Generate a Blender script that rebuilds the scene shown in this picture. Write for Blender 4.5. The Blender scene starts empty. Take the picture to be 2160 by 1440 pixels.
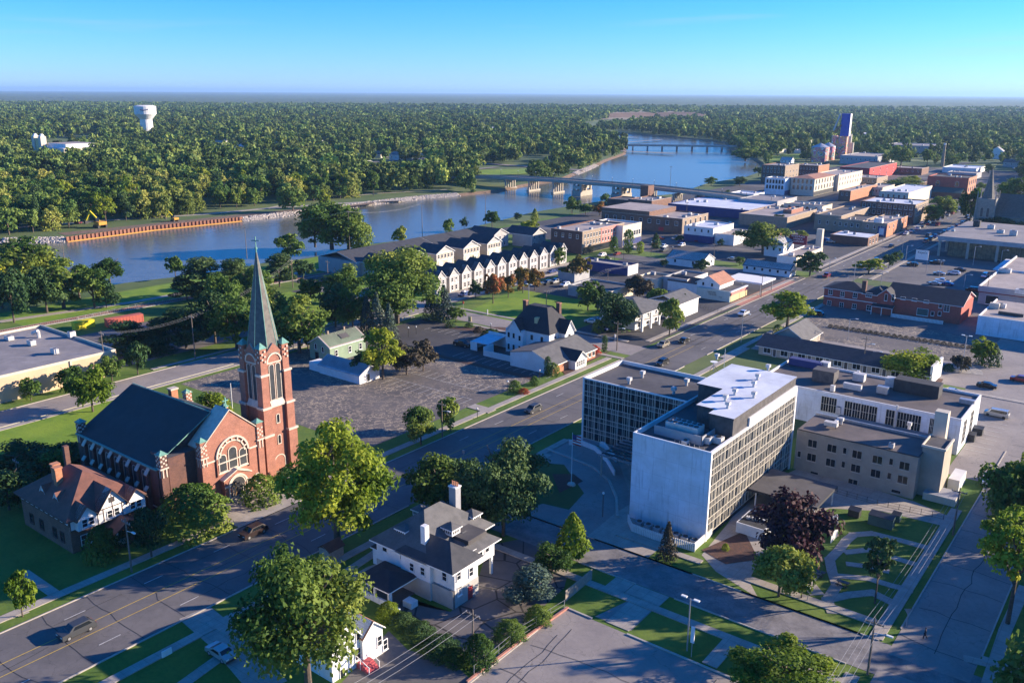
import bpy, math, random
import numpy as np
from mathutils import Vector, Matrix
rad=math.radians
SC=bpy.context.scene; COL=SC.collection
# ---------------- camera (street grid frame: +Y along the main road) ----------------
F=1860.; PI_=rad(15.75); RO=rad(.33); H=72.; TH=rad(37.5)
cam=bpy.data.objects.new('camera',bpy.data.cameras.new('camera')); COL.objects.link(cam)
cam.data.sensor_width=36; cam.data.lens=F/2160*36; cam.data.clip_end=90000; cam.data.clip_start=1
cam.matrix_world=Matrix.Translation((0,0,H))@Matrix.Rotation(TH,4,'Z')@Matrix.Rotation(rad(90)-PI_,4,'X')@Matrix.Rotation(RO,4,'Z')
SC.camera=cam
# ---------------- sky, sun, exposure ----------------
HAZE=5e-5
SUN_AZ=rad(47.0); SUN_EL=rad(16.5)
w=bpy.data.worlds.new("World"); SC.world=w; w.use_nodes=True
nt=w.node_tree; bg=nt.nodes['Background']
sk=nt.nodes.new('ShaderNodeTexSky'); sk.sky_type='NISHITA'; sk.sun_disc=False
sk.sun_elevation=SUN_EL; sk.sun_rotation=rad(90)-SUN_AZ; sk.altitude=0; sk.air_density=1.0; sk.dust_density=.0; sk.ozone_density=6.0
hs=nt.nodes.new('ShaderNodeHueSaturation'); hs.inputs['Saturation'].default_value=1.14
tint=nt.nodes.new('ShaderNodeMix'); tint.data_type='RGBA'; tint.blend_type='MULTIPLY'; tint.inputs[0].default_value=1; tint.inputs[7].default_value=(.455,.60,.86,1)
nt.links.new(sk.outputs[0],tint.inputs[6]); nt.links.new(tint.outputs[2],hs.inputs['Color']); tc=nt.nodes.new('ShaderNodeTexCoord'); vm=nt.nodes.new('ShaderNodeVectorMath'); vm.operation='MULTIPLY'; vm.inputs[1].default_value=(3,3,46); cn=nt.nodes.new('ShaderNodeTexNoise'); cn.inputs['Scale'].default_value=1.1; cn.inputs['Detail'].default_value=5
nt.links.new(tc.outputs['Generated'],vm.inputs[0]); nt.links.new(vm.outputs[0],cn.inputs['Vector']); cmr=nt.nodes.new('ShaderNodeMapRange'); cmr.inputs[1].default_value=.6; cmr.inputs[2].default_value=.78; cmr.inputs[4].default_value=.35; nt.links.new(cn.outputs[0],cmr.inputs[0])
cmx=nt.nodes.new('ShaderNodeMix'); cmx.data_type='RGBA'; cmx.inputs[7].default_value=(1.6,2.2,3.2,1); nt.links.new(cmr.outputs[0],cmx.inputs[0]); nt.links.new(hs.outputs[0],cmx.inputs[6]); nt.links.new(cmx.outputs[2],bg.inputs[0]); bg.inputs[1].default_value=.138
sl=bpy.data.lights.new('sun','SUN'); sl.energy=5.0; sl.angle=rad(.5); sl.color=(1,.84,.66)
so=bpy.data.objects.new('sun',sl); COL.objects.link(so)
d=Vector((math.cos(SUN_AZ)*math.cos(SUN_EL),math.sin(SUN_AZ)*math.cos(SUN_EL),math.sin(SUN_EL)))
so.rotation_euler=d.to_track_quat('Z','Y').to_euler(); so.location=(0,0,300)
SC.view_settings.view_transform='Standard'; SC.view_settings.look='None'; SC.view_settings.exposure=1.27; SC.view_settings.gamma=1
# ---------------- photo-to-ground geometry ----------------
def G(px,py,z=0.):
    x=px-1080;y=720-py;c,s=math.cos(RO),math.sin(RO);x,y=(c*x-s*y)/F,(s*x+c*y)/F
    d=(x,math.cos(PI_)+y*math.sin(PI_),-math.sin(PI_)+y*math.cos(PI_));t=(H-z)/-d[2]
    X,Y=d[0]*t,d[1]*t
    return (X*math.cos(TH)-Y*math.sin(TH),X*math.sin(TH)+Y*math.cos(TH))
def PR(X,Y,z):
    ox=X*math.cos(TH)+Y*math.sin(TH); oy=-X*math.sin(TH)+Y*math.cos(TH); zz=z-H
    f=oy*math.cos(PI_)-zz*math.sin(PI_); u=oy*math.sin(PI_)+zz*math.cos(PI_)
    x=ox/f*F;y=u/f*F;c,s=math.cos(-RO),math.sin(-RO)
    return 1080+c*x-s*y,720-(s*x+c*y)
def HZ(X,Y,ty):
    lo,hi=0,H-.5
    for _ in range(30):
        m=(lo+hi)/2
        if PR(X,Y,m)[1]>ty: lo=m
        else: hi=m
    return lo
def depth(X,Y,z=0):
    oy=-X*math.sin(TH)+Y*math.cos(TH); return oy*math.cos(PI_)-(z-H)*math.sin(PI_)
def onX(px,py,x0):           # point of the plane x=x0 -> (y,z)
    a=G(px,py,0);k=x0/a[0]; return a[1]*k,H-H*k
def onY(px,py,y0):
    a=G(px,py,0);k=y0/a[1]; return a[0]*k,H-H*k
# ---------------- materials ----------------
MATS={}
def N(nt,t,**k):
    n=nt.nodes.new(t)
    for a,b in k.items():
        if a in n.inputs: n.inputs[a].default_value=b
        else: setattr(n,a,b)
    return n
def mat(name,c,c2=None,sc=.5,rough=.85,metal=0,bump=0,kind='noise',det=6,spec=None,sc2=None,amt=.5):
    m=bpy.data.materials.new(name); m.use_nodes=True; t=m.node_tree; L=t.links.new; b=t.nodes['Principled BSDF']
    b.inputs['Roughness'].default_value=rough; b.inputs['Metallic'].default_value=metal
    if spec is not None: b.inputs['Specular IOR Level'].default_value=spec
    c=(*c,1); c2=(*(c2 or tuple(v*.72 for v in c[:3])),1)
    geo=t.nodes.new('ShaderNodeNewGeometry'); pos=geo.outputs['Position']
    n=N(t,'ShaderNodeTexNoise',Scale=sc,Detail=det,Roughness=.65); L(pos,n.inputs['Vector'])
    mx=N(t,'ShaderNodeMix',data_type='RGBA'); mx.inputs[6].default_value=c; mx.inputs[7].default_value=c2
    rmp=N(t,'ShaderNodeMapRange'); rmp.inputs[1].default_value=.38; rmp.inputs[2].default_value=.64
    L(n.outputs[0],rmp.inputs[0]); L(rmp.outputs[0],mx.inputs[0]); out=mx.outputs[2]
    def mul(col,fac_out,lo,hi):
        r=N(t,'ShaderNodeMapRange'); r.inputs[3].default_value=lo; r.inputs[4].default_value=hi; L(fac_out,r.inputs[0])
        v=N(t,'ShaderNodeVectorMath',operation='SCALE'); L(col,v.inputs[0]); L(r.outputs[0],v.inputs[3]); return v.outputs[0]
    if sc2:
        n2=N(t,'ShaderNodeTexNoise',Scale=sc2,Detail=4,Roughness=.7); L(pos,n2.inputs['Vector']); out=mul(out,n2.outputs[0],1-amt,1+amt)
    if kind=='crack':      # cracked paving, cracks lie where they lie
        for s_,wd,dk in ((.16,.006,.6),(.5,.010,.75)):
            vo=N(t,'ShaderNodeTexVoronoi',feature='DISTANCE_TO_EDGE',Scale=s_)
            nd=N(t,'ShaderNodeTexNoise',Scale=.6,Detail=3); L(pos,nd.inputs['Vector'])
            ad=N(t,'ShaderNodeVectorMath',operation='MULTIPLY_ADD'); L(nd.outputs['Color'],ad.inputs[0]); ad.inputs[1].default_value=(2,2,2); L(pos,ad.inputs[2]); L(ad.outputs[0],vo.inputs['Vector'])
            r=N(t,'ShaderNodeMapRange'); r.inputs[1].default_value=0; r.inputs[2].default_value=wd; r.inputs[3].default_value=dk; r.inputs[4].default_value=1; L(vo.outputs['Distance'],r.inputs[0])
            v=N(t,'ShaderNodeVectorMath',operation='SCALE'); L(out,v.inputs[0]); L(r.outputs[0],v.inputs[3]); out=v.outputs[0]
    if kind=='sealed':
        vo=N(t,'ShaderNodeTexVoronoi',feature='DISTANCE_TO_EDGE',Scale=.2); L(pos,vo.inputs['Vector']); r=N(t,'ShaderNodeMapRange'); r.inputs[1].default_value=.015; r.inputs[2].default_value=.03; r.inputs[3].default_value=.22; r.inputs[4].default_value=1; L(vo.outputs['Distance'],r.inputs[0])
        v=N(t,'ShaderNodeVectorMath',operation='SCALE'); L(out,v.inputs[0]); L(r.outputs[0],v.inputs[3]); out=v.outputs[0]
    if kind=='weeds':      # dry grass growing through cracks in old asphalt
        vo=N(t,'ShaderNodeTexVoronoi',feature='DISTANCE_TO_EDGE',Scale=.33)
        nd=N(t,'ShaderNodeTexNoise',Scale=.5,Detail=4); L(pos,nd.inputs['Vector'])
        ad=N(t,'ShaderNodeVectorMath',operation='MULTIPLY_ADD'); L(nd.outputs['Color'],ad.inputs[0]); ad.inputs[1].default_value=(8,8,8); L(pos,ad.inputs[2]); L(ad.outputs[0],vo.inputs['Vector'])
        r=N(t,'ShaderNodeMapRange'); r.inputs[1].default_value=.005; r.inputs[2].default_value=.075; r.inputs[3].default_value=1; r.inputs[4].default_value=0; L(vo.outputs['Distance'],r.inputs[0])
        nn=N(t,'ShaderNodeTexNoise',Scale=.06,Detail=3); L(pos,nn.inputs['Vector'])
        r2=N(t,'ShaderNodeMapRange'); r2.inputs[1].default_value=.4; r2.inputs[2].default_value=.55; r2.inputs[3].default_value=.15; L(nn.outputs[0],r2.inputs[0])
        mm=N(t,'ShaderNodeMath',operation='MULTIPLY'); L(r.outputs[0],mm.inputs[0]); L(r2.outputs[0],mm.inputs[1])
        m2=N(t,'ShaderNodeMix',data_type='RGBA'); L(mm.outputs[0],m2.inputs[0]); L(out,m2.inputs[6]); m2.inputs[7].default_value=(.42,.33,.22,1); out=m2.outputs[2]
    if kind=='joints':     # slab joints on the street grid
        sx=N(t,'ShaderNodeSeparateXYZ'); L(pos,sx.inputs[0]); f=[]
        for i in (0,1):
            a=N(t,'ShaderNodeMath',operation='MULTIPLY'); L(sx.outputs[i],a.inputs[0]); a.inputs[1].default_value=sc2 and .62 or .3
            p=N(t,'ShaderNodeMath',operation='FRACT'); L(a.outputs[0],p.inputs[0])
            q=N(t,'ShaderNodeMath',operation='GREATER_THAN'); L(p.outputs[0],q.inputs[0]); q.inputs[1].default_value=.035; f.append(q)
        mn=N(t,'ShaderNodeMath',operation='MINIMUM'); L(f[0].outputs[0],mn.inputs[0]); L(f[1].outputs[0],mn.inputs[1]); out=mul(out,mn.outputs[0],.72,1)
    if kind=='panels':     # big cladding panels and rain streaks
        sx=N(t,'ShaderNodeSeparateXYZ'); L(pos,sx.inputs[0]); aa=N(t,'ShaderNodeMath',operation='ADD'); L(sx.outputs[0],aa.inputs[0]); L(sx.outputs[1],aa.inputs[1])
        for src,k in((aa.outputs[0],.42),(sx.outputs[2],.32)):
            a=N(t,'ShaderNodeMath',operation='MULTIPLY'); L(src,a.inputs[0]); a.inputs[1].default_value=k; p=N(t,'ShaderNodeMath',operation='FRACT'); L(a.outputs[0],p.inputs[0])
            q=N(t,'ShaderNodeMath',operation='GREATER_THAN'); L(p.outputs[0],q.inputs[0]); q.inputs[1].default_value=.03; out=mul(out,q.outputs[0],.86,1)
        cb=N(t,'ShaderNodeCombineXYZ'); L(aa.outputs[0],cb.inputs[0]); m3=N(t,'ShaderNodeMath',operation='MULTIPLY'); L(sx.outputs[2],m3.inputs[0]); m3.inputs[1].default_value=.12; L(m3.outputs[0],cb.inputs[2])
        n3=N(t,'ShaderNodeTexNoise',Scale=1.6,Detail=4); L(cb.outputs[0],n3.inputs['Vector']); r3=N(t,'ShaderNodeMapRange'); r3.inputs[1].default_value=.56; r3.inputs[2].default_value=.72; r3.inputs[3].default_value=1; r3.inputs[4].default_value=.72; L(n3.outputs[0],r3.inputs[0])
        v=N(t,'ShaderNodeVectorMath',operation='SCALE'); L(out,v.inputs[0]); L(r3.outputs[0],v.inputs[3]); out=v.outputs[0]
    if kind in('siding','seam','board'):
        sx=N(t,'ShaderNodeSeparateXYZ'); L(pos,sx.inputs[0])
        if kind=='siding': src=sx.outputs[2]; k=4
        else:
            aa=N(t,'ShaderNodeMath',operation='ADD'); L(sx.outputs[0],aa.inputs[0]); L(sx.outputs[1],aa.inputs[1]); src=aa.outputs[0]; k=2 if kind=='seam' else 3
        a=N(t,'ShaderNodeMath',operation='MULTIPLY'); L(src,a.inputs[0]); a.inputs[1].default_value=k
        p=N(t,'ShaderNodeMath',operation='FRACT'); L(a.outputs[0],p.inputs[0])
        q=N(t,'ShaderNodeMath',operation='GREATER_THAN'); L(p.outputs[0],q.inputs[0]); q.inputs[1].default_value=.14; out=mul(out,q.outputs[0],.8,1)
    if kind=='brick':
        mp=N(t,'ShaderNodeVectorMath',operation='DOT_PRODUCT'); L(pos,mp.inputs[0]); mp.inputs[1].default_value=(1,1,0)
        sx=N(t,'ShaderNodeSeparateXYZ'); L(pos,sx.inputs[0]); cb=N(t,'ShaderNodeCombineXYZ'); L(mp.outputs['Value'],cb.inputs[0]); L(sx.outputs[2],cb.inputs[1])
        br=N(t,'ShaderNodeTexBrick',Scale=2.2); br.inputs['Color1'].default_value=(1,1,1,1); br.inputs['Color2'].default_value=(.72,.7,.7,1); br.inputs['Mortar'].default_value=(1.15,1.15,1.1,1)
        br.inputs['Mortar Size'].default_value=.012; L(cb.outputs[0],br.inputs['Vector'])
        vm=N(t,'ShaderNodeVectorMath',operation='MULTIPLY'); L(out,vm.inputs[0]); L(br.outputs[0],vm.inputs[1]); out=vm.outputs[0]
    L(out,b.inputs['Base Color'])
    if bump:
        bn=N(t,'ShaderNodeTexNoise',Scale=sc*6 if kind!='water' else sc,Detail=5); L(pos,bn.inputs['Vector'])
        bp=N(t,'ShaderNodeBump',Strength=bump,Distance=.3); L(bn.outputs[0],bp.inputs['Height']); L(bp.outputs[0],b.inputs['Normal'])
    MATS[name]=m; return m
def leafmat(name,a,b_,c,tr=.3):
    m=bpy.data.materials.new(name); m.use_nodes=True; t=m.node_tree; L=t.links.new; b=t.nodes['Principled BSDF']; b.inputs['Roughness'].default_value=.7; b.inputs['Specular IOR Level'].default_value=.25
    geo=t.nodes.new('ShaderNodeNewGeometry'); oi=t.nodes.new('ShaderNodeObjectInfo')
    cr=t.nodes.new('ShaderNodeValToRGB'); e=cr.color_ramp.elements; e[0].color=(*a,1); e[1].color=(*c,1); k=e.new(.5); k.color=(*b_,1)
    n=N(t,'ShaderNodeTexNoise',Scale=.22,Detail=2); L(geo.outputs['Position'],n.inputs['Vector'])
    m1=N(t,'ShaderNodeMath',operation='MULTIPLY_ADD'); L(geo.outputs['Random Per Island'],m1.inputs[0]); m1.inputs[1].default_value=.5
    m0=N(t,'ShaderNodeMath',operation='MULTIPLY_ADD'); L(n.outputs[0],m0.inputs[0]); m0.inputs[1].default_value=.8; m0.inputs[2].default_value=-.25
    L(m0.outputs[0],m1.inputs[2]); m2=N(t,'ShaderNodeMath',operation='MULTIPLY_ADD'); L(oi.outputs['Random'],m2.inputs[0]); m2.inputs[1].default_value=.3; L(m1.outputs[0],m2.inputs[2])
    L(m2.outputs[0],cr.inputs[0]); nl=N(t,'ShaderNodeTexNoise',Scale=.055,Detail=1); L(geo.outputs['Position'],nl.inputs['Vector']); sh=N(t,'ShaderNodeHueSaturation'); L(cr.outputs[0],sh.inputs['Color'])
    for i_,(lo,hi) in (('Hue',(.455,.535)),('Value',(.55,1.5))):
        r_=N(t,'ShaderNodeMapRange'); r_.inputs[1].default_value=.3; r_.inputs[2].default_value=.7; r_.inputs[3].default_value=lo if i_=='Value' else hi; r_.inputs[4].default_value=hi if i_=='Value' else lo; L(nl.outputs[0],r_.inputs[0]); L(r_.outputs[0],sh.inputs[i_])
    cr=sh; L(cr.outputs[0],b.inputs['Base Color'])
    tl=N(t,'ShaderNodeBsdfTranslucent'); L(cr.outputs[0],tl.inputs[0]); mx=N(t,'ShaderNodeMixShader'); mx.inputs[0].default_value=tr
    L(b.outputs[0],mx.inputs[1]); L(tl.outputs[0],mx.inputs[2]); L(mx.outputs[0],t.nodes['Material Output'].inputs[0]); MATS[name]=m
def aer(m):  return m
leafmat('leaf_green',(.05,.105,.018),(.105,.18,.028),(.20,.28,.045),.35)
leafmat('leaf_yellow',(.09,.155,.015),(.18,.26,.02),(.32,.39,.035),.4)
leafmat('leaf_dark',(.025,.065,.02),(.045,.10,.028),(.08,.14,.035),.2)
leafmat('leaf_spruce',(.04,.065,.05),(.065,.10,.075),(.10,.14,.10),.1)
leafmat('leaf_maroon',(.02,.008,.012),(.04,.014,.018),(.085,.03,.032),.15)
leafmat('leaf_bronze',(.035,.035,.02),(.06,.055,.03),(.09,.08,.05),.15)
leafmat('leaf_orange',(.09,.10,.02),(.19,.15,.03),(.36,.13,.03))
leafmat('leaf_red',(.3,.04,.02),(.42,.06,.03),(.5,.12,.05))
leafmat('leaf_willow',(.13,.18,.035),(.21,.26,.05),(.32,.34,.08),.35)
leafmat('leaf_forest',(.04,.10,.02),(.09,.18,.035),(.18,.27,.055),.3)
leafmat('leaf_wood',(.035,.08,.018),(.085,.15,.03),(.18,.245,.05),.2)
t=MATS['leaf_wood'].node_tree; at=N(t,'ShaderNodeAttribute',attribute_name='tint'); sh=[n for n in t.nodes if n.bl_idname=='ShaderNodeHueSaturation'][0]; mu=N(t,'ShaderNodeMath',operation='MULTIPLY'); lk=[l for l in t.links if l.to_socket==sh.inputs['Value']][0]; fs=lk.from_socket; t.links.remove(lk); t.links.new(fs,mu.inputs[0]); t.links.new(at.outputs['Fac'],mu.inputs[1]); t.links.new(mu.outputs[0],sh.inputs['Value'])
mat('bark',(.12,.09,.065),(.07,.05,.04),sc=3)
mat('grass',(.06,.13,.008),(.13,.185,.02),sc=.11,sc2=1.6,amt=.4,rough=.95,bump=.3)
mat('lawn',(.10,.20,.006),(.19,.28,.012),sc=.09,sc2=1.6,amt=.35,rough=.95,bump=.3)
mat('landcover',(.05,.10,.02),(.12,.15,.04),sc=.012,sc2=.2,amt=.35,rough=1)
mat('field_dry',(.30,.22,.13),(.22,.17,.09),sc=.01,rough=1)
mat('field_brown',(.12,.07,.045),(.17,.10,.06),sc=.03,rough=1)
mat('soil',(.20,.13,.085),(.12,.08,.05),sc=.4,rough=1,bump=.5)
mat('mulch',(.08,.045,.035),(.13,.06,.04),sc=1.5,rough=1,bump=.5)
mat('asphalt',(.155,.14,.13),(.10,.092,.088),sc=.07,sc2=.8,amt=.22,kind='crack')
mat('asphalt_dark',(.075,.068,.066),(.045,.043,.045),sc=.08,sc2=.7,amt=.3); mat('tar',(.03,.03,.032),(.045,.045,.045),sc=2)
mat('asphalt_old',(.14,.12,.105),(.085,.075,.07),sc=.09,kind='weeds')
mat('asphalt_worn',(.24,.22,.205),(.135,.125,.12),sc=.35,sc2=2.5,amt=.35,kind='crack')
mat('concrete_road',(.30,.26,.225),(.23,.20,.18),sc=.12,sc2=1.2,amt=.2,kind='crack')
mat('concrete',(.40,.35,.29),(.31,.27,.225),sc=.4,kind='joints',sc2=2,amt=.15)
mat('kerb',(.46,.41,.34),(.36,.32,.27),sc=.8)
mat('paint_white',(.62,.60,.56),(.4,.39,.36),sc=2); mat('paint_yellow',(.62,.42,.08),(.45,.3,.08),sc=2)
mat('gravel',(.42,.38,.33),(.27,.25,.22),sc=1.2,bump=.6); mat('stone_rip',(.52,.46,.40),(.34,.30,.26),sc=.9,bump=.4)
mat('water',(.15,.15,.125),(.11,.115,.095),sc=.35,rough=.2,bump=.2,kind='water')
MATS['water'].node_tree.nodes['Principled BSDF'].inputs['IOR'].default_value=1.33
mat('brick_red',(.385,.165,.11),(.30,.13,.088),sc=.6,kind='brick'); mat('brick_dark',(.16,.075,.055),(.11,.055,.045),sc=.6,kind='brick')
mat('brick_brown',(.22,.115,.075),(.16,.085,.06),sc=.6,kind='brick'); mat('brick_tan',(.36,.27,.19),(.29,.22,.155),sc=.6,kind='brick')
mat('brick_orange',(.50,.22,.11),(.38,.16,.09),sc=.6,kind='brick'); mat('brick_inn',(.45,.10,.07),(.36,.08,.06),sc=.5,kind='brick')
mat('stone_trim',(.62,.53,.42),(.48,.41,.33),sc=1.2); mat('stone_church',(.30,.27,.22),(.22,.20,.17),sc=.8)
mat('white_wall',(.74,.73,.70),(.64,.62,.58),sc=.25,sc2=1.5,amt=.08); mat('white_stained',(.74,.79,.84),(.60,.63,.64),sc=.22,sc2=1.3,amt=.12,kind='panels')  # stained white: blue cast of the shaded end wall is put into the colour
mat('white_siding',(.76,.75,.72),(.66,.65,.62),sc=.5,kind='siding'); mat('white_trim',(.80,.78,.74),(.7,.68,.64),sc=2)
mat('stucco_cream',(.62,.55,.42),(.53,.47,.36),sc=.4); mat('tan_wall',(.58,.42,.26),(.50,.36,.23),sc=.25); mat('grey_wall',(.36,.36,.36),(.29,.29,.30),sc=.4)
mat('grey_siding',(.40,.39,.37),(.34,.33,.32),sc=.6,kind='siding'); mat('beige_siding',(.52,.44,.34),(.45,.38,.30),sc=.6,kind='siding')
mat('green_siding',(.25,.33,.22),(.20,.27,.18),sc=.5,kind='siding'); mat('block_beige',(.42,.36,.28),(.35,.30,.235),sc=.5); mat('stucco_lower',(.44,.42,.38),(.36,.34,.31),sc=.6)
mat('shingle_dark',(.035,.037,.042),(.055,.055,.06),sc=.7,sc2=6,amt=.3); mat('shingle_grey',(.13,.125,.12),(.09,.088,.085),sc=.7,sc2=6,amt=.3)
mat('shingle_brown',(.19,.08,.055),(.125,.055,.04),sc=.7,sc2=6,amt=.3); mat('shingle_black',(.022,.022,.026),(.035,.034,.038),sc=.7,sc2=6,amt=.3)
mat('shingle_orange',(.42,.19,.11),(.30,.14,.09),sc=.7,sc2=6,amt=.25); mat('slate_spire',(.17,.155,.13),(.11,.10,.09),sc=1,sc2=6,amt=.3)
mat('shingle_green',(.025,.034,.034),(.035,.045,.045),sc=.4,sc2=5,amt=.3)
mat('copper',(.17,.36,.29),(.11,.25,.20),sc=2); mat('metal_roof',(.52,.53,.55),(.36,.36,.38),sc=.6,kind='seam',metal=.3,rough=.5)
mat('membrane_dark',(.10,.092,.088),(.055,.05,.05),sc=.12,sc2=.6,amt=.3); mat('membrane_white',(.66,.68,.72),(.50,.52,.56),sc=.15,sc2=.7,amt=.15)
mat('membrane_brown',(.15,.12,.105),(.09,.075,.07),sc=.12,sc2=.6,amt=.3); mat('membrane_tan',(.40,.33,.28),(.29,.24,.21),sc=.12,sc2=.6,amt=.25); mat('membrane_grey',(.28,.25,.235),(.20,.18,.17),sc=.12,sc2=.6,amt=.25)
mat('panel_dark',(.06,.055,.055),(.11,.10,.095),sc=.8,kind='board'); mat('panel_black',(.03,.03,.032),(.05,.05,.05),sc=.8)
mat('glass',(.012,.016,.022),(.02,.026,.034),sc=.4,rough=.12); mat('glass_grey',(.06,.065,.07),(.04,.045,.05),sc=.6,rough=.3); mat('glass_lit',(.22,.20,.13),(.12,.12,.09),sc=.8,rough=.2)
mat('pale_siding',(.44,.41,.385),(.38,.355,.335),sc=.6,kind='siding'); mat('alum',(.74,.68,.54),(.62,.57,.46),sc=2,rough=.5); mat('steel',(.45,.45,.45),(.34,.34,.34),sc=2,rough=.45,metal=.5); mat('hvac',(.58,.56,.52),(.45,.43,.40),sc=1.5,rough=.6)
mat('black_metal',(.02,.02,.022),(.03,.03,.03),sc=2,rough=.5); mat('wood_pole',(.20,.16,.12),(.13,.10,.08),sc=3); mat('wood_fence',(.36,.30,.23),(.27,.22,.17),sc=2,kind='board')
mat('timber',(.09,.05,.035),(.06,.035,.03),sc=2); mat('wood_gold',(.45,.27,.10),(.35,.2,.08),sc=2); mat('rust',(.30,.13,.075),(.19,.08,.05),sc=1,sc2=4,amt=.3)
mat('yellow_paint',(.70,.58,.02),(.62,.5,.02),sc=1); mat('red_box',(.50,.115,.075),(.40,.10,.07),sc=1,kind='seam'); mat('orange_paint',(.62,.30,.04),(.5,.25,.04),sc=1)
mat('blue_paint',(.02,.07,.42),(.015,.05,.33),sc=.3); mat('navy_paint',(.03,.045,.17),(.025,.035,.13),sc=.5); mat('asphalt_sealed',(.15,.13,.12),(.10,.09,.085),sc=.1,sc2=1,amt=.2,kind='sealed'); mat('red_paint',(.55,.04,.04),(.45,.04,.035),sc=1); mat('salmon_paint',(.62,.22,.18),(.55,.2,.16),sc=1)
mat('maroon_paint',(.20,.025,.04),(.17,.02,.035),sc=1); mat('green_paint',(.02,.20,.12),(.02,.15,.1),sc=1); mat('green_box',(.06,.12,.10),(.045,.09,.08),sc=1); mat('mint_wall',(.50,.56,.48),(.44,.50,.43),sc=1)
mat('yellow_wall',(.62,.50,.24),(.54,.44,.22),sc=1); mat('redpaver',(.45,.20,.14),(.35,.16,.12),sc=1,sc2=3); mat('concrete_bridge',(.42,.37,.30),(.33,.29,.24),sc=.5); mat('deck_red',(.45,.08,.09),(.36,.07,.08),sc=2)
for n_,c_ in dict(car_silver=(.42,.41,.38),car_black=(.02,.02,.022),car_grey=(.10,.105,.11),car_white=(.70,.70,.70),car_blue=(.03,.06,.22),car_red=(.28,.03,.03),car_maroon=(.03,.012,.01),car_tan=(.33,.29,.22)).items():
    mat(n_,c_,c_,rough=.25,metal=.35)
    MATS[n_].node_tree.nodes['Principled BSDF'].inputs['Coat Weight'].default_value=.6
mat('car_maroon',(.02,.009,.008),(.02,.009,.008),rough=.45,metal=0); mat('car_grey',(.055,.058,.062),(.055,.058,.062),rough=.35,metal=.1)
mat('tyre',(.015,.015,.015),(.03,.03,.03)); mat('car_glass',(.01,.012,.015),(.015,.018,.02),rough=.05); mat('lamp_lens',(.8,.78,.7),(.7,.7,.65),rough=.2)
mat('skin',(.35,.2,.14),(.33,.19,.13)); mat('cloth_dark',(.02,.02,.025),(.03,.03,.035)); mat('cloth_grey',(.2,.2,.2),(.16,.16,.16))
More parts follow.
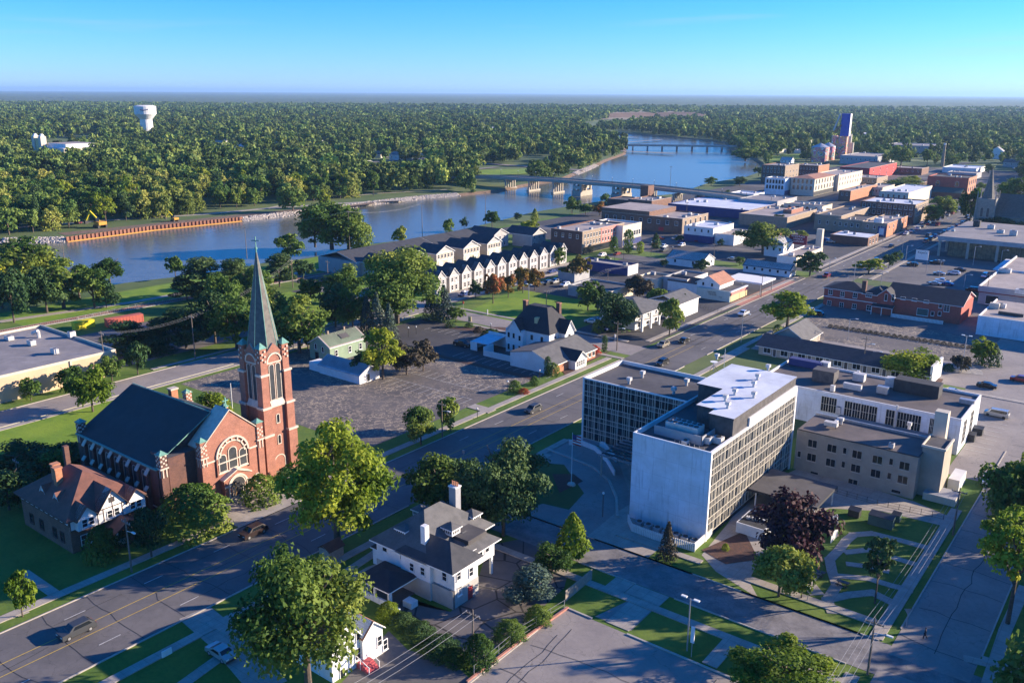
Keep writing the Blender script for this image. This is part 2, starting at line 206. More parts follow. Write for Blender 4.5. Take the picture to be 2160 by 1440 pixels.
# ---------------- mesh builder (world coordinates in, object-local out) ----------------
class MB:
    def __init__(s): s.v=[];s.f=[];s.m=[]
    def poly(s,pts,m):
        i=len(s.v); s.v+=list(pts); s.f.append(tuple(range(i,i+len(pts)))); s.m.append(m); return s
    def box(s,x0,x1,y0,y1,z0,z1,m,mt=None,bot=True):
        i=len(s.v); s.v+=[(x,y,z) for z in(z0,z1) for x,y in((x0,y0),(x1,y0),(x1,y1),(x0,y1))]
        s.f+=[(i,i+1,i+5,i+4),(i+1,i+2,i+6,i+5),(i+2,i+3,i+7,i+6),(i+3,i,i+4,i+7),(i+4,i+5,i+6,i+7)]; s.m+=[m]*4+[mt or m]
        if bot: s.f.append((i+3,i+2,i+1,i)); s.m.append(m)
        return s
    def prism(s,pts,z0,z1,m,mt=None):
        n=len(pts); a=sum(pts[k][0]*pts[(k+1)%n][1]-pts[(k+1)%n][0]*pts[k][1] for k in range(n))
        if a<0: pts=pts[::-1]
        i=len(s.v); s.v+=[(p[0],p[1],z0) for p in pts]+[(p[0],p[1],z1) for p in pts]
        for k in range(n): s.f.append((i+k,i+(k+1)%n,i+n+(k+1)%n,i+n+k)); s.m.append(m)
        s.f.append(tuple(range(i+n,i+2*n))); s.m.append(mt or m); s.f.append(tuple(range(i+n-1,i-1,-1))); s.m.append(m); return s
    def cone(s,x,y,z0,z1,r0,r1,m,n=12,top=True,rot=0):
        i=len(s.v)
        for z,r in((z0,r0),(z1,max(r1,.001))): s.v+=[(x+r*math.cos(rot+2*math.pi*k/n),y+r*math.sin(rot+2*math.pi*k/n),z) for k in range(n)]
        for k in range(n): s.f.append((i+k,i+(k+1)%n,i+n+(k+1)%n,i+n+k)); s.m.append(m)
        if top: s.f.append(tuple(range(i+n,i+2*n))); s.m.append(m)
        s.f.append(tuple(range(i+n-1,i-1,-1))); s.m.append(m); return s
    def tube(s,a,b,r,m,n=6,r2=None):
        a=Vector(a);b=Vector(b);d=(b-a); 
        if d.length<1e-6: return s
        d.normalize(); u=d.orthogonal().normalized(); v=d.cross(u); i=len(s.v)
        for p,rr in((a,r),(b,r if r2 is None else r2)):
            for k in range(n):
                t=2*math.pi*k/n; q=p+rr*(math.cos(t)*u+math.sin(t)*v); s.v.append(tuple(q))
        for k in range(n): s.f.append((i+k,i+(k+1)%n,i+n+(k+1)%n,i+n+k)); s.m.append(m)
        s.f.append(tuple(range(i+n,i+2*n))); s.m.append(m); s.f.append(tuple(range(i+n-1,i-1,-1))); s.m.append(m); return s
    def slab(s,pts,t,m,me=None):      # thick roof plane: top polygon given, thickness downwards
        n=len(pts); i=len(s.v); s.v+=[tuple(p) for p in pts]+[(p[0],p[1],p[2]-t) for p in pts]
        s.f.append(tuple(range(i,i+n))); s.m.append(m); s.f.append(tuple(range(i+2*n-1,i+n-1,-1))); s.m.append(me or m)
        for k in range(n): s.f.append((i+(k+1)%n,i+k,i+n+k,i+n+(k+1)%n)); s.m.append(me or m)
        return s
    def gable(s,x0,x1,y0,y1,z,h,ax,m,me=None,o=.4,t=.18):   # ridge along ax
        if ax=='x':
            c=(y0+y1)/2; k=h/((y1-y0)/2); zo=z-o*k
            s.slab([(x0-o,y0-o,zo),(x1+o,y0-o,zo),(x1+o,c,z+h),(x0-o,c,z+h)],t,m,me); s.slab([(x1+o,y1+o,zo),(x0-o,y1+o,zo),(x0-o,c,z+h),(x1+o,c,z+h)],t,m,me)
        else:
            c=(x0+x1)/2; k=h/((x1-x0)/2); zo=z-o*k
            s.slab([(x0-o,y1+o,zo),(x0-o,y0-o,zo),(c,y0-o,z+h),(c,y1+o,z+h)],t,m,me); s.slab([(x1+o,y0-o,zo),(x1+o,y1+o,zo),(c,y1+o,z+h),(c,y0-o,z+h)],t,m,me)
        return s
    def hip(s,x0,x1,y0,y1,z,h,m,me=None,o=.5,ax=None):
        x0-=o;x1+=o;y0-=o;y1+=o; dx=x1-x0;dy=y1-y0; r=min(dx,dy)/2
        if dx>=dy: A=(x0+r,y0+r,z+h);B=(x1-r,y0+r,z+h)
        else: A=(x0+r,y0+r,z+h);B=(x0+r,y1-r,z+h)
        p=[(x0,y0,z),(x1,y0,z),(x1,y1,z),(x0,y1,z)]
        if dx>=dy: F_=[[p[0],p[1],B,A],[p[1],p[2],B],[p[2],p[3],A,B],[p[3],p[0],A]]
        else: F_=[[p[0],p[1],A],[p[1],p[2],B,A],[p[2],p[3],B],[p[3],p[0],A,B]]
        for q in F_: s.poly(q,m)
        s.poly([p[3],p[2],p[1],p[0]],me or m)
        s.box(x0,x1,y0,y1,z-.2,z-.003,me or m); return s
    def gend(s,x0,x1,y0,y1,z,h,ax,m):    # closed prism of wall under a gable
        if ax=='x': c=(y0+y1)/2; e=[(x0,y0,z),(x0,y1,z),(x0,c,z+h)]; f=[(x1,a[1],a[2]) for a in e]
        else: c=(x0+x1)/2; e=[(x0,y0,z),(x1,y0,z),(c,y0,z+h)]; f=[(a[0],y1,a[2]) for a in e]
        if ax=='x': s.poly(e[::-1],m); s.poly(f,m)
        else: s.poly(e,m); s.poly(f[::-1],m)
        for k in range(3): s.poly([e[k],e[(k+1)%3],f[(k+1)%3],f[k]],m)
        return s
    def mesh(s,name,off=(0,0,0)):
        me=bpy.data.meshes.new(name); o=off; me.from_pydata([(a-o[0],b-o[1],c-o[2]) for a,b,c in s.v],[],s.f)
        ms=[]; 
        for q in s.m:
            if q not in ms: ms.append(q)
        for q in ms: me.materials.append(MATS[q])
        ix={q:k for k,q in enumerate(ms)}; me.polygons.foreach_set('material_index',[ix[q] for q in s.m]); me.update(); return me
    def build(s,name,parent=None,off=None):
        o=off or (tuple(parent['_w']) if parent is not None and '_w' in parent else (0,0,0))
        ob=bpy.data.objects.new(name,s.mesh(name,o)); COL.objects.link(ob)
        if parent is not None: ob.parent=parent; ob['_w']=o
        return ob
def tag(o,label=None,cat=None,group=None,kind=None):
    for k,v in(('label',label),('category',cat),('group',group),('kind',kind)):
        if v: o[k]=v
    return o
def thing(name,label,cat,x,y,z=0,rz=0,group=None):
    o=bpy.data.objects.new(name,None); COL.objects.link(o); o.location=(x,y,z); o.rotation_euler=(0,0,rz); o.empty_display_size=.5
    o['_w']=(x,y,z) if rz==0 else (0,0,0); return tag(o,label,cat,group)
def struct(name,mb): o=mb.build(name); o['kind']='structure'; return o
def inst(name,me,parent,loc,rz=0,sc=None):
    o=bpy.data.objects.new(name,me); COL.objects.link(o); o.parent=parent; w_=parent['_w'] if '_w' in parent else (0,0,0)
    o.location=(loc[0]-w_[0],loc[1]-w_[1],loc[2]-w_[2]); o.rotation_euler=(0,0,rz)
    if sc: o.scale=sc
    o['_w']=(0,0,0); return o
WC={}
def win(p,face,u,z,w_,h_,pl,fr='white_trim',gl='glass',mull=(1,1),name='window',child=True,arch=False,t=.09,sill=True):
    """window on wall; face F: plane y=pl looking -y (u=x); R: plane x=pl looking +x (u=y); z is the sill height"""
    w_=round(w_,1);h_=round(h_,1);key=(w_,h_,fr,gl,mull,child,arch,t)
    if key not in WC:
        g=MB(); f=MB(); a=w_/2
        if arch:
            pts=[(-a,0)]+[(a*-math.cos(math.pi*k/8),h_-a+a*math.sin(math.pi*k/8)) for k in range(9)]+[(a,0)]
            g.poly([(x,-.03,q) for x,q in pts][::-1],gl); n=len(pts)
            for k in range(n-1):
                (x0,q0),(x1,q1)=pts[k],pts[k+1]; s0=1+2*t/w_ 
                f.poly([(x0,-.1,q0),(x0*s0,-.1,q0+(t if q0>h_-a else 0)),(x1*s0,-.1,q1+(t if q1>h_-a else 0)),(x1,-.1,q1)],fr); f.poly([(x0,-.1,q0),(x1,-.1,q1),(x1,0,q1),(x0,0,q0)],fr)
            f.box(-a-t,a+t,-.14,-.005,-t,0,fr)
        else:
            g.box(-a,a,-.03,0,0,h_,gl)
            for b in((-a-t,a+t,h_,h_+t),(-a-t,a+t,-t,0),(-a-t,-a,0,h_),(a,a+t,0,h_)): f.box(b[0],b[1],-.11,-.005,b[2],b[3],fr)
            for k in range(1,mull[0]): f.box(-a+w_*k/mull[0]-.035,-a+w_*k/mull[0]+.035,-.08,-.035,0,h_,fr)
            for k in range(1,mull[1]): f.box(-a,a,-.075,-.035,h_*k/mull[1]-.03,h_*k/mull[1]+.03,fr)
            if sill: f.box(-a-t-.05,a+t+.05,-.2,-.003,-t-.1,-t-.002,fr)
        if child: WC[key]=(g.mesh('window_glass'),f.mesh('window_frame'))
        else:
            n=len(g.v); g.v+=f.v; g.f+=[tuple(i+n for i in q) for q in f.f]; g.m+=f.m; WC[key]=(g.mesh('window'),None)
    ga,fa=WC[key]; loc=(u,pl,z) if face=='F' else (pl,u,z); rz=0 if face=='F' else rad(90)
    o=inst(name,ga,p,loc,rz)
    if fa: inst('frame',fa,o,(0,0,0))
    return o
def wpx(p,face,pl,pts,w_,h_,**k):   # windows centred on photo points of the wall plane
    for px,py in pts:
        u,z=(onX if face=='R' else onY)(px,py,pl); win(p,face,u,z-h_/2,w_,h_,pl,**k)
def fit(W,Nn,E,Nb=None,z=None):
    """rectangle of a flat-roofed building from its west, near and east roof corners"""
    if z is None: z=HZ(*G(*Nb),Nn[1])
    a,b,c=G(*W,z),G(*Nn,z),G(*E,z); return a[0],b[0],b[1],c[1],z
def rep(o,label=None,loc=None,rz=None,group=None):   # copy of a thing with its parts and sub-parts
    c=o.copy(); COL.objects.link(c)
    if label: c['label']=label
    if group: c['group']=group
    if loc: c.location=loc
    if rz is not None: c.rotation_euler=(0,0,rz)
    for ch in o.children:
        d_=ch.copy(); COL.objects.link(d_); d_.parent=c
        for g_ in ch.children:
            e_=g_.copy(); COL.objects.link(e_); e_.parent=d_
    return c
# ---------------- ground, river ----------------
from mathutils.geometry import tessellate_polygon
WZ=-1.6
near_px=[(0,640),(265,600),(385,586),(470,575),(560,556),(640,550),(700,534),(770,519),(850,510),(920,498),(985,483),(1040,470),(1110,452),(1200,437),(1290,423),(1420,412),(1480,390),(1560,377),(1610,360),(1600,345),(1580,333),(1555,325),(1535,312),(1530,302),(1480,296),(1400,288),(1340,284),(1270,277),(1228,268)]
far_px=[(0,514),(130,511),(320,487),(512,467),(640,453),(800,431),(900,420),(975,414),(1060,405),(1110,394),(1190,381),(1220,368),(1255,355),(1280,341),(1322,326),(1322,300),(1290,291),(1272,285),(1240,276),(1216,268)]
nb=[(-328,-400)]+[G(*p,WZ) for p in near_px]; fb_=[(-462,-400)]+[G(*p,WZ) for p in far_px]
RIV=nb+fb_[::-1]
def offs(P_,d):
    n=len(P_); a=sum(P_[k][0]*P_[(k+1)%n][1]-P_[(k+1)%n][0]*P_[k][1] for k in range(n)); sg=1 if a>0 else -1; out=[]
    for k in range(n):
        p=Vector(P_[k-1]);q=Vector(P_[k]);r=Vector(P_[(k+1)%n]); e1=(q-p).normalized();e2=(r-q).normalized(); t=(e1+e2)
        t=t.normalized() if t.length>.3 else e1; nn=Vector((t.y,-t.x))*sg; out.append(tuple(q+nn*d))
    return out
BANK=offs(RIV,4.5); BOT=offs(RIV,-1.5)
def inpoly(x,y,P_):
    c=False;j=len(P_)-1
    for i in range(len(P_)):
        xi,yi=P_[i];xj,yj=P_[j]
        if (yi>y)!=(yj>y) and x<(xj-xi)*(y-yi)/(yj-yi)+xi: c=not c
        j=i
    return c
S_=45000.
outer=[(-S_,-2000),(S_,-2000),(S_,S_),(-S_,S_)]
allp=[Vector((*p,0)) for p in outer]+[Vector((*p,0)) for p in BANK]
tr=tessellate_polygon([allp[:4],allp[4:]])
g=MB(); g.v=[tuple(p) for p in allp]
for t in tr:
    a,b,c=[allp[i] for i in t]; cr=(b-a).cross(c-a).z
    g.f.append(tuple(t) if cr>0 else tuple(t[::-1])); g.m.append('landcover')
n=len(BANK); i0=4; i1=len(g.v); g.v+=[(p[0],p[1],-2.6) for p in BOT]
for k in range(n): g.f.append((i0+k,i0+(k+1)%n,i1+(k+1)%n,i1+k)); g.m.append('soil')
struct('ground',g)
g=MB(); g.poly([(*p,WZ) for p in offs(RIV,1.5)][::-1 if True else 1],'water'); wo=struct('river_water',g)
# river bed below the water, so that it is not a paper sheet
# ---------------- flat areas: name -> list of rectangles/polygons ----------------
LAY={}
def area(name,m,z,*ps):
    mb=LAY.setdefault(name,MB())
    for p in ps:
        if len(p)==4 and not isinstance(p[0],tuple): p=[(p[0],p[2]),(p[1],p[2]),(p[1],p[3]),(p[0],p[3])]
        else: p=list(p)
        a=sum(p[k][0]*p[(k+1)%len(p)][1]-p[(k+1)%len(p)][0]*p[k][1] for k in range(len(p)))
        if a<0: p=p[::-1]
        zc=(z*2.2+.0006*len(mb.f)) if name!='road_markings' else .1+.0
        mb.poly([(x,y,zc) for x,y in p],m)
def px(*pts): return [G(*p) for p in pts]
MX0,MX1=-119.9,-103.2
# grass of the near town blocks and riverside park
area('grass','grass',.012,(-311,-205,-100,330),(-211,-103,40,215),(-130,-40,-60,115),(-60,60,60,340),(-103.2,-20,60,106),(-103,-96,110,175),(-12,60,100,330),(-205,-120,215,400),(-305,-205,300,460))
area('park_lawn','lawn',.016,(-309.5,-287,120,330),(-262,-214,170,245),px((60,945),(0,950),(0,905),(160,870),(220,900),(170,985),(0,1000)),(-199,-160,60,100))
area('park_lawn','lawn',.017,px((990,655),(1110,600),(1260,640),(1180,690),(1090,680)),px((1200,640),(1330,600),(1330,700),(1180,640)))
# roads
area('main_road','asphalt',.03,(MX0,MX1,-60,1400))
area('side_street','asphalt_worn',.026,(MX1,150,106.4,114.2))
area('park_street','concrete_road',.028,(-22.3,-12.2,112,420),(-22.3,-12.2,-60,108))
area('back_street','concrete_road',.026,(-211.2,-201,-60,212),(-206,-120,212,222),(-262,-206,212,224),(-213,-203,222,330))
area('river_road','asphalt_dark',.024,(-262,-252,205,232),(-275,-262,222,232),px((600,590),(690,612),(720,590),(600,570)))
area('downtown_street','asphalt',.025,(-211,-120,343,354),(-212,-202,366,1100),(-103,60,440,441),(-298,-120,392,404),(-200,60,456,468),(-222,60,561,571),(-298,60,690,702),(-300,60,860,872))
# lots
area('church_car_park','asphalt_old',.02,(-197,-128.5,118,176.5))
area('car_park','asphalt_dark',.021,(-195.5,-129.5,178.5,206),(-163,-128.5,177,192))
area('concrete_lot','concrete_road',.022,(-62.2,-20,40,94.3),px((1331,1330),(1255,1300),(1335,1262),(1390,1275)))
area('house_drive','asphalt_sealed',.018,px((800,1260),(760,1225),(840,1290),(900,1330),(1000,1400),(1090,1330),(1190,1240),(1200,1200),(1130,1130),(1030,1150),(1000,1250),(950,1290)))
area('house_drive','asphalt',.0185,px((720,1440),(820,1330),(860,1370),(960,1400),(1000,1440)))
area('hotel_drive','concrete_road',.023,px((1150,945),(1130,975),(1190,980),(1232,1040),(1200,1075),(1145,1062),(1080,1085),(1130,1125),(1240,1130),(1300,1080),(1335,1060),(1300,960),(1200,925)))
area('hotel_yard','concrete',.019,(-73,-60,112,124),(-80,-66,123,146),(-97.5,-73,139,149))
area('hotel_yard','concrete',.0195,px((1510,1205),(1480,1170),(1530,1110),(1590,1030),(1690,985),(1930,1058),(2000,1088),(1985,1108),(1860,1078),(1750,1072),(1660,1120),(1600,1180),(1580,1225),(1600,1262)))
area('motel_court','asphalt_old',.02,(-96,-40,262,296)); area('motel_court','concrete_road',.021,(-96,-20,240,263),(-38,-22,205,262),(-30,60,180,262),(-40,60,262,299))
area('bank_car_park','asphalt',.02,(-98,-20,296,352),(-103,-12,366,440))
area('shop_yard','asphalt_dark',.018,(-148,-121,222,262),(-200,-125,300,345),(-200,-160,262,300),(-160,-121,262,300))
area('shop_yard','redpaver',.0185,(-125,-120.5,290,350))
area('downtown_lots','asphalt_dark',.015,(-300,60,366,1000))
area('warehouse_yard','asphalt',.017,(-262,-222,98,170))
area('townhouse_lane','asphalt_dark',.019,(-205,-202,230,330),(-245,-232,225,320))
# markings
def dash(x,y0,y1,L_,gap,wd=.15,m='paint_white'):
    y=y0
    while y<y1: area('road_markings',m,.036,(x-wd/2,x+wd/2,y,y+L_)); y+=L_+gap
dash(-116.3,36,205,3.05,9.1); dash(-106.8,36,205,3.05,9.1); dash(-116.3,230,1200,3.05,9.1); dash(-106.8,230,1200,3.05,9.1)
dash(-112.8,20,205,170,10,.14,'paint_yellow'); dash(-110.1,20,205,170,10,.14,'paint_yellow'); dash(-112.8,232,1300,120,10,.14,'paint_yellow'); dash(-110.1,232,1300,120,10,.14,'paint_yellow')
for k in range(13): area('road_markings','paint_white',.03,(-159+k*2.7,-158.88+k*2.7,179.5,184.5))
for k in range(16): area('road_markings','paint_white',.03,(-150,-145,185+.0+k*.01,185.1)) if k==0 else area('road_markings','paint_white',.03,(-188+k*2.8,-187.88+k*2.8,196,201))
for k in range(9): area('road_markings','paint_white',.03,(-132,-130.2,181+k*2.7,181.12+k*2.7),(-150+k*.0,-144.5,186+k*2.0,186.1+k*2.0))
for k in range(12): area('road_markings','paint_white',.03,(-160+k*2.6,-159.88+k*2.6,150,155),(-160+k*2.6,-159.88+k*2.6,161,166))
area('road_markings','paint_white',.03,(-160,-131,155,155.12),(-160,-131,161,161.12))
for k in range(14): area('road_markings','paint_white',.03,(-90+k*2.8,-89.88+k*2.8,278,283))
for k in range(12): area('road_markings','paint_white',.03,(-88+k*2.8,-87.88+k*2.8,314,319),(-88+k*2.8,-87.88+k*2.8,334,339))
for k in range(10): area('road_markings','paint_white',.03,(-30,-25,196+k*3,196.12+k*3))
# dirt strip between the two car parks, flower beds
area('planting_bed','mulch',.04,(-165,-129,176.4,178.6),px((1180,775),(1250,750),(1290,740),(1230,770),(1195,795)),px((1160,695),(1050,690),(930,690),(1000,700),(1090,712)),px((1230,1015),(1180,1040),(1165,1000),(1210,1000)),px((1700,705),(1830,770),(1990,800),(1985,808),(1800,772),(1690,712)),px((1480,1160),(1570,1120),(1600,1180),(1530,1190)))
area('planting_bed','gravel',.042,px((2020,770),(2070,780),(2075,792),(2010,785)))
rs_=random.Random(8)
def seam(x0,y0,x1,y1,wd=.09):
    n=max(3,int(math.hypot(x1-x0,y1-y0)/2.2)); pr=None
    for k in range(n+1):
        t_=k/n; q=(x0+(x1-x0)*t_+rs_.uniform(-.35,.35),y0+(y1-y0)*t_+rs_.uniform(-.35,.35))
        if pr: d_=Vector(q)-Vector(pr); nn=Vector((-d_.y,d_.x)).normalized()*wd/2; LAY.setdefault('tar_seams',MB()).poly([(pr[0]-nn.x,pr[1]-nn.y,.085),(q[0]-nn.x,q[1]-nn.y,.085),(q[0]+nn.x,q[1]+nn.y,.085),(pr[0]+nn.x,pr[1]+nn.y,.085)],'tar')
        pr=q
y=25
while y<340: seam(MX0+.3,y,MX1-.3,y+rs_.uniform(-2,2)); y+=rs_.uniform(5,13)
for x in(-111.5,-107.0,-116.0): 
    y=25
    while y<330: seam(x,y,x,y+rs_.uniform(10,22)); y+=rs_.uniform(18,40)
for k in range(3): x=rs_.uniform(-61,-30); seam(x,rs_.uniform(45,60),x+rs_.uniform(-4,4),rs_.uniform(75,93),.08); y=rs_.uniform(50,92); seam(-61,y,-25,y+rs_.uniform(-4,4),.08)
for k in range(16): y=118+k*8+rs_.uniform(-2,2); seam(-22,y,-12.4,y+rs_.uniform(-1.5,1.5),.1)
seam(-17.3,116,-17.2,230,.1)
for k in range(14): y=rs_.uniform(184,258); seam(rs_.uniform(-30,-10),y,rs_.uniform(0,50),y+rs_.uniform(-6,6),.1)
for nm,mb in LAY.items(): struct(nm,mb)
LAY.clear()
# kerbs and pavements
pv=MB(); kb=MB()
def walk(x0,x1,y0,y1,z=.14): z+=.001*(len(pv.f)%37); pv.box(x0,x1,y0,y1,0,z+(.05 if z<.12 else .02),'concrete',bot=False)
def kerb(x0,x1,y0,y1): kb.box(x0,x1,y0,y1,0,.19,'kerb',bot=False)
for y0,y1 in((-60,206),(228,352),(368,518),(534,690)):
    kerb(MX0-.22,MX0,y0,y1); walk(-124.3,-122.6,y0,y1)
for y0,y1 in((-60,104),(118,212),(226,350),(366,518),(534,690)):
    kerb(MX1,MX1+.22,y0,y1); walk(-99.2,-97.6,y0,y1) if y0!=118 else walk(-99.2,-97.6,y0,148)
walk(-120,-117,0,0.01)
for x0,x1 in((-100,-24),(-8,60)): kerb(x0,x1,114.2,114.4) if x0<-50 else None
kerb(-100,-73,114.2,114.4); kerb(-70,-52,114.2,114.4); kerb(-44,-26.5,114.2,114.4); kerb(-9,60,114.2,114.4); kerb(-68,-57.5,106.2,106.4); kerb(-51,-36.4,106.2,106.4); kerb(-36.4,-26,106.2,106.4)
walk(-68,-52.5,117.7,119.1); walk(-45,-25.6,117.5,119.2); walk(-96,-24,101.4,102.9); walk(-57.6,-51.8,103.1,106.2,.05); walk(-60.9,-57.7,103.0,106.1,.05); walk(-55.9,-52.2,95,101.3,.06)
walk(-41,-38.9,94.9,101.4); walk(-25.4,-23.6,114.5,164); walk(-25.4,-23.6,60,104.5); kerb(-22.5,-22.3,119,200); kerb(-12.2,-12,119,300); kerb(-12.2,-12,60,104); walk(-8,-6.4,60,104); walk(-8,-6.4,118,300); walk(-12,60,101.4,102.9); walk(-12,60,117.7,119.2)
walk(-200.3,-198.8,60,206,.12); kerb(-201,-200.8,-60,210); kerb(-211.4,-211.2,-60,210); walk(-214.5,-213,120,210,.12)
walk(-134,-124.4,49.8,51.4); walk(-131,-119.9,80,93,.145); walk(-128.5,-122,150,153,.1); walk(-129,-120,207,208.6,.1); walk(-178,-129,209,210.5); walk(-200,-128,223.6,225)
kerb(-52,-36,94.1,94.4); kerb(-62.4,-57.8,94.3,94.6); kerb(-62.5,-62.2,40,94.3); walk(-94,-79.5,110.5,114.1,.05) if False else None
walk(-99,-96,124,139,.1); walk(-100,-90,60,62); walk(-91,-88.8,60,101,.1) if False else None
walk(-97.6,-96,148,240); walk(-40,-24,236,238); walk(-214,-212,226,335); walk(-205.5,-204,232,340)
# paths of the small park by the hotel
def path(pts,wd,z=.06):
    for k in range(len(pts)-1):
        a=Vector(pts[k]);b=Vector(pts[k+1]);d_=(b-a).normalized();nn=Vector((-d_.y,d_.x))*wd/2; a2=a-d_*wd*.3;b2=b+d_*wd*.3
        z_=z+.004*(k%2); z_+=.04; pv.prism([tuple(a2+nn),tuple(a2-nn),tuple(b2-nn),tuple(b2+nn)],0,z_,'concrete')
path([G(*q) for q in((1755,1290),(1745,1265),(1765,1235),(1755,1205),(1750,1180),(1770,1160),(1785,1140),(1800,1128),(1840,1125),(1900,1140),(1955,1155))],1.6)
path([G(*q) for q in((1770,1215),(1830,1220),(1880,1235),(1920,1245))],1.4,.07); path([G(*q) for q in((1785,1165),(1830,1160),(1880,1175),(1930,1190))],1.4,.08)
path([G(*q) for q in((1745,1265),(1790,1255),(1840,1250),(1880,1270))],1.6,.09); path([G(*q) for q in((1790,1190),(1830,1195),(1870,1205))],1.3,.1); path([G(*q) for q in((1720,1250),(1700,1225),(1720,1205))],2.2,.075)
path([G(*q) for q in((2085,1440),(2120,1330),(2160,1240))],1.6); path([G(*q) for q in((2040,1390),(2130,1410),(2200,1430))],1.5,.07)
path([G(*q) for q in((390,1440),(480,1375),(650,1260))],1.7,.05)
path([G(*q) for q in((800,1160),(740,1200))],1.6,.05)
path([(-86,101),(-86,92),(-84,84)],2.2,.045); path([G(*q) for q in((420,1300),(480,1350),(560,1440))],4.6,.045); path([G(*q) for q in((880,1160),(780,1200),(690,1250))],1.4,.05)
path([G(*q) for q in((0,1310),(55,1290))],1,.05)
path([(-300,110),(-291,160),(-289,220),(-285,250),(-281,290),(-283,330)],3.2,.04)
path([G(*q) for q in((0,483),(250,463),(430,452),(560,440),(700,430),(850,422))],5,.03)
path([G(*q) for q in((560,440),(660,420),(800,408),(940,400))],2.4,.035)
struct('pavement',pv); struct('kerbs',kb)
# ---------------- trees ----------------
OCC=[]     # footprints and clearings: (x0,x1,y0,y1)
def occ(x0,x1,y0,y1,m=1): OCC.append((x0-m,x1+m,y0-m,y1+m))
def free(x,y): return not any(a<x<b and c<y<d_ for a,b,c,d_ in OCC)
def cards(cen,nor,size,rng,asp=.62):
    n=len(cen); nor=nor/np.linalg.norm(nor,axis=1,keepdims=True)
    r=rng.normal(size=(n,3)); t=np.cross(nor,r); t/=np.linalg.norm(t,axis=1,keepdims=True)+1e-9; b=np.cross(nor,t)
    s=size[:,None]; k=.25*s*nor
    v=np.stack([cen-t*s-k,cen-b*s*asp+k*.4,cen+t*s-k,cen+b*s*asp+k*.4],axis=1)
    return v.reshape(-1,3)
def npmesh(name,v,nq,m,k=4):
    me=bpy.data.meshes.new(name); me.vertices.add(len(v)); me.vertices.foreach_set('co',v.astype(np.float32).ravel())
    me.loops.add(nq*k); me.loops.foreach_set('vertex_index',np.arange(nq*k,dtype=np.int32)); me.polygons.add(nq)
    me.polygons.foreach_set('loop_start',np.arange(0,nq*k,k,dtype=np.int32)); me.polygons.foreach_set('loop_total',np.full(nq,k,dtype=np.int32))
    me.update(calc_edges=True); me.materials.append(MATS[m]); return me
def crown_pts(kind,n,seed,tight=False):
    """leaf-clump positions/normals/sizes in a unit crown: radius 1, height 0..1 scaled by HR for normals"""
    rng=np.random.default_rng(seed); C=[];R_=[]
    if kind in('round','broad','oval','willow','gap'):
        nl={'round':30,'broad':44,'oval':26,'willow':30,'gap':42}[kind]
        for i in range(nl):
            u=rng.uniform(-.92,1); th=rng.uniform(0,2*math.pi); q=math.sqrt(1-u*u)
            rr={'round':.72,'broad':.76,'oval':.70,'willow':.70,'gap':.78}[kind]*rng.uniform(.55,1.08)
            C.append((q*math.cos(th)*rr,q*math.sin(th)*rr,.48+.55*u*rr*(1.05))); R_.append(rng.uniform(.15,.34) if kind!='gap' else rng.uniform(.12,.26))
        C.append((0,0,.55)); R_.append(.5)
        C=np.array(C);R_=np.array(R_); ix=rng.integers(0,len(C),n) if kind=='gap' else rng.choice(len(C),n,p=R_**2/np.sum(R_**2))
        d=rng.normal(size=(n,3)); d/=np.linalg.norm(d,axis=1,keepdims=True); d[:,2]=np.where(d[:,2]<-.35,-d[:,2],d[:,2])
        rad_=R_[ix][:,None]*(rng.uniform(.72,1.06,(n,1)) if tight else rng.uniform(.35,1.3,(n,1)))
        p=C[ix]+d*rad_*np.array([1,1,.55]); nor=d+rng.normal(size=(n,3))*.55+np.array([0,0,.25])
        if kind=='willow':
            m_=rng.random(n)<.6; r2=np.hypot(p[:,0],p[:,1]); p[:,2]-=np.where(m_&(r2>.45),rng.random(n)*.42,0); nor[:,2]*=.4
        p[:,2]=np.clip(p[:,2],0,1.02)
    elif kind=='cone' or kind=='column' or kind=='shrub':
        z=rng.random(n)**(1.25 if kind=='cone' else .95); env={'cone':lambda z:(1-z)**.62*np.minimum(1,.55+z*3),'column':lambda z:np.sqrt(np.clip(1-(2*z-1)**4,0,1)),'shrub':lambda z:np.sqrt(np.clip(1-z**2.2,0,1))}[kind](z)
        th=rng.uniform(0,2*math.pi,n); lob=1+.16*np.sin(th*5+z*9+seed)+.10*np.sin(th*9-z*23); r=env*lob*rng.uniform(.72,1.03,n)
        p=np.stack([r*np.cos(th),r*np.sin(th),z],1); nor=np.stack([np.cos(th),np.sin(th),np.full(n,.5)],1)+rng.normal(size=(n,3))*.5
    elif kind=='spruce':
        tiers=15; t=rng.integers(0,tiers,n); z0=t/tiers; L_=(1-z0)**.85; th=rng.uniform(0,2*math.pi,n); nb=9
        k=np.round(th/(2*math.pi)*nb+ t*.37); th2=(k-t*.37)*2*math.pi/nb+rng.normal(size=n)*.13; r=L_*rng.uniform(.12,1.0,n)**.7
        p=np.stack([r*np.cos(th2),r*np.sin(th2),z0+.055-.07*r+rng.normal(size=n)*.01],1); nor=np.stack([np.cos(th2)*.5,np.sin(th2)*.5,np.full(n,.8)],1)+rng.normal(size=(n,3))*.4
    elif kind=='pine':
        t=rng.integers(0,13,n); c=np.random.default_rng(seed+9).uniform(-1,1,(13,3)); cc=np.stack([c[:,0]*.6,c[:,1]*.6,.15+.85*np.arange(13)/13],1); cc[:,:2]*=(1.15-cc[:,2:3])
        d=rng.normal(size=(n,3)); d/=np.linalg.norm(d,axis=1,keepdims=True); p=cc[t]+d*np.array([.42,.42,.09])*rng.uniform(.6,1,(n,1)); nor=d*np.array([.4,.4,1])+rng.normal(size=(n,3))*.4+np.array([0,0,.4]); p[:,2]=np.clip(p[:,2],0,1)
    return p,nor,rng
CM={}
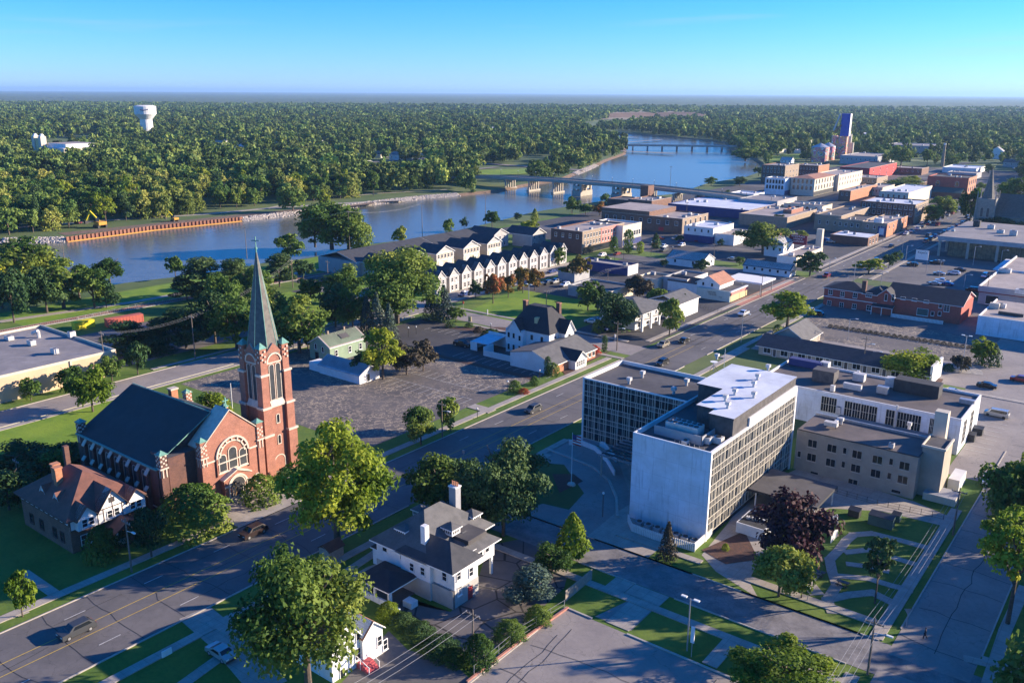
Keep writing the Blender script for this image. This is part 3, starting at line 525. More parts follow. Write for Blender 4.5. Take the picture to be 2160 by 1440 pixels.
def crown_mesh(kind,m,n,size,var):
    k=(kind,m,n,round(size,2),var)
    if k not in CM:
        p,nor,rng=crown_pts(kind,n,len(kind)*37+ord(kind[0])*7+var*101,n<2000)
        p=p*np.array([1,1,1.6]); v=cards(p,nor,size*rng.uniform(.6,1.25,n),rng); v[:,2]/=1.6
        CM[k]=npmesh('crown',v,n,m)
    return CM[k]
TRK={}
def trunk_mesh(kind,var,m='bark'):
    k=(kind,var,m)
    if k in TRK: return TRK[k]
    rng=random.Random(var*7+len(kind)); g=MB(); th=.07 if kind in('gap','broad') else .055
    if kind in('spruce','cone','column','pine','shrub'): g.tube((0,0,-.02),(0,0,.93),th*.8,m,7,.012)
    else:
        g.tube((0,0,-.02),(0.01,0,.38),th*1.15,m,8,th*.8); g.tube((0.01,0,.37),(0.02,.03,.8),th*.8,m,6,.015)
        for i in range(7):
            a=i*2.4+rng.random(); z0=.30+.05*i; r=rng.uniform(.45,.75); z1=min(.93,z0+rng.uniform(.2,.35)); mid=(math.cos(a)*r*.45,math.sin(a)*r*.45,z0+(z1-z0)*.4)
            g.tube((0,0,z0),mid,th*.5,m,5,th*.33); g.tube(mid,(math.cos(a)*r,math.sin(a)*r,z1),th*.33,m,5,.008)
            g.tube(mid,(math.cos(a+.7)*r*.8,math.sin(a+.7)*r*.8,z1*.95),th*.25,m,4,.008)
    TRK[k]=g.mesh('trunk'); return TRK[k]
ntree=0
def tree_at(x,y,h,r,kind,m,label,group=None,lod=None,cat='tree',name='tree',cb=None,z=0):
    global ntree; ntree+=1
    o=thing(name,label,cat,x,y,z,0,group); pxw=2*r/depth(x,y)*F
    if lod is None: lod=3 if pxw>150 else 2 if pxw>70 else 1 if pxw>32 else 0
    n,s=((600,.125),(1700,.092),(5000,.06),(15000,.036))[lod]
    if kind in('spruce','pine'): s*=.8
    if kind=='shrub': n=int(n*.7); 
    cb=cb if cb is not None else {'shrub':0,'spruce':.03,'cone':.1,'column':.04,'willow':.03,'pine':.06,'oval':.08,'round':.09,'broad':.09,'gap':.14}[kind]
    me=crown_mesh(kind,m,n,s,ntree%(3 if lod>1 else 4))
    inst('crown',me,o,(x,y,z+h*cb),ntree*2.399,(r*1.16,r*1.16,h*(1-cb)))
    if kind!='shrub': inst('trunk',trunk_mesh(kind,ntree%3),o,(x,y,z),ntree*2.399,(max(r,2.2)*.85,max(r,2.2)*.85,h))
    occ(x,x,y,y,max(2.5,r*.8)); return o
def T(bx,by,ty,wpx_,kind,m,label,**k):
    x,y=G(bx,by); h=HZ(x,y,ty); r=wpx_/2/F*depth(x,y,h*.5)*.97; return tree_at(x,y,h,r,kind,m,label,**k)
Gr,Ye,Dk,Sp='leaf_green','leaf_yellow','leaf_dark','leaf_spruce'
def ORDN(k):
    a='first second third fourth fifth sixth seventh eighth ninth tenth eleventh twelfth thirteenth fourteenth fifteenth sixteenth seventeenth eighteenth nineteenth'.split()
    if k<19: return a[k]
    n=k+1; tn={2:('twenty','twentieth'),3:('thirty','thirtieth'),4:('forty','fortieth'),5:('fifty','fiftieth')}[n//10]; return tn[1] if n%10==0 else tn[0]+'-'+a[n%10-1]
# near trees, by hand
T(712,1152,884,238,'gap',Ye,'large yellow-green tree at the road edge beside the white hip-roofed house')
T(652,1462,1165,262,'broad',Gr,'huge dark green tree with brown patches over the white gabled house at the bottom',name='tree')
T(1062,1130,935,170,'round',Dk,'dark green tree between the white hip-roofed house and the curved hotel drive')
T(925,1085,955,125,'round',Gr,'rounded tree with sunlit yellow-green top behind the tall house chimney')
T(1000,1120,1010,150,'round',Dk,'dark shaded tree just behind the white hip-roofed house',cb=.05)
T(888,938,853,80,'oval',Gr,'green street tree in front of the cracked car park, left of the pair')
T(950,907,833,64,'oval',Gr,'green street tree in front of the cracked car park, right of the pair')
T(1207,1175,1083,72,'cone',Ye,'small bright yellow-green cone tree beside the hotel side street')
T(1165,1205,1150,95,'round',Gr,'bushy green tree at the corner of the house drive',cb=.03)
T(1120,1268,1198,130,'pine',Sp,'grey-green pine beside the wooden fence of the concrete lot',cb=.05)
T(1407,1178,1100,46,'spruce','leaf_bronze','small brown-green conifer in front of the slatted hotel screen')
T(1665,1205,1028,155,'round','leaf_maroon','dark maroon tree beside the hotel canopy',cb=.06)
T(1642,1258,1143,125,'round',Gr,'rounded green tree at the kerb in front of the maroon tree')
T(1690,1262,1190,60,'round',Gr,'smaller green tree beside the picnic tables',cb=.2)
T(1845,1272,1130,70,'gap',Dk,'slim dark tree standing in the path garden',cb=.4)
T(2125,1315,1068,150,'gap',Ye,'tall tree with thick forked trunk beside the cracked concrete street',cb=.42)
T(2130,1150,955,150,'round',Gr,'large green street tree at the right edge beyond the forked one',cb=.1)
T(2125,1085,1040,80,'round','leaf_yellow','small yellow-leaved tree beside the white pickup truck')
T(1650,1462,1362,235,'gap',Ye,'bright yellow-green tree cut by the bottom edge',cb=.1)
T(48,1300,1200,64,'oval',Ye,'small yellow and green street tree on the left kerb')
T(320,1175,1070,88,'oval',Dk,'dark green tree beside the porch of the half-timbered house',cb=.05)
T(410,1115,1025,135,'shrub',Gr,'big rounded bush left of the church door',cat='bush',name='bush')
T(552,1060,1002,72,'shrub',Gr,'rounded bush right of the church door',cat='bush',name='bush')
T(196,868,775,92,'round',Ye,'yellow-green tree behind the church roof near the tan warehouse')
T(452,905,825,92,'round',Ye,'low yellow-green tree behind the church gable')
T(66,845,797,48,'round',Gr,'small street tree at the left end of the tan warehouse wall',group='street trees along the warehouse')
T(155,828,768,62,'round',Gr,'small street tree in the middle of the tan warehouse wall')
T(237,805,747,50,'round',Gr,'small street tree at the right end of the tan warehouse wall')
T(291,790,715,52,'round',Dk,'dark street tree past the warehouse corner')
T(60,1010,935,150,'round',Dk,'wide dark shaded tree behind the half-timbered house',cb=.03)
T(150,985,930,110,'round',Dk,'dark shaded tree between the church annex and the half-timbered house',cb=.03)
T(215,1180,1110,60,'shrub',Gr,'garden bush beside the porch of the half-timbered house',cat='bush',name='bush')
for i,(bx,by,ty,w_,k_,m_,l_) in enumerate([
 (272,745,680,95,'pine',Dk,'dark pine nearest the tan warehouse'),(340,740,672,80,'pine',Dk,'dark pine in the middle of the row beside the red container'),(393,735,648,100,'pine',Dk,'broad dark pine beside the leaning utility pole'),
 (330,745,700,70,'spruce',Dk,'short dark conifer among the pines'),(430,630,545,100,'pine',Dk,'dark pine on the riverside lawn, left of the steeple'),(500,628,545,85,'pine',Dk,'dark pine close to the left side of the steeple'),
 (395,635,580,60,'pine',Dk,'small dark pine at the edge of the riverside lawn'),(500,735,620,90,'gap',Gr,'leafy tree directly left of the steeple'),(590,605,535,75,'pine',Dk,'dark pine just right of the steeple'),(632,745,625,105,'gap',Gr,'pale-stemmed tree right of the steeple'),
 (540,650,560,70,'round',Gr,'green tree behind the middle of the steeple'),
 (708,690,600,70,'round',Dk,'dark tree left of the huge spreading tree'),(728,640,560,70,'round',Gr,'green tree in front of the back row of terraces'),
 (838,682,523,170,'broad',Gr,'huge spreading tree standing in front of the terraced houses'),(797,712,617,45,'spruce',Sp,'tall blue-grey spruce nearest the green house'),(775,712,625,42,'spruce',Sp,'blue-grey spruce left of the tallest one'),(822,715,640,38,'spruce',Sp,'slim spruce right of the tallest one'),
 (808,800,695,82,'gap',Ye,'yellow-green tree behind the white garage'),(858,790,722,70,'round','leaf_bronze','brown-grey tree touching the yellow-green one at the car park'),(893,782,712,60,'round','leaf_bronze','brown-grey tree at the corner of the dark car park'),
 (912,672,608,42,'spruce',Sp,'spruce left of the pair at the crossing'),(937,675,602,46,'spruce',Sp,'spruce right of the pair at the crossing'),(962,678,645,36,'round',Gr,'small tree beside the pair of spruces'),
 (1003,628,590,28,'round',Dk,'small dark street tree before the terraces'),(1040,640,570,46,'oval','leaf_orange','green and orange maple at the left of the park row'),(1072,628,575,36,'oval','leaf_orange','green and orange maple second in the park row'),(1103,618,560,40,'oval','leaf_orange','green and orange maple third in the park row'),(1128,612,565,40,'oval','leaf_orange','green and orange maple at the right of the park row'),
 (1222,592,535,52,'oval','leaf_orange','green maple with an orange top beside the grey shed'),(1240,655,592,58,'round',Gr,'round bright green tree in front of the long flat shed'),
 (1300,700,616,80,'broad',Dk,'dark round tree left of the galleried house'),(1412,708,625,54,'oval',Gr,'green street tree right of the galleried house'),(1345,630,576,56,'round','leaf_bronze','dark bronze tree behind the galleried house'),(1388,655,605,50,'round',Gr,'green tree behind the roof of the galleried house'),
 (1280,560,540,20,'cone',Gr,'tiny young tree near the brick corner block'),
 (1660,690,618,92,'gap',Ye,'yellow-green tree beside the red inn'),(1708,582,528,56,'broad',Dk,'dark round street tree beside the cream diner'),(1832,578,545,56,'gap',Ye,'sparse yellow-green tree behind the red inn'),(1874,567,533,27,'round',Dk,'small dark round tree by the bank car park'),
 (1915,800,735,100,'broad',Ye,'round yellow-brown tree between the motel and the hotel wing'),(2073,770,713,48,'gap',Ye,'pale yellow-green tree on the motel island'),(2026,782,748,42,'round','leaf_bronze','small reddish tree on the motel island'),
 (1608,535,467,95,'round',Gr,'round green tree beside the white building with blue base'),
 (700,525,425,110,'broad',Gr,'left tree of the tall riverbank clump'),(735,527,440,72,'broad',Gr,'right tree of the tall riverbank clump'),(665,520,455,60,'gap',Gr,'leaning tree at the left of the riverbank clump'),(758,525,470,40,'column',Gr,'narrow tree at the right of the riverbank clump'),
 (610,550,490,53,'oval',Gr,'rounded tree on the near river bank'),(371,590,535,34,'oval',Gr,'upright tree alone on the river edge'),(233,605,540,60,'oval',Gr,'green tree at the left end of the riverside lawn'),(200,650,565,60,'gap',Gr,'tree beside the riverside path'),(135,650,548,100,'gap',Gr,'tall tree by the rail track'),(60,620,500,110,'gap',Gr,'tall tree at the left river bank'),(5,650,558,70,'broad',Ye,'yellow-green tree at the left edge'),(225,650,590,50,'pine',Dk,'dark pine by the riverside path'),
 (20,560,505,60,'gap',Gr,'bushy tree at the far left of the river bank'),(168,630,560,60,'gap',Gr,'slender tree leaning by the rail track'),
 (843,515,475,34,'oval',Gr,'round tree on the near bank left of the utility pole'),(949,500,458,28,'oval',Gr,'round tree on the near bank right of the utility pole'),(979,480,457,16,'round',Dk,'tiny dark tree on the near bank'),(1038,478,441,34,'oval',Gr,'tree leaning beside the river walk'),(1092,462,448,18,'round',Dk,'small dark tree near the river walk'),(1128,465,440,16,'cone',Gr,'narrow green tree near the river walk'),
 (1207,448,413,30,'round',Gr,'round tree left of the bridge pier'),(1276,430,406,20,'round',Gr,'small round tree right of the bridge pier'),(1118,500,462,40,'round','leaf_yellow','yellow-green bush tree behind the brick corner block'),(1235,450,428,32,'round',Gr,'tree in the river park behind the brown block'),(1265,455,425,30,'round','leaf_orange','orange-tinted tree beside the brown block'),(1160,435,438,20,'round',Dk,'small tree on the river walk'),
 (1325,535,485,16,'column',Gr,'slim green street tree before the cream shop'),(1294,532,500,14,'column',Gr,'slim street tree before the red brick facade'),(1383,525,492,20,'cone',Dk,'dark cone tree before the brown block'),(1433,512,495,18,'round',Dk,'small dark tree before the brown block corner'),(1350,535,510,12,'column',Ye,'slim yellow-green street tree at the kerb'),
 (2045,470,395,52,'broad',Gr,'large street tree before the stone church'),(1990,450,412,54,'broad',Gr,'row tree along downtown, nearest the stone church'),(1965,468,432,44,'broad',Gr,'row tree along downtown before the red-brown block'),(2025,400,375,30,'round',Gr,'street tree behind the stone church'),(2140,440,370,70,'broad',Gr,'wide tree right of the stone spire'),(2110,490,455,110,'round',Dk,'dark tree against the stone church nave'),(1520,520,502,14,'round',Dk,'small tree by the blue-based building'),
 (1900,352,308,42,'broad',Gr,'big round tree among the downtown roofs'),(1955,350,310,26,'round',Gr,'round tree beside the brick smokestack'),(2070,400,385,26,'round','leaf_yellow','yellow tree in the main street row'),(1905,400,375,76,'broad',Gr,'dark tree mass between the red hall and the cream block'),
 (1572,340,312,56,'broad',Gr,'large willow-like tree at the right end of the far bridge'),(1640,330,295,30,'round',Gr,'tree beside the river bend'),(1925,382,370,30,'round',Ye,'yellowish small tree behind the long brick block'),
]): T(bx,by+(3 if 430<by<520 and bx<1250 else 0),ty,w_*(1.25 if by>500 and bx<800 and k_!='spruce' else 1.12),k_,m_,l_)
for i,(bx,by,w_,h_,m_,l_) in enumerate([(1165,790,30,26,Gr,'round light bush at the car park corner'),(1200,750,34,40,Gr,'big pale bush beside the low shop dormer'),(1170,760,16,18,'leaf_red','red leafed bush against the low shop wall'),(1252,745,26,18,'leaf_red','red leafed bush at the shop corner'),(1262,700,24,26,Gr,'green bush behind the low shop'),(1127,812,18,20,Gr,'light bush in the kerb bed'),(1086,825,26,24,Gr,'round bush in the kerb bed near the car park lamp'),(1105,830,20,12,'leaf_red','reddish ground bush in the kerb bed'),
  (2085,770,40,50,Dk,'dark bush beside the pale motel island tree'),(2000,782,20,16,Dk,'dark low bush on the motel island'),(1640,700,18,16,Gr,'bush by the motel entrance'),(1010,1400,60,70,Gr,'climbing bush around the wooden pole'),(1075,1345,60,40,Gr,'overgrown bush along the chain-link fence'),(885,1345,60,36,Dk,'dark hedge bush beside the drive'),(930,1375,70,36,Dk,'second dark hedge bush beside the drive'),(850,1320,50,30,Dk,'hedge bush nearest the white gabled house'),(820,1305,44,40,Ye,'yellowish bush by the house drive'),(1135,1310,50,36,Gr,'bush behind the red kerb of the concrete lot'),
  (1530,1160,14,16,Ye,'yellow grass clump in the hotel bed'),(240,1150,60,40,Dk,'dark shrub in front of the porch'),(990,690,18,10,Dk,'low shrub in the bed by the crossing'),(1010,700,20,12,'leaf_bronze','brown shrub in the bed by the crossing'),(950,690,20,12,Dk,'dark shrub in the bed by the dark car park'),(1450,650,20,14,Gr,'pale shrub by the cream shop sign wall'),(960,1395,50,30,Gr,'bush beside the chain-link fence post'),(600,1010,30,26,Dk,'dark bush at the foot of the bell tower'),(1035,715,40,22,Dk,'dark green shrubs inside the white walled garden'),(990,548,30,12,Dk,'dark shrub at the river edge'),(495,565,40,14,Dk,'shrubs on the river edge near the steeple')]):
    x,y=G(bx,by); r=w_/2/F*depth(x,y); tree_at(x,y,h_/F*depth(x,y)*1.0,r,'shrub',m_,l_,cat='bush',name='bush',lod=2 if w_>40 else 1)
x,y=G(1155,805-20)
for l_,(bx,by,w_,ty) in (('dark slim evergreen column before the low shop wall',(1155,792,13,752)),('dark slim evergreen column at the far shop corner',(1275,742,11,708)),('dark slim evergreen by the galleried house',(1443,660,9,620))): T(bx,by,ty,w_,'column',Dk,l_)
x0,y0=G(1752,690);x1,y1=G(2045,735)
for k in range(24): tree_at(x0+(x1-x0)*k/23,y0+(y1-y0)*k/23,1.0,.8,'shrub','leaf_bronze','small round brown hedge bush, %s from the left between the red inn and the motel'%ORDN(k),'hedge bushes between the inn and the motel',lod=0,cat='bush',name='bush')

for i,(x,y,h,r) in enumerate([(-2,104,17,6.5),(3,118,15,6.5),(9,133,13,6),(2,150,13,6),(10,165,19,7.5),(4,182,17,6.5),(22,140,20,8),(24,160,20,8),(20,118,19,7.5),(14,100,18,7),(28,184,19,8),(12,205,17,7),(30,128,20,8)]):
    tree_at(x,y,h,r,'broad',Gr,'tall street tree out beyond the right-hand street, %s in its grove'%ORDN(i),'trees beyond the right-hand street',lod=2)
for l_,q in (('leafy tree between the steeple and the red container',(455,725,610,100)),('dark tree among the group left of the steeple',(475,690,575,80)),('bushy tree behind the green house',(650,735,655,70)),('green tree at the bend behind the steeple',(575,700,600,90)),('green tree at the river road corner',(655,640,585,60)),('dark tree in front of the terrace end',(745,700,610,80)),('low tree behind the white garage',(770,790,735,70)),
  ('green tree behind the two kerbside ones by the white house',(975,1075,965,110)),('bushy tree at the shaded kerb by the hotel drive',(1090,1030,935,110)),('leafy tree in the back garden of the half-timbered house',(20,1075,985,110)),('dark tree by the left edge behind the church lawn',(110,1010,945,110)),
  ('green tree on the left bank near the fence',(100,660,560,95)),('green tree beside the rail ballast',(30,680,560,90)),('small tree by the container',(320,735,690,60)),('green tree before the long flat shed',(1260,655,600,50)),('small green tree behind the corner store',(1480,575,545,36)),('green tree between the plaza and terraces',(1180,560,520,30)),('green tree by the river park hut',(640,590,545,50))):
    T(q[0],q[1],q[2],q[3],'round',Gr if len(l_)%2 else Dk,l_)

for l_,q in (('round street tree at the near corner of the bank car park',(1890,552,528,24)),('small green tree before the brown flat blocks',(1690,505,485,24)),('leafy tree between the cream diner and the town',(1745,480,455,30)),('green tree beside the arched block',(1640,478,450,34)),('round tree by the river road end of downtown',(1530,420,400,26)),('green tree at the river edge past the bridge ramp',(1500,392,372,30)),
  ('bushy tree on the bank beside the river road',(1560,392,372,34)),('green tree by the tall brown brick block',(1600,372,350,26)),('dark tree left of the painted silos',(1700,340,318,34)),('green tree right of the elevator',(1815,332,308,30)),('dark tree between the grey block and the hall',(1880,345,318,34)),('green tree by the smokestack foot',(2005,350,325,34)),
  ('street tree before the brick hall',(2060,425,398,30)),('green tree beyond the market roof',(2120,470,440,40)),('yellow-green street tree far up the main street, left side',(2085,365,345,24)),('green street tree far up the main street, right side',(2155,375,345,30)),('green tree behind the bank roof',(2150,455,425,50)),('low tree beside the low grey shed',(1190,590,562,26)),('leafy tree behind the corner store canopy',(1560,560,540,26)),('small tree beside the blue-roofed white shop',(1400,565,545,20))):
    T(q[0],q[1],q[2],q[3],'round' if len(l_)%3 else 'broad',Gr if len(l_)%2 else Dk,l_)
# ================= near buildings =================
def arch_ring(mb,face,pl,u,z,r0,r1,dz,m,t=.12,n=12,a0=0,a1=180):   # half ring of stone on a wall (x=pl wall), springing at z
    for k in range(n):
        A=rad(a0+(a1-a0)*k/n);B=rad(a0+(a1-a0)*(k+1)/n)
        q=[(u+r*math.cos(a),z+r*math.sin(a)) for r,a in((r0,A),(r1,A),(r1,B),(r0,B))]
        o=[(pl+t,y,zz) if face=='R' else (y,pl-t,zz) for y,zz in q]; i=[(pl,y,zz) if face=='R' else (y,pl,zz) for y,zz in q]
        if face=='F': o=o[::-1]; i=i[::-1]
        mb.poly(o,m); mb.poly([o[1],i[1],i[2],o[2]],m); mb.poly([o[3],i[3],i[0],o[0]],m)
def disc(mb,pl,u,z,r,m,n=14,half=False,zb=None,off=0.):
    pts=[(pl+off,u+r*math.cos(math.pi*(1 if half else 2)*k/n),z+r*math.sin(math.pi*(1 if half else 2)*k/n)) for k in range(n+1 if half else n)]
    if zb is not None: pts+=[(pl+off,u-r,zb),(pl+off,u+r,zb)]
    mb.poly(pts,m)
# ---- brick church ----
ch=thing('church','red brick church with dark slate roof, arched front and tall green-grey steeple','church',-131,85.7,0)
XF=-130.8; Y0,Y1=73.8,97.2; YR=85.7; ZE=9.6; ZR=16.2; XB=-160
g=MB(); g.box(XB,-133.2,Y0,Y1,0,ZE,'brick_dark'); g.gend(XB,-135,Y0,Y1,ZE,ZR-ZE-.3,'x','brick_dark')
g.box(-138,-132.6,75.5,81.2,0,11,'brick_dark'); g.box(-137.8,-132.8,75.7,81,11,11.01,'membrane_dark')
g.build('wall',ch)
g=MB(); g.gable(XB,-134.6,Y0,Y1,ZE,ZR-ZE,'x','shingle_green','copper',.35,.2); g.tube((XB-.3,YR,ZR+.05),(-134.6,YR,ZR+.05),.12,'copper',5); g.build('roof',ch)
g=MB(); g.box(-166,-160,76,90,0,4.2,'brick_dark'); g.gend(-166,-160,76,90,4.2,2.2,'x','brick_dark'); g.gable(-166,-160.1,76,90,4.2,2.2,'x','shingle_green',None,.3); g.build('rear_annex',ch)
# facade
g=MB(); fy0,fy1=80.8,93.6
g.box(-134.6,XF,fy0,fy1,0,11.3,'brick_red'); pk=[(XF,fy0,11.3),(XF,fy1,11.3),(XF,87.1,17.0)]; bk=[(-134.6,p[1],p[2]) for p in pk]
g.poly(pk,'brick_red'); g.poly(bk[::-1],'brick_red')
for a,b in((0,2),(2,1)): g.poly([pk[a],bk[a],bk[b],pk[b]],'brick_red')
fc=g.build('facade',ch)
g=MB()
for (a,b) in((fy0,87.1),(fy1,87.1)):
    g.slab([(XF+.2,a,11.45),(XF+.2,b,17.2),(-134.7,b,17.2),(-134.7,a,11.45)] if a<b else [(XF+.2,b,17.2),(XF+.2,a,11.45),(-134.7,a,11.45),(-134.7,b,17.2)],.22,'stone_trim')
g.box(XF,XF+.12,fy0,83.6,8.3,8.6,'stone_trim'); g.box(XF,XF+.12,90.7,fy1,8.3,8.6,'stone_trim')
arch_ring(g,'R',XF,87.1,8.6,3.15,3.5,0,'stone_trim',.28,16); arch_ring(g,'R',XF,87.1,8.6,2.45,2.7,0,'stone_trim',.15,16)
for k in range(7):
    a=rad(18+24*k); g.tube((XF+.14,87.1+2.6*math.cos(a),8.6+2.6*math.sin(a)),(XF+.14,87.1+3.3*math.cos(a),8.6+3.3*math.sin(a)),.17,'stone_trim',4)
for y in(83.7,90.5): g.box(XF,XF+.3,y-.12,y+.12,5.2,8.6,'brick_red')
g.box(XF,XF+.2,83.9,90.3,5.5,5.75,'stone_trim'); g.box(XF,XF+.14,83.9,90.3,7.4,7.62,'stone_trim'); g.build('stone_trim',fc)
for y,h_,z in((84.95,3.1,5.9),(87.1,3.9,6.0),(89.25,3.1,5.9)): win(ch,'R',y,z,1.35 if y!=87.1 else 1.6,h_,XF+.02,'stone_trim','glass_grey',arch=True,t=.16)
po=MB(); po.box(XF,XF+1.1,84.2,89.9,0,4.6,'brick_red'); po.gend(XF,XF+1.1,84.2,89.9,4.6,1.2,'x','brick_red')
po=po.build('portal',ch)
q=MB(); q.slab([(XF+1.3,84.0,4.6),(XF+1.3,87.05,5.95),(XF-.0,87.05,5.95),(XF-.0,84.0,4.6)],.2,'stone_trim'); q.slab([(XF+1.3,87.05,5.95),(XF+1.3,90.1,4.6),(XF,90.1,4.6),(XF,87.05,5.95)],.2,'stone_trim')
arch_ring(q,'R',XF+1.1,87.05,2.9,1.75,2.1,0,'stone_trim',.14,12); arch_ring(q,'R',XF+1.1,87.05,2.9,1.45,1.7,0,'stone_trim',.06,12)
for s_ in(-1,1): q.box(XF+1.1,XF+1.24,87.05+s_*1.93-.17,87.05+s_*1.93+.17,.9,2.9,'stone_trim'); q.cone(XF+1.22,87.05+s_*1.3,.9,2.8,.09,.09,'stone_trim',8); q.cone(XF+1.22,87.05+s_*.9,.9,2.8,.07,.07,'stone_trim',8)
q.box(XF+1.1,XF+1.3,84.2,85.1,3.0,3.3,'stone_trim'); q.box(XF+1.1,XF+1.3,89,89.9,3.0,3.3,'stone_trim'); q.build('stone_trim',po)
q=MB(); disc(q,XF+1.1,87.05,2.9,1.44,'panel_black',12,True,.9,.03); dr=q.build('doorway',ch)
q=MB(); q.box(XF+1.14,XF+1.2,85.75,86.6,.9,3.3,'wood_gold'); q.build('door',dr)
q=MB()
for k in range(5): q.box(XF+1.1,XF+2.9-.35*k,84.9,89.2,.18*k,.18*(k+1),'stone_church')
q.build('steps',ch)
for y in(82.2,92.1): win(ch,'R',y,1.0,.9,2.0,XF+.02,'stone_trim','glass',arch=True,t=.14)
# turrets with checker stone and copper caps
def turret(x,y,z0,zt,w_=1.3):
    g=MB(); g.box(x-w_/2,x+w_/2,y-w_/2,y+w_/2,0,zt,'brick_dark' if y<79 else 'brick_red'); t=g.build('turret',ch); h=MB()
    h.box(x-w_/2-.15,x+w_/2+.15,y-w_/2-.15,y+w_/2+.15,z0-.2,z0+.05,'stone_trim')
    for k in range(5):
        for j in range(3):
            if (k+j)%2==0:
                u=-w_/2+(j+.5)*w_/3; z=z0+.35+k*.42; h.box(x+u-.17,x+u+.17,y-w_/2-.05,y-w_/2,z,z+.3,'stone_trim'); h.box(x+w_/2,x+w_/2+.05,y+u-.17,y+u+.17,z,z+.3,'stone_trim')
    for s_ in(-.33,.33): h.box(x+s_-.1,x+s_+.1,y-w_/2-.12,y-w_/2,z0-1.7,z0-.2,'stone_trim'); h.box(x+w_/2,x+w_/2+.12,y+s_-.1,y+s_+.1,z0-1.7,z0-.2,'stone_trim')
    h.build('stone_checks',t); h=MB(); h.box(x-w_/2-.15,x+w_/2+.15,y-w_/2-.15,y+w_/2+.15,zt,zt+.15,'copper'); h.cone(x,y,zt+.15,zt+.75,w_*.72,.05,'copper',4,rot=rad(45)); h.build('copper_cap',t)
turret(-133.0,74.6,9.6,12.0); turret(-137.0,80.6,10.6,12.6); turret(-131.4,81.4,9.6,12.6); turret(-131.2,93.2,9.6,12.8); turret(-160,74.4,9.4,11.6); turret(-160,97,9.4,11.4); turret(-147,97,9,11.2,1.0)
g=MB()
for i in range(8):
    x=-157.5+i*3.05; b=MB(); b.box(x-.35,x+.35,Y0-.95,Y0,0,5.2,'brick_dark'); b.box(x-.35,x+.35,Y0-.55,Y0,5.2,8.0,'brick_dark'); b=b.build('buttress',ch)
    s=MB(); s.slab([(x-.45,Y0-1.1,5.15),(x+.45,Y0-1.1,5.15),(x+.45,Y0-.5,5.8),(x-.45,Y0-.5,5.8)],.25,'stone_trim'); s.build('stone_cap',b); s=MB(); s.slab([(x-.45,Y0-.75,7.95),(x+.45,Y0-.75,7.95),(x+.45,Y0,8.9),(x-.45,Y0,8.9)],.22,'stone_trim'); s.build('stone_cap',b)
    if i<7: win(ch,'F',x+1.52,3.6,1.3,4.6,Y0,'stone_trim','glass_grey',arch=True,t=.1)
g.box(XB,-133.2,Y0-.14,Y0,1.9,2.1,'stone_trim'); g.box(XB-.4,-133,Y0-.45,Y0-.02,ZE-.28,ZE-.06,'copper'); g.build('string_course',ch)
g=MB(); g.tube((-131.6,87.1,17.1),(-131.6,87.1,19.2),.14,'copper',4); g.tube((-131.6,86.5,18.6),(-131.6,87.7,18.6),.12,'copper',4); g.build('gable_cross',ch)
g=MB(); g.box(-156,-154.8,90.5,91.9,11,14.6,'brick_orange'); g.box(-156.15,-154.65,90.35,92.05,14.6,14.9,'stone_trim'); g.build('chimney',ch)
# bell tower
cx,cy=-136.6,99.7; bt=MB(); bt.box(cx-3.0,cx+3.0,cy-3.0,cy+3.0,0,24.2,'brick_red')
for sx in(-1,1):
    for sy in(-1,1):
        for z0,z1,e in((0,8.5,.75),(8.5,14,.55),(14,20.5,.38),(20.5,25.6,.2)):
            x=cx+sx*2.45; y=cy+sy*2.45; bt.box(x-.62-(e if sx<0 else 0),x+.62+(e if sx>0 else 0),y-.62-(e if sy<0 else 0),y+.62+(e if sy>0 else 0),z0,z1,'brick_red')
bt=bt.build('bell_tower',ch); s=MB()
for z in(8.5,14,20.5):
    for sx in(-1,1):
        for sy in(-1,1):
            e={8.5:.75,14:.55,20.5:.38}[z]+.1; x=cx+sx*2.45; y=cy+sy*2.45; s.box(x-.7-(e if sx<0 else 0),x+.7+(e if sx>0 else 0),y-.7-(e if sy<0 else 0),y+.7+(e if sy>0 else 0),z-.3,z+.12,'stone_trim')
s.box(cx-3.06,cx+3.06,cy-3.06,cy+3.06,13.6,13.8,'stone_trim'); s.box(cx-3.06,cx+3.06,cy-3.06,cy+3.06,22.3,22.55,'stone_trim')
for y in(cy-1,): pass
s.slab([(cx+3.5,cy-1.6,14.0),(cx+3.5,cy+1.6,14.0),(cx+3.0,cy+1.6,15.0),(cx+3.0,cy-1.6,15.0)],.3,'stone_trim'); s.slab([(cx-1.6,cy-3.5,14.0),(cx+1.6,cy-3.5,14.0),(cx+1.6,cy-3,15.0),(cx-1.6,cy-3,15.0)],.3,'stone_trim')
arch_ring(s,'R',cx+3.0,cy,22.6,1.45,1.75,0,'stone_trim',.16,10); arch_ring(s,'F',cy-3.0,cx,22.6,1.45,1.75,0,'stone_trim',.16,10)
for sx in(-1,1):
    for sy in(-1,1):
        x=cx+sx*2.6;y=cy+sy*2.6
        for k in range(5):
            for j in(-.3,.3):
                if (k+(j>0))%2: s.box(x+j-.16,x+j+.16,y-.9,y-.82,22.9+k*.5,23.25+k*.5,'stone_trim'); s.box(x+.82,x+.9,y+j-.16,y+j+.16,22.9+k*.5,23.25+k*.5,'stone_trim')
s.build('stone_trim',bt)
for u in(-.75,.75):
    win(ch,'R',cy+u,15.1,1.0,7.0,cx+3.0,'stone_trim','glass_grey',arch=True,t=.13,name='louvre'); win(ch,'F',cx+u,15.1,1.0,7.0,cy-3.0,'stone_trim','glass_grey',arch=True,t=.13,name='louvre')
for z in(5.9,10.2): win(ch,'R',cy,z,.62,1.7,cx+3.0,'stone_trim','glass',arch=True,t=.14)
win(ch,'R',cy-.2,.3,2.3,3.2,cx+3.0,'stone_trim','brick_red',arch=True,t=.18,name='blind_arch')
s=MB()
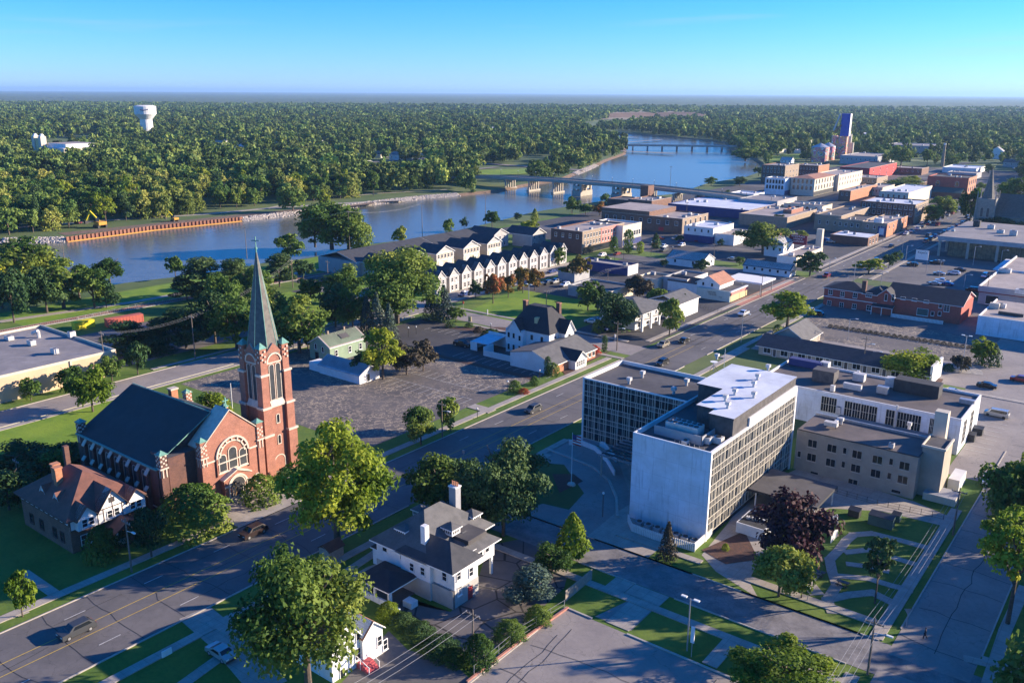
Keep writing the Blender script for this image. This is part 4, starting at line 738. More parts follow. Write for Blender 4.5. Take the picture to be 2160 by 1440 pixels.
for face in(0,1):
    a=[(cx+3.05,cy-1.9,24.2),(cx+3.05,cy+1.9,24.2),(cx+3.05,cy,26.2)] if face else [(cx-1.9,cy-3.05,24.2),(cx+1.9,cy-3.05,24.2),(cx,cy-3.05,26.2)]
    b=[(p[0]-.6*face,p[1]+.6*(1-face),p[2]) for p in a]; s.poly(a,'brick_red'); s.poly(b[::-1],'brick_red')
    for p,q in((0,2),(2,1)): s.poly([a[p],b[p],b[q],a[q]],'stone_trim')
s.build('gablet',bt)
for sx in(-1,1):
    for sy in(-1,1):
        c=MB(); x=cx+sx*2.6;y=cy+sy*2.6; c.box(x-.85,x+.85,y-.85,y+.85,25.6,25.75,'copper'); c.cone(x,y,25.75,26.7,1.15,.03,'copper',4,rot=rad(45)); c.build('pinnacle',bt)
zt=HZ(cx,cy,527); sp_=MB(); sp_.cone(cx,cy,24.2,25.4,3.35,3.0,'slate_spire',8,rot=rad(22.5)); sp_.cone(cx,cy,25.4,zt,3.0,.08,'slate_spire',8,rot=rad(22.5)); sp=sp_.build('spire',ch)
c=MB()
for k in range(8):
    a=rad(22.5+45*k); c.tube((cx+3.02*math.cos(a),cy+3.02*math.sin(a),25.4),(cx,cy,zt),.07,'copper',4)
c.cone(cx,cy,zt-2.6,zt+.1,.27,.12,'copper',8); c.cone(cx,cy,zt+.1,zt+.5,.26,.26,'copper',8); c.tube((cx,cy,zt),(cx,cy,zt+2.5),.1,'copper',5); dr_=(.75*math.cos(TH),.75*math.sin(TH)); c.tube((cx-dr_[0],cy-dr_[1],zt+1.75),(cx+dr_[0],cy+dr_[1],zt+1.75),.09,'copper',5); c.build('spire_cross',sp)
occ(-166,-128,73,104)
# ---- half-timbered house ----
th=thing('half_timbered_house','brick and white half-timbered house with brown roof and two brick chimneys','house',-142,64,0)
x0,x1,y0,y1=-150.2,-133.6,58.2,70.4; ze=6.1
g=MB(); g.box(x0,x1,y0,y1,0,ze-.0,'brick_brown'); g.build('wall',th)
g=MB(); g.box(x1,x1+.07,y0,y1,4.0,ze,'white_wall'); g.box(x0,x1+.07,y0-.07,y0,4.9,ze,'white_wall'); pn=g.build('plaster_panels',th)
g=MB()
for k in range(9): y=y0+.06+k*(y1-y0-.12)/8; g.box(x1+.07,x1+.12,y-.07,y+.07,4.0,ze,'timber')
for k in range(11): x=x0+k*(x1-x0)/10; g.box(x-.3,x+.3,y0-.12,y0-.07,4.9,ze,'timber')
g.box(x1+.07,x1+.13,y0,y1,3.92,4.06,'timber'); g.box(x0,x1,y0-.13,y0-.07,4.8,4.95,'timber'); g.build('timber_frame',pn)
zr=10.8; ov=.8; a=(x0-ov,y0-ov,ze);b=(x1+ov,y0-ov,ze);c=(x1+ov,y1+ov,ze);d_=(x0-ov,y1+ov,ze); r0=(x0+6,64.3,zr); r1=(x1-6.2,64.3,zr)
g=MB(); g.poly([a,b,r1,r0],'shingle_brown'); g.poly([b,c,r1],'shingle_brown'); g.poly([c,d_,r0,r1],'shingle_brown'); g.poly([d_,a,r0],'shingle_brown'); g.poly([d_,c,b,a],'timber'); g.box(a[0],b[0],a[1],c[1],ze-.22,ze-.004,'timber'); rf=g.build('roof',th)
def gdorm(p,y,w_,z0,h,x1_,dep,wall='white_wall',nm='gable',win_=True,roofm='shingle_brown'):
    g=MB(); g.box(x1_-1.2,x1_+.25,y-w_/2,y+w_/2,4.0,z0,wall) if z0>4 else None; g.gend(x1_-1.2,x1_+.25,y-w_/2,y+w_/2,z0,h,'x',wall)
    o=g.build(nm,p); g=MB(); g.gable(x1_-dep,x1_+.45,y-w_/2,y+w_/2,z0,h,'x',roofm,'timber',.3,.14); g.build('gable_roof',o); return o
g1=gdorm(th,64.9,5.0,6.3,3.1,x1+.9,6.2); g2=gdorm(th,60.6,3.2,6.2,1.8,x1+.9,4.4); g3=gdorm(th,69.0,3.2,6.2,1.8,x1+.9,4.4)
g=MB(); 
for y in(63.3,64.9,66.5): g.box(x1+1.16,x1+1.21,y-.06,y+.06,4.1,6.4 if y!=64.9 else 8.4,'timber')
g.box(x1+1.16,x1+1.21,62.5,67.3,6.2,6.35,'timber'); g.box(x1+1.16,x1+1.20,64.4,65.4,7.0,7.9,'panel_black'); g.build('timber_frame',g1)
for y in(60.1,61.2,64.3,65.5,68.3,69.4): win(th,'R',y,4.5,.8,1.25,x1+1.17,'white_trim',mull=(1,2))
for y in(60.2,61.3): win(th,'R',y,1.0,.95,1.6,x1+.02,'white_trim',mull=(1,2))
for x in(-147,-143.5,-139,-136.5): win(th,'F',x,1.4,1.1,1.6,y0-.02,'timber',mull=(1,2))
for x in(-144.2,-139.6):
    g=MB(); g.gend(x-1.2,x+1.2,y0+1.2,y0+2.0,7.0,1.6,'y','white_wall'); o=g.build('dormer',th); g=MB(); g.gable(x-1.2,x+1.2,y0+1.2,y0+4.4,7.05,1.6,'y','shingle_brown','white_trim',.2,.12); g.build('dormer_roof',o)
for x,y in((-144.2,61.9),(-142.5,61.4)):
    g=MB(); g.box(x-.5,x+.5,y-.55,y+.55,7,11.4,'brick_orange'); g.box(x-.62,x+.62,y-.67,y+.67,11.4,11.7,'brick_orange'); g.build('chimney',th)
g=MB(); g.box(-150,-149.2,66,66.8,7,12,'brick_dark'); g.build('chimney',th)
g=MB(); g.gable(-133.5,-129.6,63.4,68.2,2.9,1.5,'x','shingle_brown','timber',.3,.15); g.gend(-133.4,-129.7,63.4,68.2,2.9,1.3,'x','timber')
for y in(63.7,67.9): g.box(-130.2,-129.7,y-.25,y+.25,0,2.9,'white_trim')
g.box(-133.5,-129.6,63.4,68.2,0,.5,'brick_brown'); g.box(-129.8,-129.6,63.9,65,.5,1.4,'white_trim'); g.build('porch',th); occ(-151,-129,58,71)
# ---- office block complex (white slab building with curtain walls) ----
hb=thing('hotel_block','tall white slab building with black gridded window walls and blank stained end wall','building',-62,135,0)
bx0,bx1,by0,by1,bz=-69.6,-55.1,125.0,163.2,15.6
g=MB(); g.box(bx0,bx1-.25,by0,by0+.3,0,bz+.45,'white_stained'); g.box(bx0,bx0+.3,by0+.3,by1,0,bz+.45,'white_wall'); g.box(bx0+.3,bx1-.35,by1-.3,by1,0,bz+.45,'white_wall'); g.box(bx0+.3,bx1-.35,by0+.3,by1-.3,0,bz-.4,'grey_wall','membrane_dark')
g.box(bx1-.35,bx1-.15,by0+.3,by1-.3,0,bz,'panel_black'); g.box(bx1-.25,bx1+.1,by0,by0+.5,0,bz+.45,'white_trim'); g.box(bx1-.35,bx1+.1,by1-.6,by1,0,bz+1.5,'white_trim')
wl=g.build('wall',hb)
g=MB(); g.box(bx1-.35,bx1+.1,by0+.5,by1-.6,bz,bz+.45,'white_trim'); g.build('parapet',hb)
def curtain(p,face,pl,u0,u1,z0,z1,nb,nf,gl2='panel_dark'):
    """window bays: dark glass with thin aluminium bars; every bay a part"""
    bw=(u1-u0)/nb; fh=(z1-z0)/nf; V=[]
    for v_ in range(3):
        g=MB(); g.box(0,bw,-.1,0,0,fh,'glass')
        a=bw*(.30,.42,.36)[v_]; g.box(a,bw*.72,-.13,-.1,fh*.06,fh*.62,('glass_grey','glass','glass')[v_]) 
        g.box(0,bw,-.13,-.1,fh*.66,fh*.97,'panel_black' if v_!=1 else gl2)
        for x in(0,a,a+bw*.15,bw*.78,bw*.92): g.box(x-.04,x+.04,-.17,-.1,0,fh,'alum') if x<bw*.9 or v_!=2 else None
        for z in(0,fh*.64): g.box(0,bw,-.165,-.105,z-.045,z+.045,'alum')
        V.append(g.mesh('window_bay'))
    rr=random.Random(int(abs(pl)*10))
    for i in range(nb):
        for k in range(nf): inst('window_bay',V[rr.randrange(3)],p,(u0+i*bw,pl,z0+k*fh) if face=='F' else (pl,u0+i*bw,z0+k*fh),0 if face=='F' else rad(90))
curtain(hb,'R',bx1-.15,by0+.5,by1-.6,1.0,bz,14,5)
# penthouse
g=MB(); P1=[(-59.6,133.6),(-55.3,133.6),(-55.3,162.6),(-68.4,162.6),(-68.4,147.2),(-63.2,147.2),(-63.2,136.2),(-59.6,136.2)]
g.prism(P1,bz-.3,19.0,'panel_dark'); g.build('penthouse',hb)
g=MB(); P2=[(-59.8,133.4),(-55.15,133.4),(-55.15,162.8),(-68.7,162.8),(-68.7,147.0),(-63.4,147.0),(-63.4,136.0),(-59.8,136.0)]
g.prism(P2,19.0,19.35,'panel_dark','membrane_white'); g.build('penthouse_roof',hb)
g=MB(); g.box(-55.3,-54.95,140,162.7,15.7,17.6,'white_trim'); g.build('fascia',hb)
# far wing
fw=thing('hotel_wing','lower wing of the white slab building with dark roof and black window wall','building',-83,157,0)
x0,x1,y0,y1,z=-95.6,-69.9,149.2,165.2,14.2
g=MB(); g.box(x0,x1,y0+.2,y1-.3,0,z-.5,'grey_wall','membrane_dark'); g.box(x0,x0+.35,y0,y1,0,z+.3,'white_wall'); g.box(x0+.35,x1,y1-.3,y1,0,z+.3,'white_wall'); g.build('wall',fw)
g=MB(); g.box(x0+.35,x1,y0-.05,y0+.2,z,z+.3,'white_trim'); g.build('parapet',fw)
curtain(fw,'F',y0+.2,x0+.4,x1-.1,1.0,z,9,5,'blue_paint' if False else 'panel_dark')
def vent(p,x,y,z,h=1.1,r=.4,nm='roof_vent'):
    g=MB(); g.cone(x,y,z,z+h*.55,r*.7,r*.7,'hvac',8); g.box(x-r,x+r,y-r,y+r,z+h*.55,z+h,'hvac'); g.build(nm,p)
def ac(p,x,y,z,a=2.,b=1.4,h=1.1,m='hvac',fans=1,nm='rooftop_unit'):
    g=MB(); g.box(x-a/2,x+a/2,y-b/2,y+b/2,z+.12,z+h,m); g.box(x-a/2+.1,x+a/2-.1,y-b/2+.1,y+b/2-.1,z,z+.12,'black_metal')
    for k in range(fans): g.cone(x-a/2+(k+.5)*a/fans,y,z+h,z+h+.1,min(b,a/fans)*.36,min(b,a/fans)*.36,'black_metal',10)
    return g.build(nm,p)
for q in((1355,795),(1327,809),(1448,812),(1421,830)): x,y=G(*q,13.8); vent(fw,x,y,13.7,1.5,.45)
for q in((1512,757),(1535,860),(1530,845),(1550,832),(1590,838),(1598,800),(1620,780),(1590,815)):
    x,y=G(*q,19.4); vent(hb,x,y,19.35,1.2,.4)
x,y=G(1505,782,19.4); g=MB(); g.tube((x,y,19.35),(x,y,21.2),.06,'steel'); g.cone(x,y,21.0,21.3,.2,.75,'white_trim',12); g.tube((x-.8,y,19.35),(x,y,20.6),.05,'black_metal'); g.tube((x+.8,y+.6,19.35),(x,y,20.6),.05,'black_metal'); g.build('satellite_dish',hb)
x,y=G(1453,897,16); g=MB(); g.box(-66,-60,129.8,132.6,bz-.4,bz+1.9,'hvac')
for k in range(6):
    for j in(0,1): g.cone(-65.5+k*1.0,130.5+j*1.35,bz+1.9,bz+2.05,.42,.42,'black_metal',10)
g.box(-67.5,-58.5,128.6,128.75,bz-.4,bz+1.2,'grey_wall'); g.box(-58.6,-58.45,128.6,134,bz-.4,bz+1.2,'grey_wall'); g.build('chiller',hb)
ac(hb,-58.2,130.2,bz-.4,1.4,1.4,1.2); ac(hb,-56.8,131.4,bz-.4,1.6,1.4,1.2); ac(hb,-61,127.6,bz-.4,1,1,.7)
g=MB()
for k in range(7): g.tube((-62.5+k*.9,126.7,bz-.4),(-62.5+k*.9,126.7,bz+.3),.05,'steel',5)
g.build('pipe_rail',hb)
# canopy, pergola, curved ramp, slatted screens
c0=fit((1645,992),(1765,1030),None or (1765,1030),z=3.5)
g=MB(); g.box(-54.8,-42.4,141.5,152.6,3.3,3.75,'panel_black','membrane_dark')
for x in(-53.5,-48,-43): 
    for y in(142,152): g.tube((x,y,0),(x,y,3.3),.14,'white_trim',8)
o=g.build('entrance_canopy'); o=tag(o,'dark flat drive-through canopy joined to the long side of the white slab building','canopy')
pg=thing('pergola','dark lattice pergola over the entrance steps of the white slab building','pergola',-78,141,0)
g=MB()
for k in range(8): y=136.5+k*1.35; g.box(-83.5,-70,y-.07,y+.07,4.3,4.6,'steel')
for k in range(7): x=-83.3+k*2.2; g.box(x-.06,x+.06,136.3,146.2,4.05,4.28,'steel')
for k in range(6): g.box(-83,-71,137+k*1.5,137.7+k*1.5,4.62,4.66,'panel_black')
g.build('lattice',pg)
for x,y in((-76,136.8),(-74.5,136.8),(-82.8,136.8),(-83,145.8)): g=MB(); g.tube((x,y,0),(x,y,4.1),.18,'concrete_bridge',10); g.build('column',pg)
def wallpath(name,pts,h,t,m,label,cat,z0=0,slats=0,group=None):
    g=MB()
    for k in range(len(pts)-1):
        a=Vector(pts[k]);b=Vector(pts[k+1]);d_=(b-a); L_=d_.length; d_.normalize(); n_=Vector((-d_.y,d_.x))*t/2
        if not slats: g.prism([tuple(a+n_),tuple(a-n_),tuple(b-n_),tuple(b+n_)],z0,h+.002*(k%2),m)
        else:
            j=0
            while j*slats<L_: p=a+d_*j*slats; q=p+d_*slats*.7; g.prism([tuple(p+n_),tuple(p-n_),tuple(q-n_),tuple(q+n_)],z0,h,m); j+=1
            g.prism([tuple(a+n_*.5),tuple(a-n_*.5),tuple(b-n_*.5),tuple(b+n_*.5)],z0+h*.75,h*.85,m)
    o=g.build(name); return tag(o,label,cat,group)
wallpath('ramp_wall',[G(*q) for q in((1200,938),(1225,938),(1255,950),(1280,975),(1296,1003))],1.1,.3,'white_wall','curved low white ramp wall, outer one at the hotel entrance','wall')
wallpath('ramp_wall',[G(*q) for q in((1210,930),(1245,930),(1275,945),(1300,975))],1.3,.3,'white_wall','curved low white ramp wall, inner one nearest the black window wall','wall')
wallpath('kerb_ramp',[G(*q) for q in((1155,948),(1200,965),(1250,985),(1285,1015),(1300,1050),(1302,1090))],.25,.5,'kerb','curved kerb along the outside of the hotel drive','kerb')
wallpath('slatted_fence',[G(*q) for q in((1324,1100),(1332,1120),(1380,1138),(1463,1163),(1500,1130))],1.5,.1,'white_trim','white slatted screen wrapped round the foot of the blank white wall','fence',0,.35)
for k in range(7):
    o=ac(None,-66.5+k*1.75,123.1,0,1.2,1.2,1.0,'grey_wall',1,'condenser'); tag(o,'grey condenser unit behind the slatted screen of the blank wall, %s from the left'%ORDN(k),'condenser','condensers at the foot of the blank wall')
g=MB(); g.box(-52.5,-47.5,131.5,137.5,0,1.9,'white_siding'); g.box(-52.3,-47.7,131.7,137.3,1.9,1.92,'panel_black')
for k in range(4): g.cone(-51.4+k*.9,134+.2*k,1.92,2.3,.4,.4,'hvac',10)
tag(g.build('equipment_enclosure'),'white slatted equipment box beside the hotel window wall','enclosure')
wallpath('slatted_fence',[G(*q) for q in((1745,1107),(1764,1103),(1766,1130),(1752,1145))],1.7,.1,'white_trim','short white slatted fence behind the maroon tree','fence',0,.3)
occ(-97,-54,124,166)
# tan brick annex
an=thing('annex_block','beige brick three-storey annex with flat brown roof joined to the white slab building','building',-42,168,0)
x0,x1,y0,y1,z=-54.4,-31.9,163.6,174.2,8.4
g=MB(); g.box(x0,x1,y0,y1,0,z,'block_beige','membrane_brown'); g.box(x0,x1+.15,y0-.15,y0+.2,z,z+.15,'panel_black'); g.box(x1-.1,x1+.15,y0+.2,y1,z,z+.15,'panel_black'); g.box(x0,x1-.1,y1-.3,y1,z,z+.5,'steel'); g.build('wall',an)
wpx(an,'F',y0,[(1714,935),(1712,964),(1755,945),(1752,975),(1808,958),(1805,987),(1851,969),(1847,998),(1908,982),(1904,1011),(1799,1018)],1.7,1.5,mull=(2,1),t=.07,fr='stone_trim')
wpx(an,'F',y0,[(1686,957),(1782,950),(1779,979),(1880,973),(1876,1003)],.6,1.2,t=.05,fr='stone_trim'); wpx(an,'F',y0,[(1717,1004)],1.5,1.9,name='door',t=.06,fr='stone_trim'); wpx(an,'F',y0,[(1890,1036)],1.6,.6,t=.05,fr='stone_trim')
g=MB(); g.box(x0,x1,174.2,191,0,3.5,'block_beige','membrane_grey'); g.build('connecting_block',an)
g=MB(); g.box(-32.0,-28.2,166.5,173.2,0,9.6,'block_beige','membrane_dark'); g.box(-32.2,-28.0,166.3,166.6,9.6,10.0,'stucco_cream'); g.box(-28.3,-28.0,166.6,173.2,9.6,10,'stucco_cream'); g.box(-32.2,-32,166.6,173.2,9.6,10,'stucco_cream'); g.build('stair_tower',an)
g=MB(); g.box(-32.2,-29.9,174.4,176.4,0,14.2,'stucco_cream'); g.build('chimney',an)
for q in((1774,895),(1917,905)): x,y=G(*q,z); vent(an,x,y,z+.05,1.4,.4)
x,y=G(1752,902,z); g=MB(); g.box(x-1.2,x+1.3,y-.6,y+.6,z+.5,z+1.3,'hvac'); g.box(x+.2,x+.8,y+.6,y+4,z+.7,z+1.2,'hvac'); g.tube((x-1,y,z),(x-1,y,z+.5),.06,'black_metal'); g.tube((x+1,y,z),(x+1,y,z+.5),.06,'black_metal'); g.build('roof_duct',an)
x,y=G(1880,945,z); ac(an,x,y,z+.05,.9,.9,1); x,y=G(1887,900,3.5); g=MB(); g.cone(x,y,3.5,8.4,.25,.25,'hvac',8); g.build('vent_pipe',an); x,y=G(1768,872,3.5); ac(an,x,y,3.51,1,1,1.6)
g=MB(); lx,ly=G(1945,1052); g.box(lx,lx+5.5,ly,ly+4.5,0,1.4,'stucco_cream','grey_wall'); g.build('lean_to',an)
g=MB(); g.box(-27.9,-25.9,172,178,0,2.4,'white_wall'); g.build('service_box',an); occ(-55,-26,160,192)
# white wing with window bands
wg=thing('white_wing','long low white wing with dark window bands and cluttered flat roof','building',-52,201,0)
x0,x1,y0,y1,z=-74,-30.2,191.4,211.2,7.8
g=MB(); g.box(x0,x1,y0,y1,0,z-.4,'white_stained','membrane_brown')
for a in((x0,x1,y0,y0+.3),(x0,x1,y1-.3,y1),(x0,x0+.3,y0+.3,y1-.3),(x1-.3,x1,y0+.3,y1-.3)): g.box(*a,z-.4,z+.1,'white_trim')
g.build('wall',wg)
for a,b,n_ in((1733,1765,2),(1783,1853,4),(1873,1948,4),(1968,1977,1),(1998,2009,1)):
    ua=onY(a,840,y0)[0];ub=onY(b,850,y0)[0]
    for k in range(n_):
        w_=(ub-ua)/n_; win(wg,'F',ua+(k+.5)*w_,z-4.4,w_-.12,3.4,y0,'alum','glass',mull=(3,2),t=.06,sill=False)
for y in(196,203): win(wg,'R',y,1.5,2.6,5.0,x1,'alum','glass',mull=(3,4),t=.06,sill=False)
for (px_,a,b,h,m) in(((1740,800),5,3.5,2.6,'panel_dark'),((1935,825),9.5,3.8,2.6,'panel_black'),((1700,770),8,2.2,1.5,'navy_paint'),((1740,775),2,2,1.6,'hvac'),((1880,812),2.4,2,1.9,'hvac'),((1862,826),2.4,1.6,1.4,'steel'),((2040,848),3,1.4,.8,'steel'),((1812,800),2.6,1.8,1.6,'hvac'),((1798,818),4,1,1.1,'hvac'),((1756,822),.9,.9,1.2,'hvac'),((1810,788),.7,.7,.8,'hvac')):
    x,y=G(*px_,z); ac(wg,x,y,z-.4,a,b,h+.3,m,0)
occ(-75,-29,190,212)
# ---- white hip-roofed house (foursquare) ----
wh=thing('white_house','large white two-storey house with grey hipped roof and tall painted chimney','house',-82,90,0)
ze=6.2; g=MB(); g.box(-90.4,-81.5,84.0,98,0,ze,'white_siding'); g.box(-81.5,-74.9,84.4,89.6,0,ze,'white_siding'); g.box(-85,-79,83.7,84.4,0,ze,'white_siding'); g.box(-81.5,-76.5,89.6,95.5,3.2,ze,'white_siding')
for a in(-90.45,): g.box(-90.46,-74.85,83.6 if False else 83.95,84.0,0,2.9,'stucco_lower')
g.box(-79,-74.85,84.33,84.4,0,2.9,'stucco_lower'); g.box(-74.9,-74.83,84.33,89.65,0,2.9,'stucco_lower'); g.box(-85.05,-78.95,83.62,83.7,0,2.9,'stucco_lower'); g.build('wall',wh)
g=MB(); g.hip(-90.4,-80,84,98.2,ze,4.5,'shingle_grey','white_trim',.8); rf=g.build('roof',wh)
g=MB(); g.hip(-85,-74.9,83.9,89.6,ze+.02,2.6,'shingle_dark','white_trim',.7); g.build('roof',wh)  # front roof coloured darker, in place of the shade that sets it apart
g=MB(); g.hip(-83,-76.5,88.5,95.7,ze-.3,1.7,'shingle_grey','white_trim',.7); g.box(-82,-77.3,90.3,94.6,6.8,7.5,'membrane_dark'); g.build('roof',wh)
for x,y in((-76.9,95.2),(-80.6,95.2)): g=MB(); g.box(x-.2,x+.2,y-.2,y+.2,0,3.2,'white_trim'); g.build('carport_post',wh)
x,y=G(928,1070,10); g=MB(); g.box(-84.9,-83.5,94.6,95.8,6,12.6,'grey_wall'); g.box(-85,-83.4,94.5,95.9,12.6,12.8,'white_trim')
for k in range(4): g.cone(-84.7+k*.35,95.2,12.8,13.5,.13,.13,'brick_orange',7)
g.build('chimney',wh); g=MB(); g.box(-82.2,-81.3,85.2,86.1,7,10.6,'white_trim'); g.build('chimney',wh)
def hipdorm(x,y,w_,p,z0):
    g=MB(); g.box(x-w_/2,x+w_/2,y-w_/2,y+w_/2,z0,z0+1.1,'white_siding'); o=g.build('dormer',p); g=MB(); g.hip(x-w_/2,x+w_/2,y-w_/2,y+w_/2,z0+1.1,.6,'shingle_grey','white_trim',.25); g.build('dormer_roof',o)
    g=MB(); 
    for k in range(4): g.box(x-w_/2+.25+k*.4,x-w_/2+.45+k*.4,y-w_/2-.03,y-w_/2,z0+.3,z0+1,'glass'); g.box(x+w_/2,x+w_/2+.03,y-w_/2+.25+k*.4,y-w_/2+.45+k*.4,z0+.3,z0+1,'glass')
    g.build('dormer_window',o)
hipdorm(-86.6,86.4,1.9,wh,7.3); hipdorm(-80.9,90.6,1.9,wh,7.6); hipdorm(-82,96.8,1.9,wh,7.0); hipdorm(-89.5,93,1.9,wh,7.0)
for pl,pts,w_,h_ in((84.0,[(812,1154),(849,1172)],.9,1.3),(83.7,[(869,1195),(892,1204)],.8,1.2),(84.4,[(938,1215)],.8,1.3),(84.0,[(860,1180)],.7,1.1)): wpx(wh,'F',pl,pts,w_,h_,mull=(1,2))
for pl,pts in((-74.88,[(967,1213),(993,1205),(969,1245)]),(-76.5,[(1000,1168),(1013,1162),(1027,1155)])): wpx(wh,'R',pl,pts,.8,1.3,mull=(1,2))
g=MB(); y_,z_=onX(991,1250,-74.9); g.box(-74.83,-74.75,y_-.5,y_+.5,0,2.1,'red_paint'); g.build('door',wh)
g=MB(); g.box(-88.4,-82.2,78.4,78.7,0,1.0,'white_stained'); g.box(-88.4,-88.1,78.7,83.9,0,1.0,'white_stained'); g.box(-88.4,-82.2,78.7,83.9,0,.2,'asphalt')
for x in(-88.25,-85.3,-82.4): g.box(x-.15,x+.15,78.4,78.7,1.0,3.0,'white_trim')
g.box(-82.5,-82.2,78.7,79,1,3,'white_trim'); g.box(-88.4,-82.2,78.4,78.7,2.6,3.0,'white_trim'); g.hip(-88.4,-82.2,78.4,83.9,3.0,1.1,'shingle_black','white_trim',.5); g.build('porch',wh)
g=MB(); g.box(-82.2,-80.2,78.4,78.65,0,.8,'white_stained'); g.box(-81.3,-79.6,80.2,81.6,0,1.0,'white_trim'); g.build('porch_step',wh)
g=MB(); g.box(-93.5,-90.5,86,90,0,3.0,'white_siding'); g.hip(-93.5,-90.4,86,90,3.0,.8,'shingle_black','white_trim',.3); g.build('side_porch',wh); occ(-92,-74,79,98)
# ---- white gabled house at the bottom ----
gh=thing('gabled_house','white clapboard gabled house with brown roof and red back steps','house',-80,65,0)
g=MB(); g.box(-88,-76.0,62.2,67.0,0,4.8,'white_siding'); g.gend(-88,-76,62.2,67,4.8,3.0,'x','white_siding'); g.box(-86,-75.5,67,70.6,0,4.2,'white_siding'); g.gend(-86,-75.5,67,70.6,4.2,1.6,'x','white_siding'); g.build('wall',gh)
g=MB(); g.gable(-88,-76,62.2,67,4.8,3.0,'x','shingle_brown','white_trim',.35); g.build('roof',gh); g=MB(); g.gable(-86,-75.5,67.1,70.6,4.2,1.6,'x','shingle_orange','white_trim',.3); g.build('roof',gh)
g=MB(); g.box(-93,-88,63,72,0,4,'white_siding'); g.hip(-93,-88,63,72,4,2,'shingle_orange','white_trim',.3); g.build('rear_wing',gh)
wpx(gh,'R',-76.0,[(754,1378)],.9,1.6,mull=(1,2)); wpx(gh,'R',-76.0,[(722,1418)],.8,1.2,mull=(1,1)); wpx(gh,'R',-75.5,[(800,1350),(812,1358)],.7,1.4,mull=(1,2)); wpx(gh,'R',-76.0,[(771,1380)],.8,1.9,name='door',mull=(2,3)); wpx(gh,'R',-76.0,[(755,1340)],.7,1.1)
st=MB(); 
for k in range(5): st.box(-75.95,-74.6+k*.3,66.2,68.0,.9-.2*(k+1)+.0,.9-.2*k,'deck_red')
for y in(66.2,68.0):
    for x in(-75.2,-73.6): st.tube((x,y,0),(x,y,1.6 if x<-75 else 1.1),.06,'white_trim',5)
    st.tube((-75.9,y,1.8),(-73.5,y,1.0),.06,'white_trim',5)
st.build('back_steps',gh); occ(-93,-74,62,71)
# small brown-roofed shelter behind the big dark tree
x,y=G(700,1175); g=MB(); g.box(x-1.2,x+1.2,y-1.5,y+1.5,0,2.2,'wood_fence'); g.gable(x-1.2,x+1.2,y-1.5,y+1.5,2.2,.8,'y','shingle_brown','timber',.2); tag(g.build('shed'),'small shed with brown roof at the sidewalk behind the huge dark tree','shed')
# ---- green barn house and white garage ----
gb=thing('green_house','green clapboard house with patched grey metal roof','house',-185,160,0)
g=MB(); g.box(-189.5,-181,153.8,167,0,4.6,'green_siding'); g.gend(-189.5,-181,153.8,167,4.6,2.4,'y','green_siding'); g.build('wall',gb)
g=MB(); g.gable(-189.5,-181,153.8,167,4.6,2.4,'y','membrane_tan','white_trim',.4); g.slab([(-182.4,159.5,5.6),(-182.4,162.5,5.6),(-184.0,162.5,6.5),(-184.0,159.5,6.5)],.05,'membrane_dark'); g.build('roof',gb)
for x in(-186.8,-183.9): win(gb,'F',x,3.0 if x<-185 else 2.6,.8,1.6,153.8,'white_trim',arch=True)
win(gb,'F',-186.5,0.2,1.2,1.9,153.8,'timber',name='door'); 
for y in(156,161,165): win(gb,'R',y,1.6,.9,1.6,-181,mull=(1,2))
for y in(157,163): g=MB(); g.box(-185.6,-185.1,y-.25,y+.25,6.5,7.8,'brick_tan'); g.build('chimney',gb)
ga=thing('garage','long low white garage with blue-grey metal seam roof','garage',-167,150,0)
g=MB(); g.box(-176.5,-161,146,153,0,2.6,'white_siding'); g.gend(-176.5,-161,146,153,2.6,1.9,'x','white_siding'); g.build('wall',ga); g=MB(); g.gable(-176.5,-161,146,153,2.6,1.9,'x','metal_roof',None,.35); g.build('roof',ga); win(ga,'R',149,.2,1,2,-161,name='door')
g=MB(); g.box(-181,-176.6,146.4,150,0,2.3,'white_siding','white_trim'); g.build('side_door_bay',ga); occ(-190,-160,145,168)
# ---- blue-white victorian with low shop ----
vc=thing('victorian_house','white victorian house with steep dark roof, gables and brick chimneys','house',-142,199,0)
x0,x1,y0,y1=-150.5,-136.5,195,206; g=MB(); g.box(x0,x1,y0,y1,0,7,'white_siding'); g.box(-150.5,-144.5,193.2,195,0,7,'white_siding'); g.gend(-149.8,-145.2,193.2,196,7,2.9,'y','white_siding'); g.box(-136.5,-134.6,200,204.6,0,7,'white_siding'); g.gend(-138,-134.6,200,204.6,7,3,'x','white_siding'); g.build('wall',vc)
g=MB(); c=(x0+x1)/2; a=[(x0-.5,y0-.5,6.9),(x1+.5,y0-.5,6.9),(x1+.5,y1+.5,6.9),(x0-.5,y1+.5,6.9)]; b=[(-147,199.5,13.2),(-140.5,199.5,13.2),(-140.5,202.5,13.2),(-147,202.5,13.2)]
for k in range(4): g.poly([a[k],a[(k+1)%4],b[(k+1)%4],b[k]],'shingle_black')
g.poly(b,'shingle_black'); g.poly(a[::-1],'white_trim'); g.build('roof',vc)
g=MB(); g.gable(-149.8,-145.2,193.1,199,7,3.0,'y','shingle_black','white_trim',.3); g.build('gable_roof',vc); g=MB(); g.gable(-141,-134.5,200,204.6,7,3.1,'x','shingle_black','white_trim',.4); g.build('gable_roof',vc)
for x,y in((-149,200.5),(-139.5,203.8)): g=MB(); g.box(x-.6,x+.6,y-.5,y+.5,9,13.9,'brick_dark'); g.box(x-.7,x+.7,y-.6,y+.6,13.9,14.1,'brick_orange'); g.build('chimney',vc)
g=MB(); g.box(-142.6,-141.6,196.2,198,8.9,10.7,'yellow_wall'); g.build('dormer',vc)
for x in(-149.4,-147.6,-145.5): win(vc,'F',x,4.4 if x<-147 else 4.0,.8,1.5,193.2); win(vc,'F',x,.8,.8,1.7,193.2)
